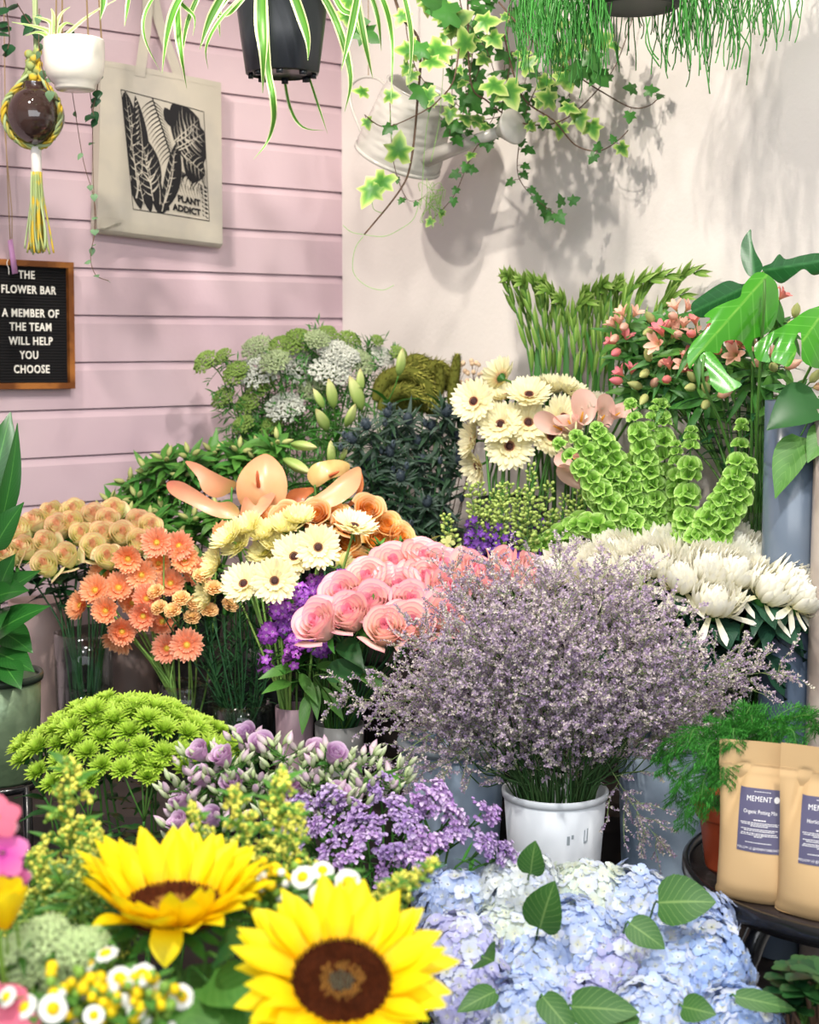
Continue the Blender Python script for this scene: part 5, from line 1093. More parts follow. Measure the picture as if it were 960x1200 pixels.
# ---- peach anthuriums
from mathutils.geometry import delaunay_2d_cdt
def cutleaf(lb, pts, Y0, rib, fold, m, slope=0.0, name='monstera_leaf', bow=0.0, org=(680, 260), zs=3.43, key='palstro', cat='leaf', piece='leaf_blade', group=None, ripple=.004):
    """leaf blade with its own cut outline: a curved sheet folded along its rib, stalk running down into the vase"""
    tr = lambda x, y: Vector((org[0] + x / zs, org[1] + y / zs)); q = [tr(*p) for p in pts]; a, b = [tr(*p) for p in rib]; ab = (b - a).normalized(); ln = (b - a).length
    n = len(q); out = []
    for i in range(n):
        p0, p1, p2, p3 = q[i - 1], q[i], q[(i + 1) % n], q[(i + 2) % n]
        for k in range(4):
            t = k / 4; out.append(.5 * ((2 * p1) + (p2 - p0) * t + (2 * p0 - 5 * p1 + 4 * p2 - p3) * t * t + (3 * p1 - p0 - 3 * p2 + p3) * t ** 3))
    N = len(out); xs = [p.x for p in out]; ys = [p.y for p in out]; inner = []
    x = min(xs)
    while x < max(xs):
        y = min(ys)
        while y < max(ys): inner.append(Vector((x + .3, y + .2))); y += 3.1
        x += 3.1
    vs, _, fs, _, _, _ = delaunay_2d_cdt(out + inner, [], [list(range(N))], 1, 1e-4)
    side = Vector((-ab.y, ab.x)); mb = MB(); w3, at = [], []
    for v in vs:
        r_ = v - a; al = r_.dot(ab) / ln; d = r_.dot(side) / 40
        Yv = Y0 + fold * (abs(d) ** 1.6) * .05 + slope * (al - .5) * .1 + bow * (al - .5) ** 2 * .12 + ripple * sin(d * 9 + al * 4) * min(1, abs(d))
        w3.append(P(v.x, v.y, Yv)); at.append((min(1, max(0, al)), min(1, abs(d)), .5, 1))
    mb.add(w3, [tuple(f) for f in fs], m, at); o = P(a.x, a.y, Y0); base, pts_ = stem_path(key, o, (Vector((0, 0, 1))), .05); t = thing(name, lb, cat, base, group); stem(t, pts_, .0028, G_stem); lpart(piece, mb, t); return t
M_spy = mat('yellowish_anthurium_spathe', '#d8b878', .3, .5, trans=.2, coat=.15, noise=('#c99a60', 24, 3, .45, .7)); M_spo = mat('bronze_orange_spathe', '#c9794a', .3, .5, trans=.2, coat=.15, noise=('#a85a38', 24, 3, .45, .7))
for pts, rib, Yv, fold, slope, bow, m_, sp_, lb in (
    ([(345, 520), (300, 545), (262, 590), (246, 640), (258, 700), (305, 740), (385, 742), (425, 700), (438, 640), (425, 580), (395, 540), (370, 522)], ((340, 735), (352, 525)), 3.10, -.9, .3, .8, M_spathe, (330, 640, 325, 580), 'upright peach anthurium, largest heart in the middle'),
    ([(55, 548), (100, 553), (150, 580), (200, 605), (250, 630), (215, 668), (165, 682), (120, 655), (100, 605)], ((230, 640), (60, 550)), 3.09, -.7, -.3, .6, M_spathe, None, 'peach anthurium folded open beside the largest heart'),
    ([(-10, 622), (40, 622), (100, 655), (170, 698), (225, 697), (258, 730), (247, 757), (200, 760), (150, 747), (80, 712), (15, 678), (-12, 650)], ((235, 735), (0, 640)), 3.05, -1.2, .5, .4, M_spathe, None, 'peach anthurium drooping sideways towards the orange gerberas'),
    ([(282, 678), (264, 720), (254, 790), (262, 802), (320, 765), (378, 700), (392, 660), (340, 680), (318, 712)], ((262, 795), (330, 690)), 3.04, -1.4, .3, .3, M_spathe, None, 'narrow peach anthurium folded round, below the largest heart'),
    ([(480, 718), (520, 690), (580, 650), (640, 600), (700, 566), (716, 590), (702, 650), (640, 702), (580, 724), (520, 726)], ((490, 718), (708, 575)), 3.04, -.9, .4, .5, M_spathe, None, 'long peach anthurium pointing at the thistles'),
    ([(512, 602), (530, 562), (570, 546), (630, 540), (672, 558), (658, 592), (600, 612), (552, 642), (530, 634)], ((540, 630), (655, 555)), 3.10, .8, .3, .5, M_spy, (600, 600, 632, 582), 'yellow centred peach anthurium behind the long one'),
    ([(430, 692), (450, 655), (500, 645), (548, 648), (510, 682), (480, 722), (440, 724)], ((440, 715), (530, 652)), 3.08, -.8, .2, .4, M_spo, None, 'small bronze pink anthurium tucked between the hearts'),
    ([(702, 568), (720, 600), (722, 650), (690, 706), (640, 724), (680, 690), (704, 640)], ((660, 715), (712, 590)), 3.07, -.8, .2, .4, M_spo, None, 'bronze edged anthurium against the dark thistles')):
    t = cutleaf(lb, pts, Yv, rib, fold, m_, slope, 'peach_anthurium', bow, (200, 370), 3.2, 'anth', 'anthurium', 'spathe', 'peach anthuriums', .003)
    if sp_: mb = MB(); a_, b_ = P(200 + sp_[0] / 3.2, 370 + sp_[1] / 3.2, Yv - .004), P(200 + sp_[2] / 3.2, 370 + sp_[3] / 3.2, Yv - .035); mb.tube(smooth([a_, a_.lerp(b_, .5) + Vector((0, -.006, 0)), b_], 4), [.0042, .0042, .004, .004, .0038, .0034, .003, .002, .001][:9], 8, M_spadix); lpart('spadix', mb, t)
# ---- lace flowers
am = [(241, 425, 'green', 30), (300, 408, 'pale', 34), (304, 434, 'white', 50), (350, 400, 'green', 34), (384, 391, 'green', 22), (408, 400, 'green', 28), (442, 399, 'green', 15), (350, 430, 'white', 52), (387, 436, 'white', 44), (420, 424, 'pale', 36), (334, 478, 'white', 42), (262, 467, 'green', 28), (277, 438, 'green', 32), (331, 408, 'green', 34), (391, 412, 'white', 36), (448, 418, 'white', 28), (306, 452, 'green', 34), (368, 456, 'pale', 36), (467, 415, 'green', 22), (262, 418, 'green', 22), (372, 398, 'pale', 28), (285, 498, 'green', 26), (322, 424, 'pale', 34), (406, 418, 'white', 30), (290, 474, 'green', 28), (318, 500, 'green', 26)]
for i, (x, y, kd, w_) in enumerate(am):
    Yv = 3.5 + U(-.05, .04); f = toward((x - 355) / 160, -.75, .75); H = P(x, y, Yv)
    lbl = {'white': 'round white lace flower head in the bunch against the pink boards', 'pale': 'sage white lace flower head in the bunch against the pink boards', 'green': 'unripe green lace flower head in the bunch against the pink boards'}[kd]
    if i == 0: lbl = 'green lace flower head reaching farthest out over the pink boards'
    if i == 6: lbl = 'tiny green lace bud standing highest before the white wall'
    base, pts = stem_path('ammi', H, f, .06); t = thing('lace_flower', lbl, 'lace flower', base, 'lace flowers'); stem(t, pts, .0018, G_stem); part('umbel', umbel(kd, rng.randrange(3)), t, face(H, f, U(0, 6), rpx(w_ * 1.22, Yv)))
    ml = MB()
    for k in range(34):
        fr = U(.5, .90); q = pts[int(fr * (len(pts) - 1))]; d = rdir(-.3); e = q + d.normalized() * U(.03, .06); ml.tube([q, e], .0006, 3, G_mid, cap=False)
        for j in range(5): e2 = q.lerp(e, .3 + .17 * j); blade(ml, e2, d + rdir(), .022, .0045, G_mid, lance, 0, .2, nu=2)
    lpart('foliage', ml, t)
# ---- lily buds
for (buds, sx, sy, lb) in (([(391, 478, (-.15, -.4, 1), 34), (379, 478, (-.5, -.3, 1), 24), (384, 504, (-.35, -.7, .75), 34)], 396, 505, 'lily stem with three green buds under the white lace flowers'), ([(424, 480, (-.35, -.35, 1), 40), (421, 462, (.05, -.2, 1), 28), (405, 500, (.4, -.5, .9), 30)], 420, 508, 'lily stem with the largest green bud beside the millet plumes'), ([(467, 440, (.15, -.3, 1), 30)], 455, 470, 'lily stem whose single bud tops the millet plumes'), ([(341, 520, (.95, -.3, -.12), 30), (332, 538, (.9, -.4, -.42), 36)], 336, 560, 'lily stem with two pale buds lying over the anthuriums'), ([(388, 545, (0, -.3, 1), 28), (399, 540, (.5, -.4, 1), 18)], 392, 560, 'lily stem with a pale bud between anthuriums and thistles')):
    Yv = 3.3 if sy < 550 else 3.22; top_ = P(sx, sy, Yv + .03); base, pts = stem_path('lily', top_, (0, 0, 1)); t = thing('budding_lily', lb, 'lily', base, 'green lilies in bud'); stem(t, pts, .003, G_stem)
    for x, y, d, ln in buds:
        p = P(x, y, Yv - .02); so = MB(); so.tube(smooth([top_, top_.lerp(p, .6) + Vector((0, 0, -.006)), p], 3), .0015, 5, G_stem); 
        q = Vector((0, 0, 1)).rotation_difference(Vector(d).normalized()).to_matrix().to_4x4(); bo = part('bud', lilybud(0), t, T(p) @ q @ Matrix.Scale(rpx(ln * 1.1, Yv), 4)); lpart('bud_stalk', so, bo)
    ml = MB(); leaves_on(ml, pts, 12, .10, .018, G_mid, .5, 1.0, lance, .4, .5, .9); lpart('foliage', ml, t)
# ---- millet plumes
for pl, lb in (([(440, 470), (452, 446), (478, 436), (500, 450), (507, 478)], 'arching olive millet plume, broadest loop over the thistles'), ([(446, 482), (458, 462), (480, 458), (502, 470)], 'olive millet plume lying under the broadest loop'), ([(450, 490), (470, 476), (495, 474), (515, 484)], 'lowest olive millet plume touching the thistles'), ([(440, 462), (450, 446), (466, 440), (480, 448), (486, 464)], 'small curled olive millet plume by the lily bud'), ([(512, 468), (516, 448), (514, 427)], 'short upright olive millet plume beside the berries'), ([(528, 476), (532, 446), (536, 416)], 'tallest upright olive millet plume against the white wall'), ([(495, 450), (506, 432), (520, 436), (524, 456)], 'drooping olive millet plume behind the tall one'), ([(470, 440), (484, 424), (500, 430), (510, 444)], 'topmost curved olive millet plume')):
    Yv = 3.40 + U(-.04, .04); w3 = [P(x, y, Yv) for x, y in pl]; base, pts = stem_path('millet', w3[0], (0, 0, 1)); t = thing('millet_plume', lb, 'millet', base, 'millet plumes'); stem(t, pts, .0018, G_stem); mb = MB(); plume(w3, .030 if len(pl) > 3 else .019, mb); lpart('plume', mb, t); ml = MB(); leaves_on(ml, pts, 3, .13, .012, G_mid, .5, .95, lance, .3, .9, .8); lpart('foliage', ml, t)
# ---- cream pink berries
for k, (x, y) in enumerate(((520, 440), (537, 434), (555, 432), (566, 440), (528, 452), (548, 452))):
    H = P(x, y + 14, 3.52); base, pts = stem_path('millet', H, (0, 0, 1)); t = thing('berry_sprig', 'sprig of cream pink berries between the millet and the cream gerberas', 'berries', base, 'cream pink berries'); stem(t, pts, .0015, M_brownstem)
    for j in range(8):
        p = P(x + U(-11, 11), y + U(-10, 12), 3.52 + U(-.02, .02)); mb = MB(); mb.ball((0, 0, 0), rpx(U(2.4, 3.4), 3.5), M_hyp, 9, 6, U(0, 1)); o = part('berry', mb.mesh('berry'), t, T(p)); mb = MB(); mb.tube([p, p.lerp(H, .6) + Vector((0, 0, -.004)), H], .0006, 4, M_brownstem); lpart('berry_stalk', mb, o)
    ml = MB(); leaves_on(ml, pts, 3, .035, .016, G_deep, .8, 1, ovate); lpart('foliage', ml, t)
# ---- thistles
er = [(461, 510), (458, 531), (489, 518), (519, 565), (537, 540), (444, 580), (431, 499), (522, 484), (478, 493), (494, 540), (428, 546), (505, 500), (535, 510), (470, 560), (448, 620), (500, 590), (415, 515), (540, 480), (440, 520), (480, 600), (525, 610), (455, 485)]
for k, (x, y) in enumerate(er):
    Yv = 3.24 + U(-.05, .05); H = P(x, y + 3, Yv); f = toward((x - 480) / 140, -.6, .9); base, pts = stem_path('eryngium', H, f, .03); t = thing('thistle', 'dark blue green spiny thistle in the thick bunch before the white wall', 'thistle', base, 'dark blue thistles'); stem(t, pts, .0018, G_stemd); mx = face(H, f, U(0, 6), .078 * U(.75, 1.1)); cn, br = thistle(k % 3); part('cone', cn, t, mx); part('bract', br, t, mx)
    ml = MB()
    for j in range(44):
        fr = U(.35, .99); q = pts[int(fr * (len(pts) - 1))]; d = rdir(-.2) ; blade(ml, q, d, U(.03, .065), .010, M_eryl if U(0, 1) < .7 else M_eryb, lance, .3, U(-.3, .8), nu=4)
    for j in range(2):
        d = rdir(-.6).normalized(); q = pts[int(.8 * (len(pts) - 1))]; e = q + d * .05; ml.tube([q, e], .0009, 3, M_eryb); ml.ball(e, (.006, .006, .009), M_ery, 6, 4, U(0, 1))
        for i in range(8): blade(ml, e, Vector((cos(i * .8), sin(i * .8), .3)), .022, .004, M_eryb, lance, .2, -.2, nu=3)
    lpart('foliage', ml, t)
# ---- leafy green alstroemeria in bud
ag = [(130, 590), (152, 566), (172, 552), (195, 540), (222, 536), (250, 532), (280, 530), (305, 528), (160, 586), (186, 575), (190, 600), (150, 606), (215, 560), (240, 548), (300, 540), (325, 520), (118, 604), (205, 630), (225, 610), (235, 655), (175, 612), (255, 600)]
for k, (x, y) in enumerate(ag):
    Yv = 3.32 + U(-.06, .06) - (.08 if y > 605 else 0); H = P(x, y, Yv); f = toward((x - 225) / 160, -.55, .9); base, pts = stem_path('alstro', H, f, .04); t = thing('green_alstroemeria', 'leafy green alstroemeria stem in tight bud behind the anthuriums', 'alstroemeria', base, 'green alstroemeria in bud'); stem(t, pts, .0022, G_stem)
    mx = face(H, f).to_3x3(); mb = MB()
    for j in range(3): a = j * 2.1 + k; d = mx @ Vector((cos(a) * .8, sin(a) * .8, .7)); p = H + d * .010; mb.tube([H, p], .0012, 4, G_stem); bud(mb, p, d, .026, .012, M_als)
    lpart('bud_cluster', mb, t); ml = MB()
    for j in range(30): a = j * 2.4; d = mx @ Vector((cos(a), sin(a), U(-.2, 1.3))); blade(ml, H - (mx @ Vector((0, 0, 1))) * U(.0, .06), d, U(.045, .072), U(.015, .023), G_mid if U(0, 1) < .35 else G_leaf, lance, .3, U(.1, 1.0), 0, mx @ Vector((0, 0, 1)), 6)
    leaves_on(ml, pts, 8, .055, .015, G_mid, .35, .85); lpart('foliage', ml, t)
for x, y in ((235, 607), (250, 612), (218, 560)):
    pass
# ---- gladioli in bud
gl = [(596, 322, 628, 470), (606, 324, 634, 470), (616, 328, 640, 470), (628, 326, 646, 470), (638, 330, 650, 470), (648, 338, 655, 470), (660, 348, 662, 470), (676, 352, 672, 470), (684, 342, 680, 470), (693, 338, 688, 470), (703, 332, 694, 470), (713, 336, 700, 470), (724, 330, 706, 470), (760, 322, 722, 440), (794, 318, 752, 440), (742, 326, 716, 440), (778, 345, 738, 440)]
for k, (x, y, xb, yb) in enumerate(gl):
    Yv = 3.22 + U(-.03, .03) if x < 735 else 3.08; tipd = -1 if x < 672 else 1; bendx = ((4, 12, 7, 15)[k % 4] if x < 735 else 26) * tipd
    w3 = [P(xb, yb, Yv), P(xb + (x - xb) * .4, yb + (y - yb) * .5, Yv), P(x - bendx * .25, y + 22, Yv), P(x + bendx * .35, y + 3, Yv - .02), P(x + bendx, y + 2, Yv - .03)]
    base, p0 = stem_path('glad', w3[0], (0, 0, 1)); lb = 'tall green gladiolus spike in bud before the white wall' if x < 735 else ('pale green gladiolus tip curling over beside the pink alstroemeria')
    t = thing('gladiolus', lb, 'gladiolus', base, 'gladioli in bud' if x < 735 else 'curling gladiolus tips'); sm = smooth(w3, 6); stem(t, p0[:-1] + sm, .0034, G_stem, taper=.4); mb = MB(); n = len(sm)
    for j in range(12):
        i = min(n - 2, int(n * (.12 + .86 * (j / 12) ** .9))); p = sm[i]; tg = (sm[i + 1] - sm[i - 1]).normalized() if i else Vector((0, 0, 1)); s = tg.cross(Vector((U(-.3, .3), 1, 0))).normalized() * (1 if j % 2 else -1); L = (.068 - .042 * j / 12) * (1.15 if x > 735 else 1)
        mb.petal(mk(p, tg + s * .05, s, 1), L, .0135, lance, 0, .25, .9, M_glad, 5, 4, U(0, 1)); bud(mb, p + s * .002, tg + s * .06, L * .8, .0085, M_glad)
    lpart('bud_spike', mb, t)
    if k % 3 == 0: ml = MB(); blade(ml, w3[0] + Vector((0, 0, -.05)), (U(-.2, .2), -.1, 1), .22, .014, G_mid, lance, .3, .2, nu=8); lpart('foliage', ml, t)
# ---- pink alstroemeria on the right
pa = [(731, 408, 'red', -.5), (738, 448, 'red', -.4), (781, 404, 'open', -.1), (800, 396, 'pale', .2), (728, 392, 'pale', -.5), (765, 431, 'bud', -.2), (762, 457, 'bud', -.4), (788, 443, 'red', 0), (811, 436, 'open', .1), (821, 452, 'bud', 0), (832, 467, 'bud', .1), (861, 408, 'red', .1), (867, 418, 'open', .1), (905, 360, 'red', .2), (849, 416, 'red', 0), (942, 456, 'bud', .3), (910, 436, 'bud', .2), (893, 428, 'pale', .1), (737, 380, 'pale', -.3), (797, 374, 'pale', 0), (817, 392, 'red', .1), (930, 380, 'bud', .2), (770, 385, 'bud', -.1)]
for k, (x, y, kd, tx) in enumerate(pa):
    Yv = 2.98 - .0012 * (x - 720) + U(-.04, .02); H = P(x, y, Yv); f = toward(tx + U(-.1, .1), -.8, .5 if kd != 'bud' else .15); base, pts = stem_path('palstro', H, f, .05)
    what = {'red': 'salmon red half open alstroemeria cluster', 'open': 'wide open peach and pink alstroemeria', 'pale': 'pale peach alstroemeria cluster', 'bud': 'greenish closed alstroemeria bud cluster'}[kd]
    where = 'by the gladioli' if x < 775 else ('by the monstera leaf tip' if x < 840 else ('behind the glossy monstera leaves' if x < 900 else 'by the white wall at the frame edge'))
    t = thing('pink_alstroemeria', what + ' ' + where, 'alstroemeria', base, what + 's ' + where); stem(t, pts, .0022, G_stem); mx = face(H, f).to_3x3(); mb = MB(); m_ = {'red': M_alp, 'open': M_alp, 'pale': M_alpale, 'bud': M_als}[kd]
    for j in range(3):
        a = j * 1.6 + U(0, 1); d = mx @ Vector((cos(a) * .8, sin(a) * .8, .9)); p = H + d * .014; mb.tube([H - f * .02, H, p], .0012, 4, G_stem)
        if kd == 'open' or (kd in ('red', 'pale') and j < 2): trumpet(mb, face(p, d, a), .036 if kd == 'open' else .026, m_ if j % 2 else (M_alpale if kd == 'open' else m_), U(0, 1))
        else: bud(mb, p, d, .034, .017, m_ if kd != 'bud' else M_alpale if j == 0 else M_als)
    lpart('flower_cluster', mb, t); ml = MB()
    for j in range(12): a = j * 2.4; d = mx @ Vector((cos(a), sin(a), U(-.5, .4))); blade(ml, H - f * U(.02, .07), d, U(.05, .09), U(.012, .02), G_mid if U(0, 1) < .6 else G_leaf, lance, .3, U(.2, 1.0), 0, mx @ Vector((0, 0, 1)), 6)
    leaves_on(ml, pts, 7, .06, .014, G_deep, .5, .9); lpart('foliage', ml, t)
# ---- monstera and other large leaves
M_mon = mat('glossy_monstera_leaf', '#4fae2c', .24, .45, trans=.25, ramp=[(0, '#86c050'), (.05, '#4c9e2c'), (1, '#3c8a24')], chan=1, var=.1, coat=.4, veins=('#62ae40', 6)); M_mond = mat('dark_monstera_leaf', '#1f5a2a', .28, .5, trans=.1, ramp=[(0, '#3f7d45'), (.06, '#20592a'), (1, '#1b4f26')], chan=1, coat=.2, veins=('#2f6b38', 7))
cutleaf('bright glossy split monstera leaf hanging over the pink alstroemeria', [(740, 205), (700, 208), (655, 258), (643, 300), (600, 318), (540, 345), (498, 378), (524, 388), (505, 408), (528, 410), (480, 455), (445, 495), (430, 545), (440, 590), (462, 560), (500, 520), (556, 528), (578, 482), (640, 478), (672, 520), (705, 590), (697, 540), (690, 500), (700, 470), (740, 455), (775, 425), (795, 360), (798, 290), (785, 240)], 2.62, ((742, 225), (450, 560)), .5, M_mon, -.7, bow=.5)
cutleaf('bright glossy split monstera leaf cut by the frame edge', [(1010, 330), (940, 345), (900, 362), (830, 410), (775, 440), (730, 470), (700, 500), (705, 545), (725, 560), (765, 562), (755, 520), (780, 478), (800, 462), (778, 510), (768, 556), (805, 572), (842, 580), (870, 520), (862, 480), (885, 440), (890, 500), (895, 560), (960, 590), (1010, 560), (1060, 470), (1060, 380)], 2.58, ((985, 350), (840, 560)), .45, M_mon, -.6, bow=.4)
cutleaf('dark monstera leaf arching highest against the white wall', [(735, 180), (770, 165), (800, 130), (828, 150), (890, 135), (960, 125), (1030, 140), (1000, 190), (940, 215), (900, 190), (860, 215), (810, 248), (770, 225), (738, 205)], 2.74, ((735, 195), (1010, 150)), .6, M_mond, -.5)
cutleaf('dark monstera leaf behind the bright glossy one', [(448, 330), (490, 295), (550, 255), (600, 236), (650, 250), (700, 240), (690, 290), (640, 320), (570, 350), (500, 385), (455, 370)], 2.76, ((690, 250), (455, 360)), .4, M_mond, .4)
cutleaf('upright dark leaf tip against the white wall', [(685, 30), (652, 75), (645, 130), (660, 190), (690, 222), (735, 185), (705, 120), (690, 70)], 2.72, ((700, 215), (680, 40)), .5, M_mond, .2, 'tropical_leaf')
cutleaf('folded lime leaf tip under the glossy monstera', [(480, 545), (520, 520), (560, 560), (600, 620), (650, 655), (575, 690), (527, 655), (515, 600)], 2.585, ((500, 530), (620, 670)), -.4, M_mon, -.3, 'tropical_leaf')
leafthing('tropical_leaf', 'broad dark green leaf over the blue grey vase', 'leaf', 'palstro', P(958, 466, 2.62), (-.85, -.45, -.35), .11, .085, G_dark, ovate, cup=.3, bend=.5, up=(.1, -.7, .6))
leafthing('tropical_leaf', 'pointed green leaf hanging down before the blue grey vase', 'leaf', 'palstro', P(938, 512, 2.62), (-.45, -.3, -.85), .115, .060, G_leaf, ovate, cup=.3, bend=.3, up=(-.4, -.8, .3))
leafthing('tropical_leaf', 'bright green leaf at the frame edge above the blue grey vase', 'leaf', 'palstro', P(972, 500, 2.60), (-.6, -.4, -.75), .075, .05, G_leaf, ovate, cup=.3, bend=.3, up=(-.3, -.8, .4))
for k in range(16):
    x = U(865, 905); base, pts = stem_path('palstro', P(x, 480 + U(-30, 20), 2.84), (0, 0, 1)); t = thing('bare_alstroemeria', 'bare green alstroemeria stem standing in the clear glass vase', 'alstroemeria', base, 'bare alstroemeria stems'); stem(t, pts, .0023, G_stem); ml = MB(); leaves_on(ml, pts, 3, .06, .014, G_dark, .8, 1); lpart('foliage', ml, t)
# ---- bells of ireland
be = [([(620, 650), (700, 600), (745, 545), (772, 468)], 'bells of ireland spike rising to the highest tip, beside the alstroemeria'), ([(800, 640), (806, 580), (811, 500)], 'narrow upright bells of ireland spike with dark gaps on both sides'), ([(815, 634), (836, 600), (862, 560), (870, 492)], 'outermost bells of ireland spike curving up by the glass vase'), ([(770, 640), (725, 600), (690, 560), (652, 516)], 'bells of ireland spike leaning out over the blush callas'), ([(775, 630), (735, 580), (700, 540), (672, 508)], 'second bells of ireland spike leaning to the callas'), ([(770, 640), (740, 580), (715, 530), (697, 498)], 'bells of ireland spike between the leaning ones and the upright one'), ([(750, 640), (715, 622), (690, 615), (668, 618)], 'lowest bells of ireland spike pointing at the delphinium'), ([(775, 640), (765, 570), (752, 520), (738, 470)], 'bells of ireland spike under the alstroemeria buds'), ([(790, 645), (782, 590), (778, 520), (776, 470)], 'straight bells of ireland spike in the middle of the bunch'), ([(735, 645), (722, 610), (712, 570), (706, 530)], 'short bells of ireland spike low behind the white chrysanthemums'), ([(840, 640), (850, 610), (868, 580), (880, 540)], 'drooping bells of ireland spike at the glass vase rim'), ([(765, 640), (755, 610), (748, 580), (742, 550)], 'small bells of ireland spike low in the middle'), ([(760, 645), (728, 625), (705, 590), (688, 575)], 'bells of ireland spike just above the lowest one'), ([(770, 640), (745, 618), (725, 600), (712, 575)], 'bells of ireland spike filling the low middle of the bunch'), ([(790, 640), (772, 620), (768, 580), (766, 540)], 'bells of ireland spike hidden behind the straight one'), ([(800, 645), (792, 600), (795, 560), (792, 520)], 'bells of ireland spike next to the dark gap')]
bc = bellcup(0)
for k, (pl, lb) in enumerate(be):
    Yv = 2.86 - .0006 * (pl[-1][0] - 650) * (pl[-1][0] > 800) + (.04 if k in (0, 8, 9) else 0) - (.04 if k in (6, 3) else 0); w3 = [P(x, y, Yv) for x, y in pl]; base, p0 = stem_path('bells', w3[0], (0, 0, 1)); t = thing('bells_of_ireland', lb, 'bells of ireland', base, 'bells of ireland'); sm = smooth(w3, 8); stem(t, p0[:-1] + sm, .003, G_stem, taper=.5); mb = MB(); n = len(sm); Ltot = sum((sm[i + 1] - sm[i]).length for i in range(n - 1)); nw = max(4, int(Ltot / .0175))
    for j in range(nw):
        fr = j / (nw - 1); i = min(n - 2, int(fr * (n - 1))); p = sm[i]; tg = (sm[i + 1] - sm[i]).normalized(); a0 = tg.orthogonal().normalized(); b0 = tg.cross(a0); s = (.030 if fr < .65 else .030 - .017 * (fr - .65) / .35) * U(.9, 1.1)
        for q in range(6):
            an = q * pi / 3 + j * .5 + U(-.15, .15); d = (a0 * cos(an) + b0 * sin(an)) + tg * (.25 + .5 * fr); Mx = face(p + d.normalized() * .004, d, U(0, 6), s); mb.add([Mx @ Vector(v) for v in bc.v], bc.f[:70], M_bell, [(a[0], a[1], U(0, 1), 1) for a in bc.a])
    lpart('bell_whorls', mb, t)
# ---- blush callas
for x, y, f, s, v, lb in ((655, 502, (-.75, -.7, .35), .085, 1, 'blush calla pointing at the cream gerberas'), (682, 490, (.1, -.7, .8), .085, 0, 'blush calla standing between gerberas and bells of ireland'), (706, 492, (.3, -.8, .6), .085, 0, 'blush calla opened flat under the alstroemeria buds'), (676, 538, (-.8, -.6, .1), .07, 1, 'small blush calla half behind the bells of ireland'), (680, 560, (-.75, -.7, -.15), .08, 2, 'lowest blush calla drooping over the delphinium'), (722, 486, (.5, -.8, .5), .07, 0, 'blush calla peeping out over the bells of ireland'), (668, 496, (-.3, -.8, .5), .08, 0, 'blush calla in the middle of its group')):
    H = P(x, y, 2.98); f = Vector(f).normalized(); flower('blush_calla', lb, 'calla lily', 'blush callas', 'calla', H - f * s * .45, f, s, list(zip(('spathe', 'spadix'), calla(v))), .003, G_stem)
H = P(697, 477, 3.0); flower('pale_pink_mum', 'spiky pale pink bloom above the blush callas', 'chrysanthemum', None, 'calla', H, (.1, -.8, .6), .055, list(zip(('petals', 'calyx'), (lambda r: r)(mum('white', 9)))), .002, G_stem)
# ---- white chrysanthemums
wm = [(797, 682, 0), (833, 710, 0), (893, 695, 0), (928, 703, 0), (742, 674, 0), (725, 655, 1), (684, 668, 1), (664, 674, 1), (780, 650, 1), (820, 648, 1), (853, 645, 1), (880, 660, 1), (857, 676, 0), (907, 672, 1), (706, 674, 0), (827, 672, 0), (767, 664, 0), (916, 688, 0), (750, 648, 2), (800, 645, 2), (838, 640, 2), (872, 650, 2)]
for (x, y, bk), nm in zip(wm, row_names([q[:2] for q in wm], ('back', 'middle', 'front'))):
    Yv = 2.63 + .09 * bk + .0011 * (700 - y); H = P(x, y + 8, Yv); f = toward((x - 800) / 190, -.55 + .15 * bk, .85); s = .127 if bk == 0 else .12
    flower('white_chrysanthemum', 'large white incurved chrysanthemum, ' + nm, 'chrysanthemum', 'white chrysanthemums', 'mum', H, f, s, list(zip(('petals', 'calyx'), mum('white', rng.randrange(4)))), .0034, G_stem, fol=lambda ml, p: leaves_on(ml, p, 12, .10, .06, G_mumleaf, .62, .93, lobed, .25, -.1, .9, .10))
# ---- delphinium
de = [(622, 545, 655), (562, 566, 650), (549, 570, 640), (597, 566, 655), (644, 566, 650), (580, 576, 660), (522, 604, 665), (662, 581, 655), (680, 577, 645), (610, 572, 660), (704, 624, 668), (590, 590, 665), (632, 592, 662), (570, 600, 662), (606, 590, 668), (575, 590, 664), (648, 600, 668), (556, 596, 660), (620, 575, 660), (588, 568, 655)]
for k, (x, y, yb) in enumerate(de):
    Yv = 2.92 + U(-.05, .05); top_ = P(x, y, Yv); lo = P(x + U(-5, 5) + (605 - x) * .12, yb + 15, Yv); base, p0 = stem_path('delph', lo, (0, 0, 1)); lb = 'tall green delphinium tip standing above the others' if k == 0 else ('delphinium spike bending out by the pink roses' if k == 6 else 'delphinium spike with green buds above violet florets')
    t = thing('delphinium', lb, 'delphinium', base, 'delphinium spikes'); sm = smooth([lo, lo.lerp(top_, .5) + Vector((U(-.008, .008), 0, 0)), top_], 8); stem(t, p0[:-1] + sm, .0016, G_stem, taper=.5); mb, mf = MB(), MB(); n = len(sm); pur = .48 if k % 3 else .25
    for j in range(64):
        fr = j / 63; i = min(n - 2, int(fr * (n - 1))); p = sm[i].lerp(sm[i + 1], U(0, 1)); an = j * 2.4; d = Vector((cos(an), sin(an), .5)); L = .022 * (1 - .8 * fr) + .003; q = p + d * L
        if fr < pur and k != 6: floret5(mf, face(q, d + Vector((0, -.3, 0)), U(0, 6)), .0088, M_del, U(0, 1), 5, .7, .6); mf.tube([p, q], .0006, 3, G_stem, cap=False)
        else:
            mb.tube([p, q], .0006, 3, G_stem, cap=False); r = .0066 * (1 - .45 * fr); mb.ball(q, (r * .75, r * .75, r * 1.1), M_delg, 6, 4, U(0, 1), d)
    if mb.v: lpart('bud_spike', mb, t)
    if mf.v: lpart('floret_spike', mf, t, 'violet florets')
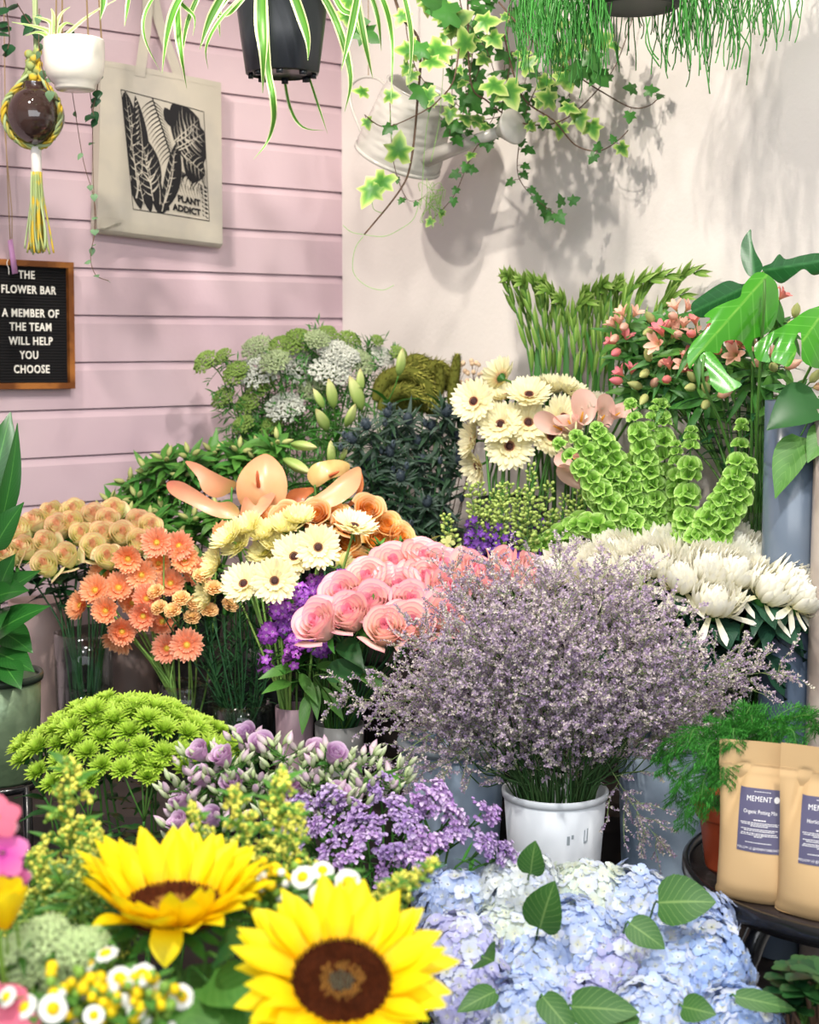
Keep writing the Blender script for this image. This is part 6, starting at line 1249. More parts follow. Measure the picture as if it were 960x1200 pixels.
H = P(517, 640, 2.86); t = thing('pale_stock', 'small yellow green blossom cluster between pink roses and delphinium', 'blossom', VASE['delph'][0] + Vector((-.02, 0, .016))); stem(t, [WM[t.name].translation, WM[t.name].translation + Vector((-.02, 0, .2)), H], .002, G_stem); mb = MB()
for j in range(16): floret5(mb, face(H + Vector((U(-.02, .02), U(-.02, .01), U(-.025, .022))), rdir(-.3)), .013, M_als, U(0, 1), 4)
lpart('florets', mb, t)
for x, y in ((440, 652), (455, 645), (470, 650), (485, 642), (500, 648), (430, 662), (446, 640), (495, 658), (508, 656), (470, 640)):   # fresh green tops behind the pink roses
    H = P(x, y, 2.92 + U(-.02, .03)); base, pts = stem_path('phlox', H, (0, 0, 1)); t = thing('leafy_shoot', 'fresh green leafy shoot tip behind the pink roses', 'foliage stem', base, 'leafy shoots behind the pink roses'); stem(t, pts, .0018, G_stem); ml = MB()
    for j in range(26): a = j * 2.4; blade(ml, H - Vector((0, 0, U(0, .03))), (cos(a), sin(a), U(.3, 1.6)), U(.02, .038), .007, G_mid if j % 3 else G_leaf, lance, .3, .4, 0, (0, 0, 1), 4)
    lpart('foliage', ml, t)
# ---- purple phlox
ph = [(372, 686), (393, 684), (404, 682), (364, 714), (342, 724), (318, 743), (347, 754), (328, 714), (361, 738), (345, 771), (374, 757), (335, 735), (355, 700), (384, 700), (315, 778)]
for (x, y), nm in zip(ph, row_names(ph, ('upper', 'middle', 'lower'))):
    Yv = 2.76 + .05 * U(0, 1) + .0005 * (760 - y); H = P(x, y, Yv); f = toward((x - 355) / 60, -.9, .5); base, pts = stem_path('phlox', H, f, .04); t = thing('purple_phlox', 'purple phlox cluster under the ivory gerberas, ' + nm, 'phlox', base, 'purple phlox'); stem(t, pts, .0016, G_stemd); mx = face(H, f); mb = MB(); nfl = 17 if y < 770 else 5
    for j in range(nfl):
        z = 1 - .8 * (j + .5) / nfl; s = math.sqrt(1 - z * z); d = mx.to_3x3() @ Vector((s * cos(j * 2.4), s * sin(j * 2.4), z)); p = H + d * U(.016, .025); mb.tube([H - f * .008, p], .0011, 4, M_phl, cap=False); floret5(mb, face(p, d + rdir() * .3, U(0, 6)), .0098, M_phl, U(0, 1), e=.25, W=.8)
    for j in range(7): d = mx.to_3x3() @ Vector((U(-1, 1), U(-1, 1), U(.2, 1))); bud(mb, H, d, .03, .006, M_phlbud)
    lpart('floret_cluster', mb, t); ml = MB(); leaves_on(ml, pts, 5, .065, .018, G_mid, .55, .9, lance); lpart('foliage', ml, t)
for x, y, d in ((352, 790, (.4, -.7, -.4)), (368, 800, (.1, -.7, -.6)), (345, 782, (-.7, -.6, .0)), (378, 806, (.5, -.5, -.55)), (360, 815, (-.1, -.6, -.7)), (372, 780, (.7, -.6, .1)), (340, 800, (-.4, -.7, .1)), (385, 790, (.4, -.7, -.2))):
    leafthing('phlox_leaf', 'bright green pointed phlox leaf above the mauve pot', 'leaf', 'phlox', P(x, y, 2.79), d, .075, .022, G_leaf, lance, 'phlox leaves above the pots')
# ---- sea lavender in the white bucket
def sprig(seed):
    rg = random.Random(seed); st_, fl = MB(), MB(); H = .17
    ax = smooth([Vector((0, 0, 0)), Vector((rg.uniform(-.008, .008), rg.uniform(-.008, .008), H * .5)), Vector((rg.uniform(-.02, .02), rg.uniform(-.02, .02), H))], 6); st_.tube(ax, [.0011 * (1 - .06 * i) for i in range(len(ax))], 4, M_limst)
    def flo(p, d):
        r = rg.random(); n = d.orthogonal().normalized(); b = d.cross(n); L = rg.uniform(.0035, .0055)
        for q in range(3):
            a = q * 2.1 + r * 6; o = n * cos(a) + b * sin(a); w_ = d.cross(o) * L * .42; tip_ = p + d * L * .8 + o * L
            fl.add([p, p + d * L * .5 + o * L * .45 - w_, tip_, p + d * L * .5 + o * L * .45 + w_], [(0, 1, 2, 3)], M_lim, [(0, 0, min(1, max(0, r + rg.uniform(-.2, .2))), 1)] * 4)
    for k in range(13):
        f = .12 + .86 * k / 13; p = ax[min(len(ax) - 1, int(f * (len(ax) - 1)))]; a = k * 2.4 + rg.uniform(-.4, .4); L = (.085 - .05 * f) * rg.uniform(.8, 1.2); d = Vector((cos(a), sin(a), rg.uniform(.4, 1.2))).normalized(); e = p + d * L; br = smooth([p, p + d * L * .5 + Vector((0, 0, -.004)), e + Vector((0, 0, .008))], 3); st_.tube(br, .0006, 3, M_limst, cap=False)
        for j in range(7):
            q = br[min(len(br) - 1, 1 + j * (len(br) - 1) // 7)]; dd = (d + Vector((rg.uniform(-1, 1), rg.uniform(-1, 1), rg.uniform(-.2, 1.1)))).normalized(); l2 = rg.uniform(.012, .030); q2 = q + dd * l2; st_.tube([q, q2], .0004, 3, M_limst, cap=False)
            for i in range(5): flo(q.lerp(q2, .25 + .18 * i), (dd * .4 + Vector((rg.uniform(-1, 1), rg.uniform(-1, 1), rg.uniform(0, 1)))).normalized())
    return st_.mesh('branchlets'), fl.mesh('florets')
SPR = [sprig(k) for k in range(6)]
def limon(x, y, Yv, d, s, k, lb='sprig of misty lilac sea lavender in the white bucket'):
    H = P(x, y, Yv); d = Vector(d).normalized(); o, h, rt, rb = VASE['limonium']; base, pts = stem_path('limonium', H, d, .05); t = thing('sea_lavender', lb, 'sea lavender', base, 'sea lavender in the white bucket'); stem(t, pts, .0013, G_limstem); Mx = face(H, d, U(0, 6), s); a, b = SPR[k % 6]; so = part('branchlets', a, t, Mx); part('florets', b, so, Mx)
    return t, pts
N = 84
for k in range(N):
    r = math.sqrt((k + .5) / N); a = k * 2.39996; hx, hz = r * cos(a), r * sin(a)     # fan of tips: sideways and up
    ex = 652 + hx * 200; ey = 772 - hz * 112 + 30 * hx * hx
    if ey > 825: ey = 825 + (ey - 825) * .3
    depth = 2.50 - .20 * math.sqrt(max(0, 1 - r * r)) * (1 if k % 4 else -.9); H = P(ex, ey, depth); o = VASE['limonium'][0] + Vector((0, 0, VASE['limonium'][1] - .08)); d = (H - o).normalized() + Vector((0, -.10, .12)); s_ = U(.72, .98); d.normalize(); H = H - d * .15 * s_; q_ = H - CAM; fz = q_.dot(Vector((0, CP, -SP))); limon(480 + FPX * q_.x / fz, 600 - FPX * q_.dot(Vector((0, SP, CP))) / fz, H.y, d, s_, k)
for (x, y, d, lb) in ((775, 800, (.95, -.1, .25), 'sea lavender sprig reaching farthest towards the fern'), (820, 798, (.95, -.1, .15), 'outermost sea lavender sprig pointing at the wall vases'), (760, 845, (.8, -.3, -.25), 'sea lavender sprig drooping over the galvanised bucket beside the fern'), (505, 860, (-.85, -.2, -.55), 'sea lavender sprig drooping towards the lisianthus'), (500, 820, (-.95, -.2, .05), 'sea lavender sprig reaching out under the pink roses'), (718, 905, (.5, -.4, -.8), 'sea lavender sprig hanging beside the white bucket rim'), (560, 860, (-.6, -.4, -.35), 'low sea lavender sprig over the galvanised bucket behind the statice'), (560, 752, (-.35, -.1, .9), 'sea lavender sprig rising before the pink roses'), (600, 745, (-.2, -.1, .95), 'sea lavender sprig rising towards the delphinium'), (690, 752, (.2, -.1, .95), 'sea lavender sprig rising before the chrysanthemums'), (652, 738, (0, 0, 1), 'topmost sea lavender sprig'), (725, 755, (.35, 0, .9), 'sea lavender sprig crossing the white chrysanthemums')):
    limon(x, y, 2.42 if y > 780 else 2.5, d, .85, rng.randrange(6), lb)
for k in range(70):
    x, y = U(575, 735), U(820, 880); base, pts = stem_path('limonium', P(x, y, 2.5 + U(-.07, .07)), (U(-.3, .3), U(-.3, .3), 1)); t = thing('bare_sea_lavender', 'thin dark green sea lavender stem at the rim of the white bucket', 'sea lavender', base, 'bare sea lavender stems'); stem(t, pts, .0013, G_limstem)
# ---- statice
def statice(seed):
    rg = random.Random(seed); mb, ms = MB(), MB()
    for c in range(4):
        ax = Vector((rg.uniform(-.014, .014), rg.uniform(-.012, .012), .02 + rg.uniform(-.008, .012))); ms.tube([Vector((0, 0, -.01)), ax * .6, ax], .0013, 5, G_leaf); an = rg.uniform(0, 3)
        for j in range(26):
            u = rg.uniform(-1, 1); p = ax + Vector((cos(an) * u * .016 + rg.gauss(0, .003), sin(an) * u * .016 + rg.gauss(0, .003), .004 - .008 * u * u + rg.uniform(0, .006))); d = (Vector((u * cos(an) * .6, u * sin(an) * .6, 1)) + Vector((rg.uniform(-.5, .5), rg.uniform(-.5, .5), 0))).normalized(); r = rg.random(); n = d.orthogonal().normalized(); b = d.cross(n); L = rg.uniform(.0030, .0044)
            vs = [p] + [p + d * L * 1.1 + (n * cos(q * 1.047) + b * sin(q * 1.047)) * L * (1 if q % 2 else .72) for q in range(6)]; mb.add(vs, [(0, 1 + q, 1 + (q + 1) % 6) for q in range(6)], M_stat, [(0, 0, min(1, max(0, r + rg.uniform(-.15, .15))), 1)] * 7)
    return mb.mesh('floret_comb'), ms.mesh('branchlets')
STA = [statice(k) for k in range(4)]
sts = [(445, 930), (370, 960), (395, 945), (420, 960), (440, 980), (470, 975), (500, 950), (506, 934), (485, 945), (487, 968), (520, 965), (532, 985), (552, 965), (556, 1000), (575, 1006), (430, 1000), (450, 1008), (480, 1000), (500, 1000), (410, 985), (455, 1028), (352, 978), (366, 990), (516, 992), (405, 960), (385, 975), (462, 955), (475, 1020), (398, 1005), (420, 1020)]
for k, (x, y) in enumerate(sts):
    Yv = 2.08 + U(-.03, .03) + .0012 * (990 - y); H = P(x, y + 4, Yv); f = toward((x - 455) / 120, -.55, .9); base, pts = stem_path('statice', H, f, .05); lb = 'purple statice stem reaching farthest towards the white bucket' if k == 14 else 'purple statice comb in the bunch before the galvanised bucket'
    t = thing('purple_statice', lb, 'statice', base, 'purple statice'); stem(t, pts, .0019, G_stem); Mx = face(H, f, U(0, 6), U(.95, 1.15)); a, b = STA[k % 4]; part('floret_comb', a, t, Mx); part('branchlets', b, t, Mx); ml = MB(); leaves_on(ml, pts, 6, .035, .006, G_mid, .6, .97, lance, .2, .7, .2); lpart('foliage', ml, t)
# ---- lilac lisianthus
li = [(291, 866), (241, 886), (309, 878), (244, 916), (267, 893), (332, 881), (341, 927), (347, 942), (223, 942), (219, 969), (278, 924), (388, 890), (367, 886), (358, 900), (371, 915), (391, 936), (408, 936), (459, 900), (435, 912), (226, 900), (208, 920), (255, 963), (320, 900), (300, 915), (420, 890), (330, 955)]
for k, ((x, y), nm) in enumerate(zip(li, row_names(li, ('back', 'middle', 'front')))):
    Yv = 2.2 + U(-.03, .03) + .0012 * (900 - y); H = P(x, y + 4, Yv); opn = k in (0, 1, 2, 3, 6, 7, 8, 9, 11, 21, 15, 4, 10, 12); f = toward((x - 325) / 150, -.5, .9); base, pts = stem_path('lisi', H, f, .03); t = thing('lilac_lisianthus', ('open lilac lisianthus bloom, ' if opn else 'lisianthus stem of pale pink buds, ') + nm, 'lisianthus', base, 'lilac lisianthus'); stem(t, pts, .0018, G_stem)
    if opn:
        mx = face(H, f, U(0, 6), .044); me, se = rose('lilac', k % 4); o = part('petals', me, t, mx); part('sepals', se, o, mx)
    for j in range(14):
        a = j * 2.4; d = Vector((cos(a) * .75, sin(a) * .75, U(.6, 1.3))).normalized(); st0 = pts[-3 if j % 2 else -4]; p = H + Vector((cos(a), sin(a) - .2, 0)) * U(.012, .034) + Vector((0, 0, U(-.02, .016))); mb = MB(); mb.tube(smooth([st0, st0.lerp(p, .6) + Vector((cos(a), sin(a), 0)) * .004, p], 2), .0009, 4, G_stem, cap=False); pinkb = U(0, 1) < (.34 if x < 345 else .22); L = U(.018, .026); bud(mb, p, d, L, .0105 if pinkb else .0080, M_lisp if pinkb else M_lis)
        for q in range(4): blade(mb, p, d + Vector((cos(q * 1.57), sin(q * 1.57), 0)) * .25, L * .7, .0022, G_leaf, lance, 0, 0, nu=2)
        lpart('bud', mb, t)
    ml = MB(); leaves_on(ml, pts, 4, .045, .018, G_leaf, .6, .9, ovate); lpart('foliage', ml, t)
# ---- lime chrysanthemum sprays
heads = []
N = 104
for k in range(N):
    r = math.sqrt((k + .5) / N); a = k * 2.39996; heads.append((r * cos(a), r * sin(a)))
gm = {}
for hx, hy in heads: gm.setdefault((int((hx + 1) * 2.0), int((hy + 1) * 1.7)), []).append((hx, hy))
for key_, hs in gm.items():
    c = (sum(h[0] for h in hs) / len(hs), sum(h[1] for h in hs) / len(hs)); o = Vector(P(148, 880, 2.32))
    pos = lambda hx, hy: Vector((o.x + hx * .168, o.y - hy * .12, o.z + .073 - .082 * (hx * hx + hy * hy) - .012 * (hy > .6)))
    J = pos(*c) - Vector((0, 0, .075)) * 1.0 + Vector((0, 0, 0)); base, pts = stem_path('gmum', J, (c[0] * .5, -c[1] * .4, 1), .05); t = thing('lime_chrysanthemum', 'spray of lime green chrysanthemums in the broad dome beside the lisianthus', 'chrysanthemum', base, 'lime green chrysanthemum sprays'); stem(t, pts, .0024, G_stem)
    for hx, hy in hs:
        H = pos(hx, hy) + Vector((U(-.006, .006), U(-.006, .006), U(-.006, .008))); f = Vector((hx * .7, -hy * .7 - .25, 1)).normalized(); pe, ca_ = mum('lime', rng.randrange(4)); Mx = face(H, f, U(0, 6), .046 * U(.85, 1.15)); b = part('blossom', pe, t, Mx); part('calyx', ca_, b, Mx); mb = MB(); mb.tube(smooth([J, J.lerp(H, .55) + Vector((hx, -hy, 0)) * .006, H - f * .004], 3), .0014, 5, G_stem); lpart('blossom_stalk', mb, t)
    ml = MB(); leaves_on(ml, pts, 7, .05, .022, G_dark, .55, .98, lobed, .2, .2, .6, .06); lpart('foliage', ml, t)
# ---- hydrangeas
hy = [(603, 1036, 'white', 1.0, 'white hydrangea head just below the white bucket'), (588, 1088, 'cream', .92, 'cream green hydrangea head below the white one'), (688, 1042, 'cream', 1.0, 'pale hydrangea with green middle below the bucket beside the white head'), (676, 1088, 'blue', 1.0, 'blue hydrangea in the middle under the standing leaf'), (630, 1126, 'blue', 1.05, 'blue hydrangea below the middle one towards the sunflower'), (732, 1126, 'lilac', 1.02, 'lilac blue hydrangea in the centre of the front rows'), (520, 1052, 'blue', .98, 'blue hydrangea nearest the statice'), (524, 1104, 'lilac', .95, 'violet blue hydrangea nearest the big sunflower petals'), (536, 1152, 'lilac', .95, 'lowest violet blue hydrangea next to the sunflower'), (610, 1180, 'blue', 1.0, 'blue hydrangea cut by the bottom frame edge, next to the long leaves'), (752, 1052, 'blue', 1.0, 'blue hydrangea in front of the galvanised bucket beside the fern'), (806, 1130, 'blue', 1.05, 'large blue hydrangea nearest the table leg'), (844, 1118, 'deep', 1.0, 'deep blue hydrangea touching the table leg'), (778, 1184, 'blue', 1.0, 'blue hydrangea cut by the bottom frame edge under the centre'), (888, 1190, 'deep', .9, 'small blue hydrangea in the lowest corner by the green plant'), (830, 1072, 'blue', .95, 'blue hydrangea half behind the round leaf near the table'), (690, 1172, 'lilac', .9, 'hydrangea low between the two long leaves')]
for k, (x, y, kd, s, lb) in enumerate(hy):
    Yv = 2.05 - .0013 * (y - 1040) + U(-.02, .02); H = P(x, y, Yv); f = toward((x - 690) / 330, -.62, .85); flower('blue_hydrangea', lb, 'hydrangea', 'hydrangeas', 'hydr', H - f * .03, f, .138 * s, [('flower_head', hydrangea(kd, k % 3))], .0035, G_stem)
for x, y, d, L, W, lb in ((633, 1088, (.15, -.35, .95), .082, .062, 'hydrangea leaf standing upright between the blue heads'), (622, 1024, (.05, -.3, 1), .055, .042, 'hydrangea leaf standing against the white bucket'), (772, 1058, (.95, -.45, .25), .085, .075, 'large round hydrangea leaf before the table edge'), (738, 1082, (.75, -.55, -.35), .062, .044, 'dark hydrangea leaf lying on the lilac blue head'), (566, 1122, (.1, -.5, .2), .045, .05, 'hydrangea leaf beside the sunflower petals'), (580, 1162, (-.75, -.55, -.1), .065, .035, 'narrow hydrangea leaf near the sunflower, low'), (636, 1168, (.45, -.6, -.35), .075, .04, 'long hydrangea leaf at the bottom in the middle'), (670, 1180, (.9, -.4, .15), .095, .055, 'broad dark hydrangea leaf at the bottom'), (862, 1168, (.95, -.3, -.05), .085, .030, 'thin hydrangea leaf pointing at the small green plant'), (800, 1180, (.6, -.5, .1), .05, .04, 'dark hydrangea leaf low between the blue heads'), (735, 1186, (-.4, -.7, -.1), .05, .045, 'dark hydrangea leaf at the bottom edge')):
    Hh = P(x, y, 1.955 - .001 * (y - 1040)); t = thing('hydrangea_leaf', lb, 'leaf', Hh + Vector((.0, .09, -.07))); stem(t, smooth([Hh + Vector((.0, .09, -.07)), Hh + Vector((0, .03, -.012)), Hh], 3), .0016, G_stem); mb = MB(); blade(mb, Hh, d, L * .88, W * .95, G_hydl, serr, .22, .35, 0, (-.2, -.75, .65), 24, .5, .012); lpart('leaf_blade', mb, t)
# ---- sunflowers
mb = MB(); mb.petal(Rz(-pi / 2), .036, .036, lambda u: (.8 + .2 * u) * max(.04, 1 - max(0, (u - .35) / .65) ** 1.6), -.5, -.9, .2, M_sunp, 8, 4, .6); foldp = mb.mesh('folded_petal')
for x, y, f, Yv, s, cup, seed, dr, lb in ((204, 1066, (.03, -.10, 1), 1.45, .113, .72, 3, .43, 'sunflower facing up, farther back of the two, petals cupped'), (400, 1152, (.07, -.50, .86), 1.30, .100, .30, 8, .46, 'largest sunflower showing its whole brown disc')):
    H = P(x, y, Yv); base, pts = stem_path('sun', H, f, .04); t = thing('sunflower', lb, 'sunflower', base, 'sunflowers'); stem(t, pts, .006, G_stem); Mx = face(H, f, .3, s); pe, di, br = sunflower(cup, seed, dr); part('petals', pe, t, Mx); part('seed_disc', di, t, Mx); part('bracts', br, t, Mx); ml = MB(); q_ = part('folded_petal', foldp, t, T(H + Vector((.004, -.062, .004)))) if y < 1100 else None
    for q, (dx, dy, dz, L) in enumerate(((.8, -.6, -.2, .10), (-.9, -.4, -.15, .10), (.2, -.9, -.3, .09), (.5, .6, -.1, .1))): blade(ml, pts[-6 - q], (dx, dy, dz), L, L * .75, G_leaf, ovate, .2, .5, 0, (0, 0, 1), 8)
    lpart('foliage', ml, t)
H0 = P(204, 1054, 1.45); 
for x, y, d, L, lb in ((245, 1150, (.7, -.6, .1), .075, 'broad dark green leaf between the two sunflowers'), (215, 1165, (.3, -.8, -.3), .085, 'long green leaf under the cupped sunflower'), (270, 1165, (.6, -.6, -.3), .06, 'rounded green leaf beside the largest sunflower'), (255, 1120, (.4, -.5, .5), .06, 'dark leaf between the sunflowers')):
    leafthing('sunflower_leaf', lb, 'leaf', 'sun', P(x, y, 1.38), d, L, L * .7, G_leaf if 'green' in lb else G_dark, ovate, None, .2, .5, (0, -.6, .8))
# one petal of the cupped sunflower folded down over its bracts
# ---- goldenrod
def goldenrod(key, H, base_px, Yv, lb, s=1.0, lean=0, dens=11):
    top_ = P(*H, Yv); lo = P(*base_px, Yv); base, p0 = stem_path(key, lo, (0, 0, 1)); t = thing('goldenrod', lb, 'goldenrod', base, 'goldenrod'); sm = smooth([lo, lo.lerp(top_, .5), top_], 8); stem(t, p0[:-1] + sm, .0022, G_light, taper=.5); mb, ml = MB(), MB(); n = len(sm)
    for j in range(dens * 2):
        fr = .12 + .88 * j / (dens * 2); i = min(n - 2, int(fr * (n - 1))); p = sm[i]; an = j * 2.4; L = .055 * s * (1.08 - fr); d = Vector((cos(an), sin(an), .55)).normalized(); br = smooth([p, p + d * L * .6 + Vector((0, 0, .004)), p + d * L + Vector((0, 0, -.006 * s))], 3); mb.tube(br, .0008, 4, G_light, cap=False)
        for q in range(15):
            w_ = br[min(len(br) - 1, 1 + int(q / 15 * (len(br) - 1)))]; mb.ball(w_ + Vector((U(-.004, .004), U(-.004, .004), U(.0, .006))) * s, U(.0018, .0032) * s, M_sol if U(0, 1) < .62 else G_light, 5, 3, U(0, 1))
        if j % 2 == 0: blade(ml, p, d + Vector((0, 0, .3)), .05 * s * (1.2 - fr * .6), .008 * s, G_leaf, lance, .2, .7, nu=5)
    for j in range(14): i = j % max(1, len(p0) - 2); blade(ml, p0[-2 - (j % 6)], (cos(j * 2.4), sin(j * 2.4), .5), .055 * s, .011 * s, G_leaf, lance, .2, .7, nu=5)
    lpart('floret_plume', mb, t); lpart('foliage', ml, t)
goldenrod('mix', (82, 893), (86, 1075), 1.62, 'tall goldenrod plume standing before the lime chrysanthemums', 1.15, dens=16)
goldenrod('mix', (112, 975), (100, 1070), 1.55, 'short goldenrod plume behind the cupped sunflower', .8)
goldenrod('mix', (40, 1000), (62, 1085), 1.55, 'low goldenrod plume by the pink blossom', .9)
goldenrod('sun', (332, 905), (318, 1040), 1.6, 'goldenrod plume reaching up before the lisianthus', 1.0, dens=14)
goldenrod('sun', (272, 925), (300, 1030), 1.55, 'goldenrod plume rising from behind the cupped sunflower', .8)
goldenrod('sun', (350, 945), (330, 1040), 1.55, 'goldenrod plume against the purple statice', .7)
goldenrod('sun', (222, 945), (262, 1040), 1.56, 'small goldenrod tip touching the lilac lisianthus', .65)
goldenrod('sun', (512, 1012), (430, 1085), 1.5, 'goldenrod plume lying over the blue hydrangea', .75)
goldenrod('sun', (470, 1030), (420, 1090), 1.48, 'short goldenrod plume beside the white daisies', .6)
# ---- white daisies
da = [(408, 1034, 25, (.2, -.8, .5), 1.40), (378, 1020, 21, (.1, -.5, .8), 1.43), (355, 1028, 23, (-.2, -.7, .7), 1.42), (376, 1048, 22, (0, -.8, .5), 1.40), (318, 1026, 14, (-.2, -.6, .8), 1.5), (300, 1035, 12, (-.3, -.6, .8), 1.5), (190, 1165, 25, (.2, -.7, .6), 1.26), (213, 1168, 24, (.5, -.7, .5), 1.27), (166, 1142, 26, (-.1, -.5, .9), 1.28), (124, 1118, 24, (-.2, -.2, 1), 1.3), (140, 1146, 24, (.0, -.6, .8), 1.27), (62, 1182, 27, (.3, -.8, .5), 1.22), (28, 1180, 26, (-.3, -.6, .8), 1.23), (108, 1128, 18, (-.6, -.4, .7), 1.3), (100, 1160, 16, (.2, -.7, .6), 1.28), (160, 1185, 18, (.0, -.7, .7), 1.24), (110, 1190, 20, (.1, -.7, .6), 1.22), (8, 1168, 20, (-.4, -.6, .6), 1.22)]
names = ['beside the largest sunflower tip, biggest of four above it', 'topmost of the four above the largest sunflower', 'of the four above the largest sunflower, towards the goldenrod', 'lowest of the four above the largest sunflower', 'small one between the two sunflowers', 'smallest one between the two sunflowers', 'open one by the green leaf under the cupped sunflower', 'outermost one beside the broad leaf under the cupped sunflower', 'standing just under the folded petal of the cupped sunflower', 'tipped back one nearest the pale green umbels', 'yellow centred one in the middle of the bottom cluster', 'second in the corner, beside the coral petal', 'corner one above the coral petal', 'half hidden one at the side of the pale green umbels', 'small one below the pale green umbels', 'small one at the bottom edge', 'half cut one at the bottom edge', 'at the frame edge in the bottom corner']
for (x, y, wpx, f, Yv), nm in zip(da, names):
    flower('white_daisy', 'white daisy with yellow eye, ' + nm, 'daisy', 'white feverfew daisies', 'sun' if x > 250 else 'mix', P(x, y, Yv), Vector(f), rpx(wpx * 1.35, Yv), list(zip(('petals', 'flower_eye'), daisy(rng.randrange(3)))), .0013, G_light, fol=lambda ml, p: leaves_on(ml, p, 9, .03, .014, G_leaf, .6, .95, lobed, .2, .2, .5, .08))
for k in range(16):
    x, y = (U(80, 200), U(1150, 1200)) if k < 11 else (U(295, 345), U(1015, 1055)); Yv = 1.25 if k < 11 else 1.48; H = P(x, y, Yv); base, pts = stem_path('mix' if k < 11 else 'sun', H, (0, 0, 1)); t = thing('feverfew_bud', 'sprig of yellow green feverfew buds among the daisies', 'daisy buds', base, 'feverfew bud sprigs'); stem(t, pts, .0012, G_light); mb = MB()
    for j in range(12): p = H + Vector((U(-.016, .016), U(-.016, .016), U(-.012, .012))); mb.tube([H - Vector((0, 0, .02)), p], .0006, 3, G_light, cap=False); mb.ball(p, U(.0035, .006), M_dis if U(0, 1) < .55 else (G_light if U(0, 1) < .7 else M_daisy), 6, 4, U(0, 1))
    lpart('bud_cluster', mb, t); ml = MB(); leaves_on(ml, pts, 8, .03, .013, G_leaf, .6, .97, lobed, .2, .2, .5, .08); lpart('foliage', ml, t)
# ---- pale green umbels in the corner
for x, y, w_, lb in ((52, 1098, 62, 'pale green lace umbel highest in the lower corner'), (95, 1112, 60, 'pale green lace umbel next to the daisies'), (40, 1132, 60, 'pale green lace umbel by the frame edge'), (78, 1142, 66, 'largest pale green lace umbel above the corner daisies'), (14, 1112, 46, 'small pale green lace umbel under the yellow tulip'), (112, 1100, 34, 'small pale green lace umbel under the cupped sunflower'), (70, 1168, 50, 'pale green lace umbel low behind the corner daisies')):
    Yv = 1.33 + U(-.02, .02); H = P(x, y, Yv); f = toward((x - 65) / 120, -.5, .9); base, pts = stem_path('mix', H, f, .03); t = thing('pale_umbel', lb, 'lace flower', base, 'pale green umbels'); stem(t, pts, .002, G_light); part('umbel', umbel('sage', 1 + (x % 2)), t, face(H, f, U(0, 6), rpx(w_ * 1.2, Yv))); ml = MB(); leaves_on(ml, pts, 10, .04, .008, G_leaf, .6, .98, lance); lpart('foliage', ml, t)
for k in range(16):   # feathery green under the sunflower
    x, y = U(20, 150), U(1010, 1095); H = P(x, y, 1.5 + U(-.05, .05)); base, pts = stem_path('mix', H, (U(-.3, .3), -.3, 1)); t = thing('feathery_sprig', 'feathery green filler sprig around the goldenrod', 'foliage stem', base, 'feathery filler sprigs'); stem(t, pts, .0014, G_light); mb = MB()
    for j in range(60): fr = U(.55, 1); q = pts[int(fr * (len(pts) - 1))]; d = rdir(-.5); e = q + d.normalized() * U(.01, .035); mb.tube([q, e], .0006, 3, G_light, cap=False); mb.ball(e, U(.0015, .003), M_amg if j % 4 else M_sol, 4, 3, U(0, 1))
    for j in range(14): q = pts[int(U(.5, .95) * (len(pts) - 1))]; blade(mb, q, rdir(-.3), U(.03, .05), .009, G_leaf, lance, .2, .6, nu=4)
    lpart('foliage', mb, t)
# ---- pink blossoms, tulip and coral flower at the frame edge
for x, y, L, m_, lb in ((3, 1000, .021, M_pinkp, 'bright magenta pink phlox floret at the frame edge above the tulip'), (-2, 958, .018, M_coral, 'coral pink floret highest at the frame edge')):
    H = P(x, y, 1.28); f = Vector((.2, -1, .35)).normalized(); base, pts = stem_path('mix', H, f, .03); t = thing('pink_floret', lb, 'phlox', base); stem(t, pts, .0016, G_light); mb = MB(); floret5(mb, face(H, f, .5), L, m_, .5, 5, .95, .05); 
    if x > 0: floret5(mb, face(H + Vector((-.02, .01, -.012)), (-.2, -1, .1), .2), L, m_, .7); floret5(mb, face(H + Vector((-.006, .012, .024)), (0, -1, .5), .9), L * .8, M_palepink, .6); floret5(mb, face(H + Vector((.004, .008, -.026)), (.3, -1, -.2), .4), L * .8, m_, .3)
    lpart('florets', mb, t)
H = P(4, 1085, 1.27); base, pts = stem_path('mix', H, (.1, 0, 1), .03); t = thing('yellow_tulip', 'yellow tulip shaped bloom at the frame edge below the pink floret', 'tulip', base); stem(t, pts, .003, G_light); mb = MB()
for k in range(6): mb.petal(face(H, (.1, -.1, 1)) @ Rz(k * pi / 3) @ T((.006 + .002 * (k % 2), 0, 0)), .040, .026, obov, 1.05 + .1 * (k % 2), .35, .5, M_sunp, 7, 4, U(0, 1))
lpart('petals', mb, t)
H = P(4, 1196, 1.22); base, pts = stem_path('mix', H, (.1, -.5, 1), .03); t = thing('coral_bloom', 'coral pink bloom in the very bottom corner', 'flower', base); stem(t, pts, .002, G_light); mb = MB(); floret5(mb, face(H, (.2, -1, .6)), .028, M_coral, .5); floret5(mb, face(H + Vector((-.01, .006, .006)), (-.2, -1, .6), .6), .026, M_coral, .2); lpart('petals', mb, t)

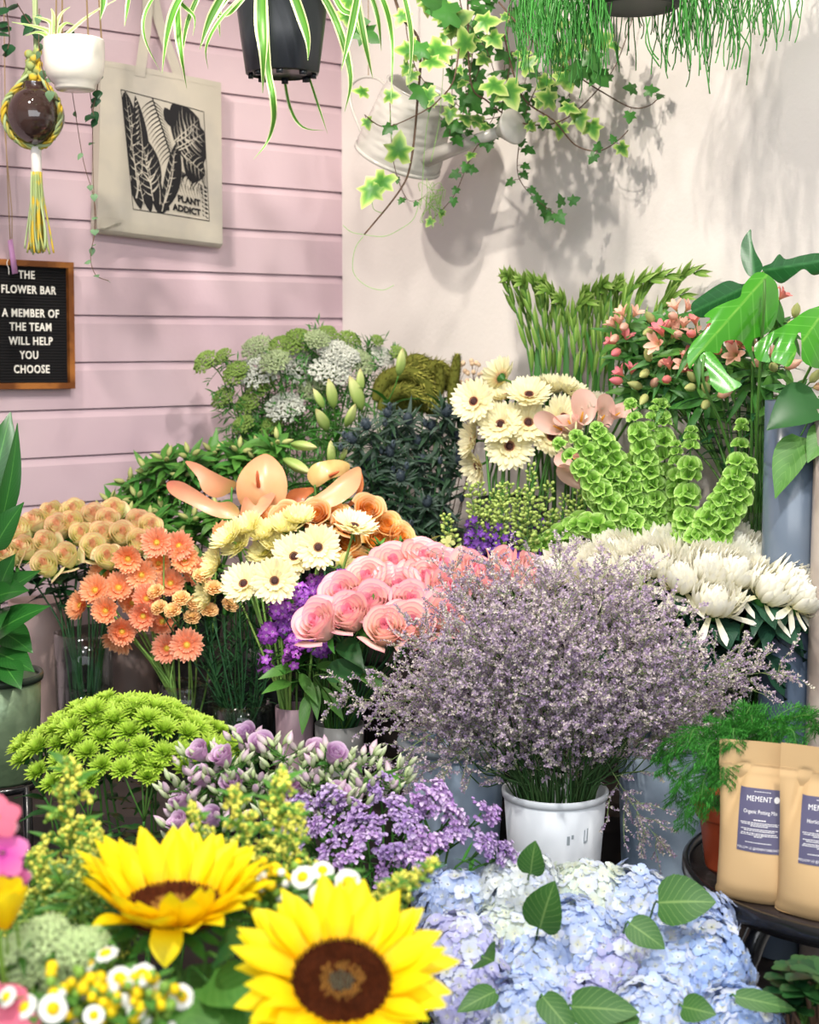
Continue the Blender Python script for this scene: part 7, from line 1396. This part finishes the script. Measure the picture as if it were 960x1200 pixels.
# ================================================================ potted plants
# large leaved plant in the green metal pot
GP = P(-6, 800, 2.58); pr2 = rpx(54, 2.58); ph2 = P(0, 790, 2.58).z - P(0, 912, 2.58).z; gz = P(0, 912, 2.58).z
t = thing('metal_planter', 'hammered green metal planter with dark rim holding a large leaved plant', 'planter', (GP.x, 2.58, gz)); Mg = T((GP.x, 2.58, gz)); mb = MB()
mb.lathe([(0, 0), (pr2 * .86, 0), (pr2 * .90, .006), (pr2 * .97, ph2 * .6), (pr2, ph2 - .004), (pr2 * .97, ph2 - .004), (pr2 * .9, .02)], 40, M_hammer); part('planter_body', mb.mesh('planter_body'), t, Mg)
mb = MB(); mb.lathe([(pr2 * .96, ph2 - .006), (pr2 * .98, ph2 + .002), (pr2 * 1.04, ph2 + .003), (pr2 * 1.06, ph2 - .003), (pr2 * 1.04, ph2 - .010), (pr2, ph2 - .010)], 40, M_hamrim); part('rim', mb.mesh('rim'), t, Mg)
mb = MB(); mb.lathe([(pr2 * .96, ph2 * .86), (0, ph2 * .88)], 24, M_soil); part('soil', mb.mesh('soil'), t, Mg)
t = thing('plant_stand', 'black metal plant stand with slim legs under the green planter', 'plant stand', (GP.x, 2.58, 0)); Ms = T((GP.x, 2.58, 0)); mb = MB(); mb.lathe([(pr2 * .9, gz - .012), (pr2 * .96, gz - .012), (pr2 * .96, gz - .001), (pr2 * .9, gz - .001), (pr2 * .9, gz - .012)], 32, M_black); part('ring', mb.mesh('ring'), t, Ms)
mb = MB(); mb.box((-pr2 * .92, -.008, gz - .010), (pr2 * .92, .008, gz - .002), M_black); mb.box((-.008, -pr2 * .92, gz - .010), (.008, pr2 * .92, gz - .002), M_black); part('cross_bar', flat(mb.mesh('cross_bar')), t, Ms)
for a in (R(-35), R(-100), R(145), R(60)):
    mb = MB(); mb.tube([(pr2 * .93 * cos(a), pr2 * .93 * sin(a), 0), (pr2 * .93 * cos(a), pr2 * .93 * sin(a), gz - .003)], .0065, 8, M_black); part('leg', mb.mesh('leg'), t, Ms)
t = thing('peace_lily', 'plant with large dark pointed leaves growing in the green metal planter', 'plant', (GP.x, 2.58, gz + ph2 * .87)); c0 = Vector((GP.x, 2.58, gz + ph2 * .87))
for (x, y), d, L, W, up in (((-14, 590), (.28, 0, 1), .16, .075, (.3, -1, .1)), ((2, 610), (.30, -.05, 1), .165, .035, (.6, -.7, .2)), ((-5, 640), (.35, -.2, .6), .09, .05, (0, -.9, .5)), ((-6, 705), (.8, -.3, .75), .10, .052, (-.2, -.7, .7)), ((-10, 745), (.85, -.35, .65), .12, .06, (-.3, -.7, .7)), ((-6, 700), (.6, -.5, .3), .08, .055, (-.2, -.7, .7)), ((2, 740), (.7, -.5, -.2), .075, .06, (0, -.6, .8)), ((-4, 765), (.75, -.5, -.1), .085, .06, (0, -.6, .8)), ((-10, 720), (.3, -.8, .1), .09, .06, (0, -.5, .8)), ((-20, 690), (-.5, -.5, .7), .14, .06, None), ((-30, 640), (-.3, -.2, 1), .16, .07, None), ((5, 780), (.5, -.6, -.3), .06, .05, (0, -.6, .8)), ((0, 690), (.35, -.4, .9), .07, .05, (-.3, -.9, .3))):
    p = P(x, y, 2.53 + U(-.03, .03)); pts = smooth([c0 + Vector((U(-.03, .03), U(-.03, .03), 0)), c0.lerp(p, .5) + Vector((0, 0, .03)), p], 5); so = stem(t, pts, .0026, G_stemd, 'leaf_stalk'); mb = MB(); blade(mb, p, d, L, W, G_peace, ovate, .28, .45, 0, up, 10, U(0, 1), .015); lpart('leaf_blade', mb, so)
# asparagus fern in the terracotta pot on the table
AP = (P(862, 1000, 2.23).x, 2.23); ah = .105; t = thing('terracotta_pot', 'orange terracotta plastic pot on the round table behind the pouches', 'pot', (AP[0], AP[1], TT)); Ma = T((AP[0], AP[1], TT + .001)); r1 = .057
mb = MB(); mb.lathe([(0, .0), (r1 * .74, 0), (r1 * .78, .004), (r1 * .95, ah * .74), (r1 * .97, ah * .76), (r1 * 1.05, ah * .76), (r1 * 1.08, ah * .8), (r1 * 1.10, ah), (r1 * 1.03, ah), (r1 * .9, ah * .7), (0, ah * .68)], 36, M_terra); part('pot_body', mb.mesh('pot_body'), t, Ma)
mb = MB(); mb.lathe([(r1 * 1.01, ah * .90), (0, ah * .92)], 24, M_soil); part('soil', mb.mesh('soil'), t, Ma)
mb = MB(); zz = [.050, .068]; n = 8; vs = []
for z in zz:
    for i in range(n + 1): a = R(-128 + 2.6 * i); rr = r1 * (.78 + .17 * z / (ah * .74)) + .0009; vs.append((rr * cos(a), rr * sin(a), z))
mb.add(vs, [(i, i + 1, n + 2 + i, n + 1 + i) for i in range(n)], M_letter); part('price_sticker', mb.mesh('price_sticker'), t, Ma, 'white sticker')
t = thing('asparagus_fern', 'feathery asparagus fern growing in the terracotta pot', 'fern', (AP[0], AP[1], TT + ah * .95)); c0 = Vector((AP[0], AP[1], TT + ah * .95))
for k, (x, y, dy) in enumerate(((800, 872, -.02), (815, 862, -.06), (845, 852, -.05), (880, 846, -.06), (915, 850, -.05), (945, 846, -.06), (970, 858, -.08), (790, 890, 0), (806, 905, -.05), (822, 930, -.08), (832, 880, -.1), (860, 862, -.1), (900, 860, -.1), (935, 835, .05), (810, 945, -.03), (800, 920, .03), (880, 835, .05), (850, 900, -.10), (828, 915, -.09), (925, 862, -.12), (840, 925, -.08), (785, 875, .03), (960, 842, 0))):
    e = P(x, y, AP[1] + dy); mid = c0.lerp(e, .45) + Vector((0, 0, .05)); sm = smooth([c0 + Vector((U(-.02, .02), U(-.02, .02), 0)), mid, e + Vector((0, 0, .01)), e + (e - mid) * .25 - Vector((0, 0, .015))], 7); mb = MB(); mb.tube(sm, .0009, 4, G_stem); n = len(sm)
    for j in range(3, n):
        p = sm[j]; tg = (sm[j] - sm[j - 1]).normalized(); s0 = tg.cross(Vector((0, 0, 1))).normalized() if abs(tg.z) < .95 else Vector((1, 0, 0)); L = .042 * (1.1 - .75 * j / n)
        for s in (-1, 1):
            for h_ in (0, .5):
                p1 = p.lerp(sm[min(n - 1, j + 1)], h_); q = p1 + (s0 * s + tg * .6).normalized() * L + Vector((0, 0, U(-.008, .002))); mb.tube([p1, q], .0004, 3, G_fern, cap=False)
                for i in range(9): b = p1.lerp(q, (i + 1) / 9.5); dd = (tg * .8 + s0 * s * .2 + Vector((U(-.8, .8), U(-.8, .8), U(-.6, .6)))).normalized() * U(.006, .011); w_ = dd.cross(Vector((.3, .4, .8))).normalized() * .0007; mb.add([b - w_, b + w_, b + dd], [(0, 1, 2)], G_fern, [(0, 0, U(0, 1), 1)] * 3)
    lpart('frond', mb, t)
# dark pot beside the fern at the frame edge
vx = P(958, 870, 2.36).x; t = thing('black_pot', 'black pot with a bright rim behind the pouches at the frame edge', 'pot', (vx, 2.36, TT + .001)); mb = MB(); mb.lathe([(0, 0), (.045, 0), (.058, .12), (.062, .122), (.062, .13), (.056, .13), (.05, .1), (0, .1)], 28, M_dark); part('pot_body', mb.mesh('pot_body'), t, T((vx, 2.36, TT + .001)))
# small leathery plant at the bottom corner
JP = P(945, 1215, 1.86); pz = .34; t = thing('stool', 'hidden low stool under the small leathery plant', 'stool', (JP.x, JP.y, 0)); mb = MB(); mb.lathe([(0, pz - .03), (.12, pz - .03), (.125, pz - .015), (.12, pz), (0, pz)], 28, M_stand); part('seat', mb.mesh('seat'), t, T((JP.x, JP.y, 0)))
for a in (45, 135, 225, 315): mb = MB(); mb.tube([(.10 * cos(R(a)), .10 * sin(R(a)), 0), (.08 * cos(R(a)), .08 * sin(R(a)), pz - .02)], .012, 8, M_stand); part('leg', mb.mesh('leg'), t, T((JP.x, JP.y, 0)))
ph3 = P(945, 1195, 1.86).z - pz; t = thing('leathery_plant', 'small plant with dark leathery leaves in the corner beside the hydrangeas', 'plant', (JP.x, JP.y, pz + .001)); Mj = T((JP.x, JP.y, pz + .001)); mb = MB(); mb.lathe([(0, 0), (.05, 0), (.075, ph3 - .03), (.078, ph3 - .03), (.07, ph3 - .03), (.05, .02)], 28, M_dark); part('pot', mb.mesh('pot'), t, Mj)
for k in range(20):
    a = k * 2.4; c1 = Vector((JP.x + .02 * cos(a), JP.y + .02 * sin(a), pz + ph3 - .04)); e = P(932 + U(-10, 34), U(1138, 1195), 1.86 + U(-.05, .05)); so = stem(t, smooth([c1, c1.lerp(e, .6), e], 3), .003, M_brownstem if k % 3 else G_stem, 'branch'); mb = MB()
    for j in range(4): b = j * 1.57 + k; blade(mb, e, (cos(b), sin(b) - .2, .35), .038, .024, G_deep if k % 2 else G_dark, obov, .3, .3, 0, (0, 0, 1), 5)
    lpart('foliage', mb, so)
